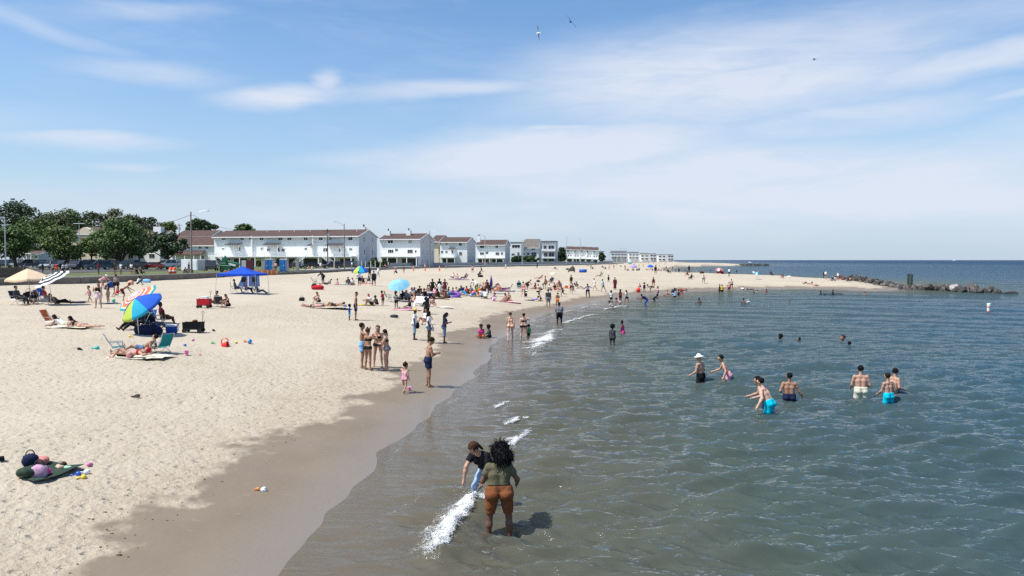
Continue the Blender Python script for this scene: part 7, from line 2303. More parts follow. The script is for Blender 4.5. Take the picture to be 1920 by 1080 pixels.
# blue pop-up canopy
p = place(456, 550)
Yc = p.y
t = empty('canopy_tent', p)
tag(t, 'royal blue pop-up canopy with pale blue side wall', 'canopy')
el_ = at_y(420, 513, Yc)
er_ = at_y(490, 513, Yc)
hw = (er_.x - el_.x) / 2
cx_ = (er_.x + el_.x) / 2 - p.x
ze = el_.z - p.z
zp = at_y(455, 499, Yc).z - p.z
cor = [Vector((cx_ - hw, -hw, ze)), Vector((cx_ + hw, -hw, ze)), Vector((cx_ + hw, hw, ze)), Vector((cx_ - hw, hw, ze))]
pk = Vector((cx_, 0, zp))
for i in range(4):
 a, b_ = cor[i], cor[(i + 1) % 4]
 vs, fs = [], []
 for u in range(7):
  for v in range(7):
   e_ = a.lerp(b_, v / 6)
   q = e_.lerp(pk, u / 6)
   q.z -= 0.16 * math.sin(math.pi * u / 6) * (zp - ze)
   vs.append(q)
 for u in range(6):
  for v in range(6):
   fs.append((u * 7 + v, u * 7 + v + 1, u * 7 + 8 + v, u * 7 + 7 + v))
 k_ = len(vs)
 vs += [a, b_, b_ - Vector((0, 0, 0.2)), a - Vector((0, 0, 0.2))]
 fs.append((k_, k_ + 1, k_ + 2, k_ + 3))
 MB().add(vs, fs).build('roof_panel', fabric('royal', (0.02, 0.09, 0.55)), t, smooth=True, fix=False)
for i, q in enumerate(cor):
 f = Vector((q.x * 1.08 - cx_ * 0.08, q.y * 1.05, 0.0))
 MB().tube(f - Vector((0, 0, 0.1)), q - Vector((0, 0, 0.02)), 0.022, 0.018, 6).build('leg', M_alu, t)
M_lb = FB['ltblue']
for j, (xa, xb) in enumerate(((-0.62, -0.05), (0.0, 0.62))):
 o_ = MB()
 zs0, zs1 = ze * 0.32, ze - 0.12
 o_.add([(cx_ + xa * hw, hw * 0.9, zs0), (cx_ + xb * hw, hw * 0.9, zs0), (cx_ + (xb * 0.94) * hw, hw * 0.9, zs1), (cx_ + (xa * (0.94 if j else 0.45)) * hw, hw * 0.9, zs1)], [(0, 1, 2, 3)])
 s_ = o_.build('side_wall', M_lb, t, fix=False)
 MB().box((cx_ + (xa + xb) / 2 * hw + (0.12 if j == 0 else 0), hw * 0.9 - 0.012, (zs0 + zs1) / 2 + 0.1), (hw * 0.26, 0.01, (zs1 - zs0) * 0.42)).build('window', M_glass, s_)
M_tent = {'yellow': fabric('straw', (0.62, 0.52, 0.25)), 'brown': fabric('taupe', (0.26, 0.20, 0.17)), 'red': fabric('tentred', (0.36, 0.03, 0.05)), 'navy': fabric('tentnavy', (0.03, 0.03, 0.17)), 'blue': fabric('tentblue', (0.02, 0.08, 0.30))}
def beach_tent(label, px, py, w_px, h_px, col, heading=0, lean=0.2, open_=True):
 p = place(px, py)
 s = p.y / FPX
 w_, h_ = w_px * s, h_px * s
 t = empty('beach_tent', p, math.radians(heading))
 tag(t, label, 'tent', 'small beach tents')
 pts = {}
 vs, fs = [], []
 nU, nV = 9, 6
 for u in range(nU + 1):
  a = math.pi * u / nU
  for v in range(nV + 1):
   b_ = v / nV
   wob = 1 + 0.05 * math.sin(5 * a + 3 * b_)
   vs.append((w_ / 2 * math.cos(a) * (1 - 0.25 * b_ * b_) * wob + lean * h_ * math.sin(a), w_ * 0.7 * (b_ - 0.3), h_ * math.sin(a) ** 0.75 * math.sqrt(max(0, 1 - (b_ * 0.98) ** 2)) * wob))
 for u in range(nU):
  for v in range(nV):
   fs.append((u * (nV + 1) + v, (u + 1) * (nV + 1) + v, (u + 1) * (nV + 1) + v + 1, u * (nV + 1) + v + 1))
 MB().add(vs, fs).build('tent_shell', M_tent[col], t, smooth=True, fix=False)
 MB().path([Vector(vs[u * (nV + 1)]) for u in range(nU + 1)], 0.02, 5).build('tent_hoop', M_alu, t)
beach_tent('taupe pop-up tent standing alone below the tall grey house', 1071, 511, 13, 12, 'brown')
beach_tent('straw yellow windbreak tent', 1045, 531, 15, 12, 'yellow', -10)
beach_tent('red tent on the far spit', 1349, 516, 15, 6, 'red')
beach_tent('blue shelter behind the woman in pink shirt near the sea wall', 205, 543, 17, 15, 'blue', 20)
beach_tent('navy seat shelter under the beige umbrella', 72, 560, 24, 20, 'blue', 10)
# folded navy umbrella / flag
p = place(921, 553)
t = empty('folded_umbrella', p)
tag(t, 'tall folded purple umbrella standing in the crowd', 'umbrella')
hh_ = at_y(921, 516, p.y).z - p.z
MB().tube((0, 0, 0), (0, 0, hh_), 0.02, n=6).build('pole', M_alu, t)
MB().lathe([(0.04, hh_ * 0.45), (0.16, hh_ * 0.5), (0.17, hh_ * 0.62), (0.10, hh_ * 0.82), (0.02, hh_ + 0.03)], 9).build('folded_canopy', fabric('violet', (0.10, 0.05, 0.30)), t, smooth=True)
p = place(1086, 534)
o = MB().tube((0, 0, 0), (0, 0, 18 * p.y / FPX), 0.035, n=6).build('net_pole', M_trim, loc=p)
tag(o, 'thin pale pole standing by the man in sage shirt', 'pole')
def chair_mesh(low):
 sz = 0.24 if low else 0.40
 L = 0.46
 fr = MB()
 for s in (-1, 1):
  x = s * 0.27
  fr.tube((x, 0.22, sz), (x, -0.24, sz - 0.02), 0.014, n=5)
  fr.tube((x, -0.22, sz), (x, -0.24 - (0.30 if low else 0.20), sz + 0.55), 0.014, n=5)
  fr.tube((x, 0.24, 0.0), (x, -0.05, sz + 0.18), 0.013, n=5)
  fr.tube((x, -0.30, 0.0), (x, 0.18, sz), 0.013, n=5)
  fr.tube((x, -0.30, sz + 0.2), (x, 0.16, sz + 0.2), 0.016, n=5)
  fr.tube((x, 0.14, sz), (x, 0.14, sz + 0.2), 0.012, n=5)
 for y, z in ((0.22, sz), (-0.24 - (0.30 if low else 0.20), sz + 0.55), (-0.30, 0.02), (0.24, 0.02)):
  fr.tube((-0.27, y, z), (0.27, y, z), 0.013, n=5)
 seat = MB()
 vs, fs = [], []
 for j in range(6):
  for i in range(5):
   u = i / 4 - 0.5
   v = j / 5
   vs.append((u * 0.52, 0.21 - 0.44 * v, sz - 0.05 * math.sin(math.pi * v) * math.cos(math.pi * u) - 0.006))
 for j in range(5):
  for i in range(4):
   fs.append((j * 5 + i, j * 5 + i + 1, j * 5 + 6 + i, j * 5 + 5 + i))
 seat.add(vs, fs)
 back = MB()
 vs = []
 dy = 0.30 if low else 0.20
 for j in range(6):
  for i in range(5):
   u = i / 4 - 0.5
   v = j / 5
   vs.append((u * 0.52, -0.23 - dy * v - 0.04 * math.sin(math.pi * v), sz + 0.02 + 0.53 * v))
 back.add(vs, fs)
 return fr.mesh('frame', fix=False), seat.mesh('seat', fix=False, smooth=True), back.mesh('backrest', fix=False, smooth=True)
CH = {False: chair_mesh(False), True: chair_mesh(True)}
def chair(label, px, py, heading, col, low=False, back=0.06):
 p = place(px, py)
 h = math.radians(heading)
 f = Vector((-math.sin(h), math.cos(h), 0))
 t = empty('beach_chair', p - f * back, h)
 tag(t, label, 'chair', 'folding beach chairs')
 fr, se, ba = CH[low]
 link('frame', fr, M_alu, t)
 link('seat', se, cloth(col), t)
 link('backrest', ba, cloth(col), t)
 return t
for a in (('dark folding chair of the man at far left', 34, 569, -88, 'charcoal'), ('maroon folding chair under the striped umbrella', 86, 568, -60, 'maroon'), ('black low chair under the beige umbrella', 62, 567, 200, 'black', True),
   ('black backed low chair left of the umbrella pole', 255, 616, 150, 'black', True), ('navy low chair under the blue green umbrella', 286, 616, -110, 'navy', True), ('blue low chair behind the umbrella pole', 276, 610, 180, 'blue', True), ('brown folding chair of the man in maroon', 306, 612, -60, 'brown'),
   ('white folding chair at the left under the blue canopy', 442, 549, -70, 'white'), ('pale blue folding chair in the middle under the blue canopy', 462, 550, -60, 'sky'), ('white low chair at the right under the blue canopy', 484, 551, -80, 'white', True),
   ('empty orange backed low chair left of the two women lying', 103, 611, -90, 'orange', True), ('empty green folding chair left of the sky blue umbrella', 731, 565, -70, 'olive'), ('empty black lounge chair tipped back on the sand', 592, 531, -70, 'black', True),
   ('black low chair left under the sky blue umbrella', 752, 562, 160, 'black', True), ('grey low chair right under the sky blue umbrella', 764, 563, -150, 'grey', True), ('denim low chair left in the big crowd', 780, 556, -140, 'denim', True),
   ('charcoal low chair right of the blue cooler', 815, 553, 170, 'charcoal', True), ('navy low chair behind the purple float', 862, 550, 150, 'navy', True), ('navy low chair near the kerb', 871, 522, 110, 'navy', True), ('turquoise low chair of the person in black', 973, 533, 180, 'aqua', True),
   ('empty charcoal high backed chair on the purple towel', 952, 538, 80, 'charcoal', True), ('black low chair behind the yellow tent', 1033, 523, 150, 'black', True), ('olive low chair by the thin pole', 1084, 537, -120, 'olive', True), ('grey low chair left of the sky blue shirt', 1125, 517, 70, 'grey', True),
   ('left white canvas chair in front of the sky blue umbrella', 783, 573, 170, 'white', True), ('right white canvas chair in front of the sky blue umbrella', 792, 574, 160, 'white', True), ('grey shelled low chair right of the red wagon', 415, 575, 0, 'charcoal', True),
   ('teal low chair behind the two nearest sunbathers', 299, 660, 60, 'teal', True), ('teal backed small chair by the cup cooler', 226, 661, -60, 'teal', True), ('empty dark chair below the five row houses', 1109, 505, 40, 'black', True), ('left of two empty dark chairs near the taupe tent', 1037, 506, 60, 'black', True), ('right of two empty dark chairs near the taupe tent', 1044, 506, -60, 'charcoal', True)):
 chair(*a)
# ------------------------------------------------------------------ towels, bags, coolers, wagons
def towel(label, px, py, l_, w_, heading, col, seed=0, col2=None):
 p = place(px, py)
 vs, fs = [], []
 n1, n2 = 12, 8
 r = np.random.default_rng(seed + int(px))
 a = r.uniform(0, 6, 6)
 for i in range(n1 + 1):
  for j in range(n2 + 1):
   u, v = i / n1 - 0.5, j / n2 - 0.5
   x = u * l_ + 0.03 * math.sin(7 * v + a[0])
   y = v * w_ + 0.03 * math.sin(6 * u + a[1])
   z = 0.05 + 0.018 * math.sin(9 * u + a[2] + 3 * v) + 0.015 * math.sin(11 * v + a[3])
   h = math.radians(heading)
   X_, Y_ = x * math.cos(h) - y * math.sin(h), x * math.sin(h) + y * math.cos(h)
   vs.append((X_, Y_, gz(p.x + X_, p.y + Y_) - p.z + z) if False else (X_, Y_, z + 0.0))
 for i in range(n1):
  for j in range(n2):
   fs.append((i * (n2 + 1) + j, (i + 1) * (n2 + 1) + j, (i + 1) * (n2 + 1) + j + 1, i * (n2 + 1) + j + 1))
 o = MB().add(vs, fs).build('beach_towel', cloth(col), loc=p, smooth=True, fix=False)
 tag(o, label, 'towel', 'towels and blankets')
 return o
for a in (('navy blanket in the shade of the striped umbrella', 128, 564, 2.6, 1.0, 0, 'navy'), ('white towel below the two women lying on their fronts', 128, 614, 1.9, 0.9, 0, 'cream'), ('pale towel under the nearest sunbathers', 262, 670, 2.2, 1.3, 2, 'cream'),
   ('pink towel under the woman in black leaning back', 762, 581, 2.2, 0.9, 0, 'pink'), ('white towel right of the woman hugging her knees', 831, 576, 1.6, 0.8, 5, 'white'), ('pale towel under the row of sunbathers', 604, 574, 4.2, 1.2, 0, 'cream'), ('lime towel left of the white vest', 686, 569, 1.3, 0.8, 10, 'yellow'),
   ('teal towel left of the person in navy', 648, 534, 1.6, 1.0, 0, 'teal'), ('red towel right of the seated man in black', 688, 532, 1.5, 0.8, 0, 'red'), ('blue towel by the girls on the left', 205, 567, 1.3, 0.7, 10, 'blue'), ('pink towel under two women in bikinis', 951, 567, 2.6, 1.2, -5, 'pink'),
   ('sky blue towel behind the crouching child', 930, 550, 2.0, 1.0, 0, 'sky'), ('purple towel before the high backed chair', 945, 541, 2.6, 0.9, 5, 'purple'), ('red towel heap left of the stripes', 877, 545, 1.3, 1.0, 30, 'red'), ('white blanket before the pale pink swimsuit', 966, 541, 3.0, 1.2, 5, 'white'),
   ('pink blanket behind the folded umbrella', 935, 538, 2.2, 1.4, 0, 'peach'), ('navy towel by the kerb trio', 860, 523, 3.0, 1.0, 0, 'purple'), ('maroon blanket in the big crowd', 795, 557, 2.2, 1.5, 10, 'maroon'), ('teal towel under the orange child in the crowd', 897, 555, 1.8, 1.0, 12, 'teal'), ('denim blanket at the front of the big crowd', 789, 563, 2.2, 1.2, -8, 'denim'), ('brown blanket right of the blue cooler', 822, 559, 2.0, 1.1, 8, 'brown'), ('orange towel in front of the yellow tent', 1056, 530, 2.0, 0.9, 0, 'peach')):
 towel(*a)
def bag(label, px, py, w_, h_, d_, col, heading=0, strap=True, up_=0.0):
 p = place(px, py) + Vector((0, 0, up_))
 t = empty('beach_bag', p, math.radians(heading))
 tag(t, label, 'bag', 'bags on the sand')
 r = random.Random(int(px * 7))
 vs, fs = [], []
 n, m_ = 12, 7
 for j in range(m_):
  v = j / (m_ - 1)
  k_ = (0.82 + 0.35 * math.sin(math.pi * min(1, v * 0.9 + 0.12))) * (1.0 if j < m_ - 1 else 0.35)
  for i in range(n):
   t_ = 2 * math.pi * i / n
   e = 0.6
   cx__ = abs(math.cos(t_)) ** e * (1 if math.cos(t_) > 0 else -1)
   sy__ = abs(math.sin(t_)) ** e * (1 if math.sin(t_) > 0 else -1)
   q = k_ * r.uniform(0.92, 1.06)
   vs.append((cx__ * w_ / 2 * q, sy__ * d_ / 2 * q, h_ * v * r.uniform(0.94, 1.04)))
 for j in range(m_ - 1):
  for i in range(n):
   fs.append((j * n + i, j * n + (i + 1) % n, (j + 1) * n + (i + 1) % n, (j + 1) * n + i))
 fs.append(tuple(range((m_ - 1) * n, m_ * n)))
 MB().add(vs, fs).build('bag_body', cloth(col), t, smooth=True, fix=False)
 if strap:
  MB().path([(w_ * 0.3 * math.cos(a), 0, h_ * 0.9 + h_ * 0.45 * math.sin(a)) for a in [math.pi * i / 8 for i in range(9)]], 0.012, 5).build('strap', cloth('charcoal'), t)
for a in (('coral bag beside the man in white shirt', 245, 534, 0.55, 0.5, 0.4, 'peach'), ('blue gear bag with white emblem under the blue green umbrella', 272, 624, 0.9, 0.45, 0.4, 'navy'), ('dark blue bag right of the blue gear bag', 290, 625, 0.6, 0.4, 0.35, 'navy'), ('black bag with cup before the teal backed chair', 229, 668, 0.34, 0.3, 0.26, 'black'),
   ('black bag behind the row of sunbathers', 566, 563, 0.4, 0.3, 0.3, 'black'), ('black box bag left under the beige umbrella', 54, 563, 0.7, 0.65, 0.4, 'black'), ('dark heap of clothes right of the child in red shirt', 739, 595, 0.5, 0.2, 0.35, 'charcoal', 10, False), ('beige bag on the big crowd blanket', 792, 558, 0.6, 0.4, 0.4, 'beige'),
   ('grey bag right of the three women', 842, 553, 0.5, 0.35, 0.35, 'grey'), ('black bag near the squatting person', 1009, 548, 0.4, 0.2, 0.3, 'black', 0, False), ('dark bag by the tall slim person', 1009, 523, 0.5, 0.3, 0.3, 'black'), ('black bag held beside the person in yellow cap', 783, 637, 0.26, 0.34, 0.16, 'black', 80, True, 0.62),
   ('white bag held beside the person in white shirt', 811, 642, 0.2, 0.24, 0.14, 'white', 80, True, 0.62), ('navy bag near the dark heap on the far sand', 1064, 506, 0.8, 0.5, 0.5, 'charcoal'), ('black bag right of the sitting kerb group', 901, 519, 0.8, 0.4, 0.5, 'black'),
   ('brown bag by the beach corner', 1316, 515, 0.9, 0.5, 0.5, 'brown'), ('dark bag lying by the woman in maroon', 1222, 535, 0.6, 0.3, 0.4, 'black', 0, False), ('white and blue bag on the sea wall side, beside the seated people', 275, 530, 0.9, 0.45, 0.5, 'sky'), ('red soft bag with black straps left of the sunbather row', 596, 542, 1.1, 0.5, 0.6, 'red', 5), ('black rucksack left of the red soft bag', 589, 541, 0.5, 0.6, 0.4, 'black')):
 bag(*a)
def cooler(label, px, py, w_, h_, col, heading=10):
 p = place(px, py)
 t = empty('cooler_box', p, math.radians(heading))
 tag(t, label, 'cooler', 'cool boxes')
 d_ = w_ * 0.6
 MB().prism([(-w_ / 2 * 0.92, 0), (w_ / 2 * 0.92, 0), (w_ / 2, h_ * 0.75), (-w_ / 2, h_ * 0.75)], 'y', -d_ / 2, d_ / 2).build('cooler_body', cloth(col), t, bevel=0.02, seg=2)
 MB().box((0, 0, h_ * 0.86), (w_ * 1.05, d_ * 1.06, h_ * 0.22)).build('lid', cloth('white'), t, bevel=0.025, seg=2)
 MB().path([(w_ * 0.52, -d_ * 0.3, h_ * 0.6), (w_ * 0.62, -d_ * 0.3, h_ * 0.25), (w_ * 0.62, d_ * 0.3, h_ * 0.25), (w_ * 0.52, d_ * 0.3, h_ * 0.6)], 0.015, 5).build('handle', M_trim, t)
cooler('blue cooler with white lid right of the umbrella group', 322, 623, 0.50, 0.42, 'blue')
cooler('blue and white cooler in the big crowd', 804, 557, 0.75, 0.62, 'navy', 0)
cooler('white cooler behind the red wagon', 385, 565, 0.5, 0.42, 'white', -10)
cooler('orange bucket cooler by the yellow tent', 1062, 531, 0.45, 0.5, 'orange', 0)
def wagon(label, px, py, w_, h_, col, heading):
 p = place(px, py)
 t = empty('beach_wagon', p, math.radians(heading))
 tag(t, label, 'wagon', 'folding beach wagons')
 d_ = w_ * 0.55
 mb = MB()
 zb = h_ * 0.34
 for x0, y0, x1, y1 in ((-w_ / 2, -d_ / 2, w_ / 2, -d_ / 2), (-w_ / 2, d_ / 2, w_ / 2, d_ / 2), (-w_ / 2, -d_ / 2, -w_ / 2, d_ / 2), (w_ / 2, -d_ / 2, w_ / 2, d_ / 2)):
  mb.box(((x0 + x1) / 2, (y0 + y1) / 2, (zb + h_) / 2), (max(abs(x1 - x0), 0.03), max(abs(y1 - y0), 0.03), h_ - zb))
 mb.box((0, 0, zb), (w_, d_, 0.03))
 mb.build('fabric_tub', cloth(col), t)
 fr = MB()
 for s in (-1, 1):
  for e in (-1, 1):
   fr.tube((s * w_ * 0.5, e * d_ * 0.52, 0.12), (s * w_ * 0.52, e * d_ * 0.52, h_ + 0.04), 0.014, n=5)
  fr.tube((-w_ * 0.5, s * d_ * 0.52, zb), (w_ * 0.5, s * d_ * 0.52, 0.16), 0.012, n=5)
  fr.tube((w_ * 0.5, s * d_ * 0.52, zb), (-w_ * 0.5, s * d_ * 0.52, 0.16), 0.012, n=5)
 fr.build('frame', M_bump, t)
 wm_ = MB().tube((0, -0.03, 0), (0, 0.03, 0), 0.11, n=12).mesh('wheel')
 for s in (-1, 1):
  for e in (-1, 1):
   link('wheel', wm_, M_tyre, t, loc=(s * w_ * 0.42, e * d_ * 0.55, 0.11))
 MB().path([(w_ * 0.5, 0, zb + 0.05), (w_ * 0.54, 0, h_ + 0.42)], 0.014, 5).path([(w_ * 0.54 + 0.06 * math.cos(a), 0, h_ + 0.48 + 0.06 * math.sin(a)) for a in [2 * math.pi * i / 8 for i in range(9)]], 0.012, 4).build('pull_handle', M_bump, t)
 return t
wagon('black folding wagon with upright handle', 363, 623, 0.86, 0.52, 'black', 4)
wagon('red folding wagon with tall handle left of the seated couple', 383, 577, 0.80, 0.62, 'red', 2)
p = place(363, 622)
o = MB().lathe([(0.02, 0), (0.12, 0.02), (0.14, 0.06), (0.08, 0.11), (0.01, 0.12)], 9).build('orange_towel_roll', cloth('rust'), loc=p + Vector((0.08, 0, 0.5)), smooth=True)
tag(o, 'rust coloured towel bundle lying in the black wagon', 'towel')
# ------------------------------------------------------------------ toys and floats
M_pl = {n_: mat('plastic_' + n_, c_, 0.35, 0.05, 4.0) for n_, c_ in dict(red=(0.72, 0.03, 0.02), pink=(0.75, 0.16, 0.42), blue=(0.03, 0.12, 0.55), aqua=(0.03, 0.33, 0.62), yellow=(0.75, 0.58, 0.05), green=(0.10, 0.45, 0.12), purple=(0.16, 0.07, 0.34), orange=(0.75, 0.25, 0.06), white=(0.8, 0.8, 0.8), teal=(0.05, 0.45, 0.42)).items()}
TG = 'sand toys'
def bucket(label, px, py, r, h_, col, tilt=0, handle=True):
 p = place(px, py)
 t = empty('toy_bucket', p)
 t.rotation_euler = (0, math.radians(tilt), 0)
 tag(t, label, 'bucket', TG)
 MB().lathe([(r * 0.7, 0.02), (r, h_), (r * 1.08, h_), (r * 1.08, h_ * 1.06), (r * 0.92, h_ * 1.06), (r * 0.62, 0.06)], 12).build('bucket_body', M_pl[col], t, smooth=False)
 if handle:
  MB().path([(r * 1.05 * math.cos(a), 0, h_ + r * 0.9 * math.sin(a)) for a in [math.pi * i / 8 for i in range(9)]], 0.012, 5).build('handle', M_pl['white'], t)
def ball(label, px, py, r, cols, cat='ball'):
 p = place(px, py)
 t = empty('beach_ball', p + Vector((0, 0, r)))
 tag(t, label, cat, TG)
 for i in range(6):
  vs, fs = [], []
  for j in range(4):
   th = 2 * math.pi * (i + j / 3) / 6
   for q in range(7):
    ph = math.pi * q / 6
    vs.append((r * math.sin(ph) * math.cos(th), r * math.sin(ph) * math.sin(th), r * math.cos(ph)))
  for j in range(3):
   for q in range(6):
    fs.append((j * 7 + q, j * 7 + q + 1, j * 7 + 8 + q, j * 7 + 7 + q))
  MB().add(vs, fs).build('ball_panel', M_pl[cols[i % len(cols)]], t, smooth=True, fix=False)
bucket('red toy bucket lying on its side with net ring', 416, 648, 0.17, 0.26, 'red', 75)
p = place(421, 647)
mb = MB()
for k_ in range(3):
 mb.path([(0.16 * math.cos(a), 0.05 * k_, 0.18 + 0.16 * math.sin(a)) for a in [2 * math.pi * i / 14 for i in range(15)]], 0.009, 5)
for i in range(10):
 a = 2 * math.pi * i / 10
 mb.tube((0.16 * math.cos(a), 0, 0.18 + 0.16 * math.sin(a)), (0.16 * math.cos(a), 0.1, 0.18 + 0.16 * math.sin(a)), 0.007, n=4)
o = mb.build('toy_sieve', M_pl['red'], loc=p)
tag(o, 'red round toy sieve right of the red bucket', 'toy', TG)
ball('blue and orange beach ball right of the red bucket', 468, 643, 0.11, ['aqua', 'blue', 'aqua', 'orange'])
bucket('pink toy bucket with handle', 350, 666, 0.085, 0.17, 'pink', 0)
ball('green ball left of the rainbow umbrella', 213, 565, 0.13, ['green', 'green', 'teal'])
ball('pink ball before the crouching child in lilac', 926, 564, 0.2, ['pink', 'white'])
ball('blue ball at the end of the sunbather row', 647, 575, 0.14, ['blue', 'aqua'])
ball('red ball left of the person in red at the beach corner', 1197, 533, 0.32, ['red'])
pk_ = place(767, 723)
bucket('pink pail held by the toddler', 767, 733, 0.06, 0.11, 'pink', 10)
for lb_, px, py, col, sc in (('small yellow toy mould under the umbrella', 243, 628, 'yellow', 1.0), ('pink toy shovel left of the red bucket', 362, 637, 'pink', 1.0), ('blue toy mould above the pink bucket', 347, 647, 'blue', 1.0), ('green toy mould left of the red bucket', 398, 643, 'green', 1.0), ('yellow toy mould right of the red sieve', 443, 642, 'yellow', 1.0),
        ('orange toy mould left of the beach ball', 459, 640, 'orange', 1.0), ('small pink toy right of the pink bucket', 376, 666, 'pink', 0.6), ('turquoise sandal left of the nearest sunbather', 182, 654, 'teal', 1.4), ('blue toy mould right of the green blanket', 147, 892, 'blue', 0.8), ('white toy rake right of the green blanket', 163, 889, 'white', 1.0), ('yellow toy mould in front of the green blanket', 157, 898, 'yellow', 0.8), ('pink toy ring at the tip of the green blanket', 167, 874, 'pink', 0.7)):
 p = place(px, py)
 r = random.Random(int(px))
 mb = MB()
 mb.lathe([(0.055 * sc, 0.0), (0.07 * sc, 0.03 * sc), (0.05 * sc, 0.07 * sc), (0.02 * sc, 0.09 * sc)], 8)
 mb.tube((0.05 * sc, 0, 0.03 * sc), (0.05 * sc + 0.12 * sc, 0.04 * sc, 0.025 * sc), 0.016 * sc, 0.022 * sc, 6)
 o = mb.build('sand_toy', M_pl[col], loc=p + Vector((0, 0, 0.01)), rot=(0, 0, r.uniform(0, 6)), smooth=True)
 tag(o, lb_, 'toy', TG)
for lb_, px, py in (('black sandal right of the black wagon', 401, 621), ('dark sandal lying far left on the sand', 150, 655), ('dark driftwood bit on the open sand', 254, 745), ('dark shoe cut by the left edge of the picture', 2, 863)):
 p = place(px, py)
 o = MB().prism([(-0.13, 0), (0.12, 0), (0.14, 0.03), (0.03, 0.045), (-0.04, 0.09), (-0.13, 0.08)], 'y', -0.045, 0.045).build('sandal', cloth('black') if 'wood' not in lb_ else M_wood, loc=p + Vector((0, 0, 0.01)), rot=(0, 0, 0.3 + px), bevel=0.012)
 if 'wood' in lb_:
  o.name = 'driftwood'
 tag(o, lb_, 'driftwood' if 'wood' in lb_ else 'shoe')
def ring_float(label, px, py, R_, r_, col, tilt, heading, cols=None):
 p = place(px, py)
 t = empty('swim_ring', p + Vector((0, 0, r_)))
 t.rotation_euler = (math.radians(tilt), 0, math.radians(heading))
 tag(t, label, 'float', 'inflatable floats')
 cols = cols or [col]
 for s in range(6):
  vs, fs = [], []
  for i in range(5):
   a = 2 * math.pi * (s + i / 4) / 6
   for j in range(8):
    b_ = 2 * math.pi * j / 8
    q = R_ + r_ * math.cos(b_)
    vs.append((q * math.cos(a), q * math.sin(a), r_ * math.sin(b_)))
  for i in range(4):
   for j in range(8):
    fs.append((i * 8 + j, (i + 1) * 8 + j, (i + 1) * 8 + (j + 1) % 8, i * 8 + (j + 1) % 8))
  MB().add(vs, fs).build('ring_segment', M_pl[cols[s % len(cols)]], t, smooth=True, fix=False)
ring_float('purple inflatable ring in the crowd', 851, 555, 0.55, 0.2, 'purple', 20, 0)
ring_float('turquoise and orange swim ring standing beside the purple one', 868, 553, 0.32, 0.13, 'aqua', 70, 10, ['aqua', 'aqua', 'orange', 'white', 'orange', 'aqua'])
ring_float('red swim ring right of the striped clothes', 891, 552, 0.3, 0.12, 'red', 65, -10, ['red', 'red', 'orange'])
p = place(1093, 511)
t = empty('inflatable_raft', p)
tag(t, 'blue inflatable raft on the sand right of the taupe tent', 'float', 'inflatable floats')
MB().tube((-0.85, 0, 0.42), (0.85, 0, 0.42), 0.36, 0.36, 12).build('raft_tube', M_pl['blue'], t, bevel=0.12, seg=2, smooth=True)
MB().tube((-0.8, 0.62, 0.34), (0.8, 0.62, 0.34), 0.32, 0.32, 12).build('raft_tube', M_pl['blue'], t, bevel=0.12, seg=2, smooth=True)
MB().box((0.5, 0.1, 0.86), (0.22, 0.3, 0.22)).build('raft_valve', M_trim, t, bevel=0.05)
# ------------------------------------------------------------------ pile of belongings on the green blanket, near left
pc = place(88, 886)
BL = [(34, 889), (46, 872), (62, 866), (96, 865), (130, 869), (160, 873), (140, 881), (112, 889), (86, 899), (62, 903), (48, 897)]
wp = [Vector((*at(a, b_, pc.z + 0.03), 0)) - Vector((pc.x, pc.y, 0)) for a, b_ in BL]
cen = sum(wp, Vector()) / len(wp)
vs, fs = [], []
NR = 7
for i, q in enumerate(wp):
 for j in range(NR + 1):
  s = j / NR
  pnt = cen.lerp(q, s)
  vs.append((pnt.x, pnt.y, 0.045 + 0.03 * math.sin(9 * s + i * 2.1) * s + 0.02 * math.sin(i * 1.3)))
for i in range(len(wp)):
 for j in range(NR):
  k_ = (i + 1) % len(wp)
  fs.append((i * (NR + 1) + j, i * (NR + 1) + j + 1, k_ * (NR + 1) + j + 1, k_ * (NR + 1) + j))
o = MB().add(vs, fs).build('picnic_blanket', mat('dark_green_blanket', (0.022, 0.042, 0.026), 0.9, 0.3, 10, bump=0.5), loc=pc, smooth=True, fix=False)
tag(o, 'dark green blanket spread out alone near the left edge', 'blanket')
PG = 'things on the green blanket'
def lump(name, label, px, py, sx, sy, sz, colm, seed, cat, stripes=None):
 q = Vector((*at(px, py, pc.z + 0.06), pc.z + 0.05))
 r = np.random.default_rng(seed)
 D_, o_ = None, None
 vox = max(sx, sy) / 16
 lo = np.array([-sx, -sy, -0.02])
 hi = np.array([sx, sy, sz * 1.5])
 P = mkgrid(lo, hi, vox)
 f = np.full(P.shape[:-1], 9.0)
 for i in range(7):
  c_ = np.array([r.uniform(-0.45, 0.45) * sx, r.uniform(-0.45, 0.45) * sy, r.uniform(0.2, 0.6) * sz])
  rad = r.uniform(0.3, 0.5)
  d = (np.sqrt((((P - c_) / np.array([sx, sy, sz])) ** 2).sum(-1)) - rad) * min(sx, sy, sz)
  hgt = np.clip(0.5 + 0.5 * (f - d) / 0.03, 0, 1)
  f = f * (1 - hgt) + d * hgt - 0.03 * hgt * (1 - hgt)
 f = f + 0.008 * np.sin(P[..., 0] * 40 + 9 * P[..., 2]) * np.sin(P[..., 1] * 37)
 V, Fq = surface_net(f, lo, vox)
 o = link(name, mesh_np(name, V, Fq, smooth=True), colm, loc=q)
 tag(o, label, cat, PG)
 return o
lump('blanket_fold', 'rumpled green corner bunched at the left of the blanket', 49, 891, 0.26, 0.2, 0.18, MATS['dark_green_blanket'], 1, 'blanket')
bag('navy rucksack with white stripe at the back of the green blanket', 57, 871, 0.26, 0.22, 0.2, 'navy', 20)
q = place(57, 871)
bag('red and white towel bundle at the back of the green blanket', 77, 869, 0.27, 0.15, 0.22, 'coralw', 35, False)
bag('pinkish see through tote stuffed with white things', 74, 897, 0.27, 0.27, 0.18, 'mauve', 10)
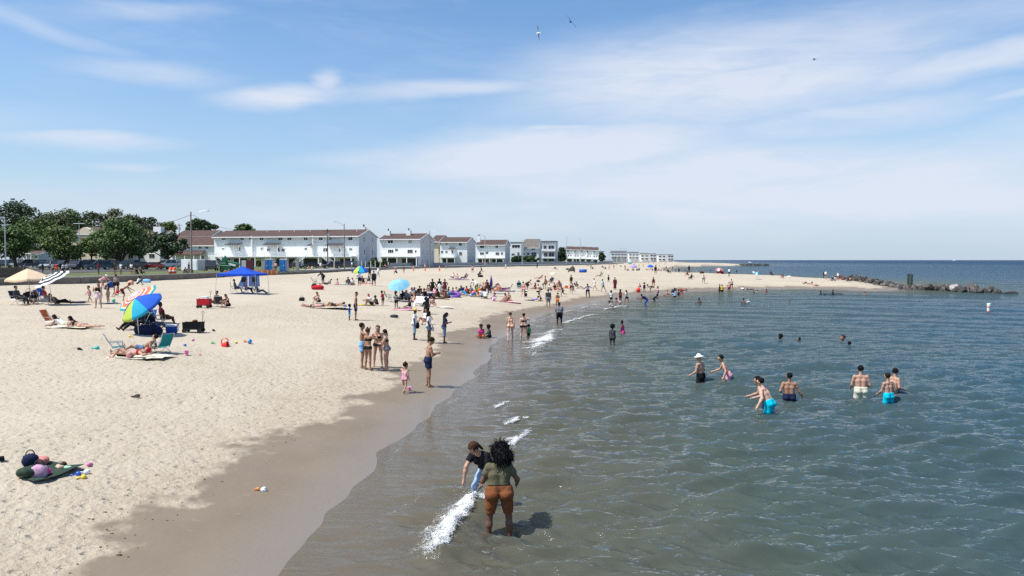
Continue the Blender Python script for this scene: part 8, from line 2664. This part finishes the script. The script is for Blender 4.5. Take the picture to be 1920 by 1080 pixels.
bag('white clothes poking out beside the see through tote', 62, 895, 0.16, 0.13, 0.14, 'white', 60, False)
lump('hot_pink_cloth', 'hot pink cloth right of the see through bag', 88, 888, 0.09, 0.08, 0.12, cloth('hotpink'), 5, 'cloth')
lump('sandals', 'pale sandals in the middle of the green blanket', 112, 877, 0.10, 0.08, 0.07, cloth('beige'), 6, 'shoes')
lump('sun_lotion', 'turquoise and yellow bottle on the green blanket', 127, 878, 0.08, 0.06, 0.06, mat('teal_yellow_plastic', (0.40, 0.62, 0.45), 0.4, 0.6, 20), 7, 'bottle')
lump('dark_shoe', 'dark shoe near the tip of the green blanket', 121, 870, 0.06, 0.05, 0.06, cloth('brown'), 8, 'shoe')
p = place(486, 920)
o = MB().prism([(-0.12, 0), (-0.02, 0), (0.0, 0.05), (-0.06, 0.055)], 'y', -0.03, 0.03).build('orange_wrapper', M_pl['orange'], loc=p + Vector((0, 0, 0.005)), bevel=0.008)
tag(o, 'orange crumpled wrapper on the damp sand', 'litter')
o = MB().lathe([(0.07, 0), (0.065, 0.03), (0.03, 0.07), (0.005, 0.08)], 8).build('white_shell', mat('shell_white', (0.6, 0.6, 0.56), 0.5, 0.5, 30), loc=p + Vector((0.09, 0, 0.0)), rot=(0, 0.3, 0))
tag(o, 'pale shell right of the orange wrapper', 'shell')
# ------------------------------------------------------------------ rock breakwater, piles, buoy
M_rock = mat('breakwater_rock', (0.105, 0.092, 0.082), 0.85, 0.45, 0.9, bump=0.6)
M_rockd = mat('dark_wet_rock', (0.045, 0.042, 0.038), 0.6, 0.4, 1.1, bump=0.6)
M_rockl = mat('pale_rock', (0.34, 0.31, 0.28), 0.9, 0.3, 0.9, bump=0.6)
def rock_mesh(seed):
 bm = bmesh.new()
 bmesh.ops.create_icosphere(bm, subdivisions=2, radius=1.0)
 r = random.Random(seed)
 pl_ = [(Vector((r.gauss(0, 1), r.gauss(0, 1), r.gauss(0, 1))).normalized(), r.uniform(0.55, 0.85)) for _ in range(9)]
 for v in bm.verts:
  for n_, d in pl_:
   q = v.co.dot(n_)
   if q > d:
    v.co -= n_ * (q - d)
  v.co *= 1 + r.uniform(-0.04, 0.04)
 me_ = bpy.data.meshes.new('rock')
 bm.to_mesh(me_)
 bm.free()
 return me_
RK = [rock_mesh(i) for i in range(9)]
t = empty('rock_breakwater', (*at(1700, 539, 0), -0.3))
tag(t, 'breakwater of dark boulders running out from the sandy spit', 'breakwater')
t0 = Vector(t.location)
r = random.Random(12)
path = [(1598, 530.5), (1630, 533), (1662, 537), (1700, 541), (1745, 544.5), (1795, 547), (1845, 549), (1890, 550.5)]
wpts = [Vector((*at(a, b_, 0.0), 0)) for a, b_ in path]
cnt = 0
for i in range(290):
 u = r.uniform(0, len(path) - 1.001)
 k_ = int(u)
 c_ = wpts[k_].lerp(wpts[k_ + 1], u - k_)
 pxu = path[k_][0] + (path[k_ + 1][0] - path[k_][0]) * (u - k_)
 row = r.random()
 tall = 1.05 if 1755 < pxu < 1850 else (1.1 if pxu < 1665 else 0.7)
 c_ = c_ + Vector((r.uniform(-0.8, 0.8), row * 7.0, 0))
 hz = tall * (1 - (2 * row - 0.9) ** 2 * 0.8) * r.uniform(0.35, 1.0)
 s = r.uniform(0.32, 0.72)
 hz += max(0.0, gz(c_.x, c_.y))
 m_ = M_rockd if (row < 0.3 or pxu < 1650 or r.random() < 0.4) else (M_rockl if (1780 < pxu < 1815 and hz > 0.9) or r.random() < 0.06 else M_rock)
 link('rock', RK[i % 9], m_, t, loc=Vector((c_.x, c_.y, max(0.0, hz - 0.35))) - t0, rot=(r.uniform(0, 6), r.uniform(0, 6), r.uniform(0, 6)), scale=(s * r.uniform(0.9, 1.4), s, s * r.uniform(0.6, 0.9)))
p = at(1895, 551, 0)
link('rock', RK[3], M_rockd, t, loc=Vector((p[0], p[1], 0.05)) - t0, scale=(1.1, 0.7, 0.35))
t = empty('rock_groyne', (*at(1415, 498, 0), -0.3))
tag(t, 'low dark rock groyne far off beyond the sand bar', 'breakwater')
t0 = Vector(t.location)
for i in range(34):
 c_ = at(1388 + i * 1.6 + r.uniform(-1, 1), 497.6 + r.uniform(-0.2, 0.2), 0)
 s = r.uniform(1.2, 2.2)
 link('rock', RK[i % 9], M_rockd, t, loc=Vector((c_[0], c_[1], 0.1)) - t0, rot=(r.uniform(0, 6), 0, r.uniform(0, 6)), scale=(s, s, s * 0.75))
M_pile = mat('green_algae_pile', (0.035, 0.055, 0.035), 0.8, 0.4, 2.0)
for px, tp, lb_ in ((1703, 513, 'left of two dark green timber piles by the breakwater'), (1709, 514, 'right of two dark green timber piles by the breakwater')):
 q = at_y(px, 532, 126)
 o = MB().tube((0, 0, -1), (0, 0, at_y(px, tp, 126).z), 0.2, 0.18, 9).build('timber_pile', M_pile, loc=(q.x, 126, 0))
 tag(o, lb_, 'pile', 'timber piles')
q = at(1853, 585, 0)
t = empty('marker_buoy', (q[0], q[1], -0.05))
t.rotation_euler = (0.03, 0.04, 0)
tag(t, 'white swim area marker buoy with orange band', 'buoy')
MB().lathe([(0.10, -0.3), (0.115, 0.1), (0.135, 0.55), (0.16, 0.78), (0.15, 0.84), (0.02, 0.86)], 12).build('buoy_body', M_trim, t, smooth=True)
MB().lathe([(0.137, 0.46), (0.142, 0.56)], 12).build('orange_band', M_cone, t)
MB().lathe([(0.125, 0.08), (0.128, 0.16)], 12).build('orange_band', M_cone, t)
MB().lathe([(0.19, -0.1), (0.21, 0.0), (0.17, 0.06)], 12).build('collar', mat('buoy_collar', (0.08, 0.05, 0.03), 0.7), t)
for px, py, Yd, lb_ in ((1789, 488.6, 5200, 'tiny white boat on the horizon at right'), (1406, 492.6, 1250, 'small white motor boat beyond the far groyne')):
 q = at_y(px, py, Yd)
 t = empty('motor_boat', (q.x, Yd, 0))
 tag(t, lb_, 'boat')
 sc = Yd / 1250
 MB().prism([(-2.2 * sc, 0.9 * sc), (2.6 * sc, 1.2 * sc), (1.8 * sc, -0.2), (-2.0 * sc, -0.2)], 'y', -0.9 * sc, 0.9 * sc).build('hull', M_trim, t, bevel=0.1)
 MB().box((-0.2 * sc, 0, 1.5 * sc), (1.8 * sc, 1.2 * sc, 0.9 * sc)).build('cabin', M_trim, t)
t = empty('paddle_board', (*at(1561, 552, 0), 0.04))
tag(t, 'dark paddle board under the upright bather', 'board')
MB().prism([(-1.4, 0), (-1.0, -0.35), (1.0, -0.35), (1.5, 0), (1.0, 0.35), (-1.0, 0.35)], 'z', 0.0, 0.1).build('board_deck', M_bump, t, bevel=0.03)
MB().box((-1.1, 0, -0.1), (0.2, 0.02, 0.2)).build('fin', M_bump, t)
# ------------------------------------------------------------------ gulls
M_gw = mat('gull_white', (0.75, 0.75, 0.75), 0.7)
M_gg = mat('gull_grey_wing', (0.16, 0.165, 0.18), 0.7, 0.3, 8)
M_gd = mat('gull_dark', (0.035, 0.03, 0.04), 0.7)
def gull(label, px, py, Yd, rot, wl, wr, span, dark=False):
 q = at_y(px, py, Yd)
 t = empty('gull', q)
 t.rotation_euler = tuple(math.radians(a) for a in rot)
 tag(t, label, 'bird', 'gulls in the sky')
 s = span / 1.2
 MB().lathe([(0.005, -0.24), (0.05, -0.14), (0.075, 0.0), (0.06, 0.10), (0.035, 0.15), (0.045, 0.19), (0.03, 0.235), (0.006, 0.27)], 9).build('body', M_gd if dark else M_gw, t, rot=(math.radians(-90), 0, 0), scale=s, smooth=True)
 for sd, ang in ((1, wr), (-1, wl)):
  a = math.radians(ang)
  b_ = math.radians(ang * 0.2 - 14)
  P0 = Vector((0.04 * sd, 0.02, 0.02))
  P1 = P0 + Vector((0.27 * sd * math.cos(a), 0.07, 0.27 * math.sin(a)))
  P2 = P1 + Vector((0.34 * sd * math.cos(b_), -0.09, 0.34 * math.sin(b_)))
  mb = MB()
  vs = []
  for p_, c_ in ((P0, 0.17), (P1, 0.15), (P1.lerp(P2, 0.6), 0.10), (P2, 0.02)):
   vs += [p_ + Vector((0, c_ * 0.35, 0.006)), p_ + Vector((0, -c_ * 0.65, 0)), p_ + Vector((0, c_ * 0.35, -0.008)), p_ + Vector((0, -c_ * 0.65, -0.004))]
  fs = []
  for k_ in range(3):
   o_ = k_ * 4
   fs += [(o_, o_ + 4, o_ + 5, o_ + 1), (o_ + 2, o_ + 3, o_ + 7, o_ + 6), (o_, o_ + 2, o_ + 6, o_ + 4), (o_ + 1, o_ + 5, o_ + 7, o_ + 3)]
  fs += [(0, 1, 3, 2), (12, 14, 15, 13)]
  mb.add([v * s for v in vs], fs).build('wing', M_gd if dark else M_gg, t)
 MB().add([Vector(v) * s for v in ((0.03, -0.2, 0.01), (-0.03, -0.2, 0.01), (-0.08, -0.36, 0), (0.08, -0.36, 0), (0.03, -0.2, -0.01), (-0.03, -0.2, -0.01), (-0.08, -0.36, -0.006), (0.08, -0.36, -0.006))],
    [(0, 1, 2, 3), (7, 6, 5, 4), (0, 4, 5, 1), (1, 5, 6, 2), (2, 6, 7, 3), (3, 7, 4, 0)]).build('tail', M_gd if dark else M_gw, t)
 MB().tube((0, 0.25 * s, 0), (0, 0.32 * s, -0.012), 0.014 * s, 0.003, 5).build('beak', M_cone, t)
gull('white gull banking with grey wings, left of two', 1009, 62, 62, (25, 72, 55), 18, 8, 1.15)
gull('dark gull with wings spread, right of two', 1070, 41, 58, (30, 38, 30), 22, 12, 1.2, True)
gull('small dark gull far to the right in the sky', 1527, 111, 110, (5, 4, 70), 4, 4, 1.1, True)
# ------------------------------------------------------------------ foam and splashes on the shore break
mf = bpy.data.materials.new('sea_foam')
mf.use_nodes = True
k = NT(mf.node_tree)
b = bsdf(mf)
g = k.new('ShaderNodeNewGeometry')
k.l.new(k.ramp(k.noise(g.outputs['Position'], 9.0, 4, 0.6), [(0.3, (0.60, 0.60, 0.57)), (0.6, (0.86, 0.87, 0.87))]), b.inputs['Base Color'])
b.inputs['Roughness'].default_value = 0.5
b.inputs['Subsurface Weight'].default_value = 0.3
b.inputs['Subsurface Radius'].default_value = (0.03, 0.03, 0.03)
bm = bmesh.new()
bmesh.ops.create_icosphere(bm, subdivisions=1, radius=1.0)
ICO_V = np.array([v.co[:] for v in bm.verts])
ICO_F = np.array([[v.index for v in f.verts] for f in bm.faces])
bm.free()
ml_ = bpy.data.materials.new('foam_lace')
ml_.use_nodes = True
k = NT(ml_.node_tree)
b = bsdf(ml_)
g = k.new('ShaderNodeNewGeometry')
dn = k.new('ShaderNodeAttribute', attribute_name='dens').outputs['Fac']
n1 = k.noise(g.outputs['Position'], 7.0, 5, 0.65, 0.6)
vo = k.new('ShaderNodeTexVoronoi', feature='DISTANCE_TO_EDGE')
k.l.new(g.outputs['Position'], vo.inputs['Vector'])
vo.inputs['Scale'].default_value = 19.0
cell_ = k.mapr(vo.outputs['Distance'], 0.02, 0.25, 0.20, -0.12)
al = k.math('ADD', k.math('ADD', k.math('MULTIPLY', dn, 1.25), k.math('SUBTRACT', k.math('MULTIPLY', n1, 1.5), 1.15)), cell_)
k.plug(b.inputs['Alpha'], k.mapr(al, 0.08, 0.75, 0.0, 0.95))
b.inputs['Base Color'].default_value = (0.80, 0.81, 0.81, 1)
b.inputs['Roughness'].default_value = 0.6
bp = k.new('ShaderNodeBump')
bp.inputs['Distance'].default_value = 0.04
k.plug(bp.inputs['Height'], k.noise(g.outputs['Position'], 22.0, 4, 0.7))
k.l.new(bp.outputs[0], b.inputs['Normal'])
def crest(pts):
 P2 = np.array([at(a, b_, 0.0) for a, b_ in pts])
 seg = np.linalg.norm(np.diff(P2, axis=0), axis=1)
 return P2, seg, np.concatenate([[0], np.cumsum(seg)])
def on_crest(P2, seg, cum, u):
 i = np.clip(np.searchsorted(cum, u) - 1, 0, len(seg) - 1)
 t = (u - cum[i]) / seg[i]
 base = P2[i] + (P2[i + 1] - P2[i]) * t[:, None]
 dr = (P2[i + 1] - P2[i]) / seg[i][:, None]
 return base, np.stack([-dr[:, 1], dr[:, 0]], -1)
def lace(label, pts, width, lift, seed, dens=1.0, sea_side=0.35):
 """sheet of broken foam lying on the water along a crest"""
 P2, seg, cum = crest(pts)
 L = cum[-1]
 nu, nv = max(12, int(L / 0.05)), 26
 if L > 30:
  nu = int(L / 0.3)
 uu, vv = np.meshgrid(np.linspace(0, L, nu), np.linspace(-sea_side, 1, nv), indexing='ij')
 u, v = uu.ravel(), vv.ravel()
 base, nm_ = on_crest(P2, seg, cum, u)
 e = np.sin(np.pi * np.clip(u / L, 0.0, 1.0)) ** 0.6 * (0.5 + 0.9 * (vnoise(u * 1.7, u * 0 + seed, seed) - 0.2))
 xy = base + nm_ * (v * width * (0.6 + 0.5 * e))[:, None]
 z, zg_, dp_, sd_ = sea_z(xy[:, 0], xy[:, 1])
 up_ = lift * np.exp(-(v / 0.45) ** 2) * np.clip(e, 0, 1.2) * (0.5 + vnoise(xy[:, 0] * 9, xy[:, 1] * 9, seed + 1))
 z = np.maximum(z, zg_) + 0.012 + up_
 ids = np.arange(nu * nv).reshape(nu, nv)
 Fq = np.stack([ids[:-1, :-1], ids[1:, :-1], ids[1:, 1:], ids[:-1, 1:]], -1).reshape(-1, 4)
 V = np.stack([xy[:, 0], xy[:, 1], z], -1)
 c_ = V.mean(0)
 me_ = mesh_np('foam_sheet', V - c_, Fq, smooth=True)
 d_ = dens * np.clip(e, 0, 1) * np.where(v < 0, np.clip(1 + v / sea_side, 0, 1) ** 0.7, np.clip(1 - v, 0, 1) ** 0.8)
 add_attr(me_, 'dens', d_)
 o = link('foam_sheet', me_, ml_, loc=c_)
 tag(o, label, 'foam', kind='stuff')
def foam(label, pts, n_, width, height, rmin, rmax, seed, drops=0.15, ragged=1.0):
 fr_ = np.random.default_rng(seed)
 P2, seg, cum = crest(pts)
 L = cum[-1]
 u = fr_.uniform(0, L, n_)
 wgt = vnoise(u * 2.2 / max(0.3, ragged), np.zeros(n_) + seed, seed)
 u = u[wgt > 0.26]
 n_ = len(u)
 base, nrm_ = on_crest(P2, seg, cum, u)
 e = np.sin(np.pi * np.clip(u / L, 0.02, 0.98)) ** 0.5
 off = fr_.gamma(1.6, width * 0.38, n_) * e * (0.5 + vnoise(u * 3.1, u * 0 + 5, seed + 3)) - width * 0.42
 xy = base + nrm_ * off[:, None]
 hz = height * e * np.exp(-(off / width) ** 2) * fr_.uniform(0.05, 1.0, n_) ** 1.5
 air = fr_.random(n_) < drops
 hz = np.where(air, hz + height * fr_.exponential(0.45, n_), hz * 0.6)
 hz = hz + np.clip(sea_z(xy[:, 0], xy[:, 1])[0], 0, 1)
 rad = fr_.uniform(rmin, rmax, n_) * np.where(air, 0.42, 1.0) * np.clip(1.15 - np.abs(off) / width * 0.8, 0.3, 1)
 q = fr_.normal(size=(n_, 3)) * 0.25 + 1
 V = ICO_V[None] * (rad[:, None] * q)[:, None, :] * np.array([1.3, 1.3, 0.7]) + np.stack([xy[:, 0], xy[:, 1], hz + 0.01], -1)[:, None, :]
 Fq = (ICO_F[None] + (np.arange(n_) * len(ICO_V))[:, None, None]).reshape(-1, 3)
 V = V.reshape(-1, 3)
 c_ = V.mean(0)
 c_[2] = 0
 o = link('sea_foam', mesh_np('sea_foam', V - c_, Fq, smooth=True), mf, loc=c_)
 tag(o, label, 'foam', kind='stuff')
lace('white sheet of the wave breaking at the two wading women', [(812, 1062), (830, 1022), (852, 985), (880, 955), (915, 928)], 0.75, 0.16, 1, 1.15)
lace('crest of foam right behind the bending woman', [(940, 850), (964, 832), (996, 806)], 0.42, 0.05, 2, 0.8)
lace('foam of the small curl above the bending woman', [(940, 798), (962, 790), (992, 780)], 0.36, 0.05, 3, 0.85)
lace('foam of the small curl left of the swell', [(922, 768), (940, 760), (960, 752)], 0.34, 0.04, 4, 0.75)
lace('wide broken foam near the two walking women', [(978, 672), (1003, 655), (1018, 645), (1032, 630), (1052, 616)], 1.7, 0.10, 5, 0.80)
lace('foam line right of the man in grey shirt', [(1046, 610), (1080, 598), (1130, 587)], 0.7, 0.05, 6, 0.70)
lace('lip of foam along the near waterline', [(560, 1075), (600, 1010), (662, 945), (722, 886), (745, 846), (796, 806), (812, 774), (872, 742), (894, 706), (932, 672), (934, 648)], 0.22, 0.004, 7, 0.36, 0.5)
lace('lip of foam along the waterline up the beach', [(934, 650), (966, 628), (1000, 608), (1034, 592), (1070, 582), (1100, 575), (1132, 566), (1172, 559), (1220, 553), (1292, 547)], 0.6, 0.01, 8, 0.55, 0.6)
lace('lip of foam along the spit', [(1292, 547), (1400, 543), (1500, 542), (1580, 543), (1640, 546)], 0.9, 0.01, 9, 0.62, 0.6)
lace('foam trails left of the splash', [(700, 985), (760, 945), (820, 920), (870, 905)], 0.35, 0.004, 10, 0.38, 0.6)
foam('white splash of the breaking wave at the two wading women', [(822, 1040), (838, 1000), (862, 968), (890, 945), (915, 925)], 5200, 0.34, 0.20, 0.004, 0.013, 1, 0.36)
foam('small breaking crest right behind the bending woman', [(948, 845), (968, 828), (992, 808)], 500, 0.24, 0.08, 0.004, 0.012, 3)
foam('small white curl above the bending woman', [(944, 796), (962, 790), (988, 782)], 400, 0.22, 0.06, 0.005, 0.013, 4)
foam('small white curl left of the swell', [(927, 766), (940, 760), (954, 755)], 250, 0.2, 0.05, 0.005, 0.013, 5)
foam('broken white wave near the two walking women', [(984, 668), (1003, 655), (1018, 645), (1032, 630), (1046, 618)], 1200, 1.0, 0.08, 0.006, 0.018, 6, 0.15, 1.2)
foam('thin foam line right of the man in grey shirt', [(1052, 606), (1080, 598), (1118, 589)], 400, 0.45, 0.04, 0.008, 0.02, 7, 0.05, 1.5)
foam('small splash beside the far swimmer', [(1396, 568), (1404, 567)], 120, 0.5, 0.25, 0.03, 0.07, 12, 0.3)
foam('foam at the shallow group', [(1130, 580), (1150, 577), (1172, 574)], 300, 0.4, 0.05, 0.015, 0.04, 13, 0.1, 2.0)
# wrack: bits of weed and shell on the dry sand
fr_ = np.random.default_rng(44)
pts_ = []
for i in range(260):
 if i % 3 == 0:
  a = (fr_.uniform(-20, 760), fr_.uniform(560, 1080))
 else:
  u = fr_.uniform(0, 1)
  a = (180 + u * 640 + fr_.normal(0, 60), 1010 - u * 380 + fr_.normal(0, 26))
 x, y = at(a[0], min(1079, max(560, a[1])), 0.5)
 pts_.append((x, y))
pts_ = np.array(pts_)
zz, ss = ground_z(pts_[:, 0], pts_[:, 1], True)
okp = ss > 2.5
pts_, zz = pts_[okp], zz[okp]
n_ = len(pts_)
rad = fr_.uniform(0.008, 0.022, n_)
V = ICO_V[None] * rad[:, None, None] * (np.abs(fr_.normal(size=(n_, 1, 3))) * np.array([1.3, 0.7, 0.25]) + 0.25) + np.stack([pts_[:, 0], pts_[:, 1], zz + 0.008], -1)[:, None, :]
Fq = (ICO_F[None] + (np.arange(n_) * len(ICO_V))[:, None, None]).reshape(-1, 3)
o = link('beach_wrack', mesh_np('beach_wrack', V.reshape(-1, 3), Fq), mat('dry_weed', (0.15, 0.115, 0.075), 0.9, 0.8, 3.0))
tag(o, 'scattered bits of dry weed and shell on the sand', 'weed', kind='stuff')
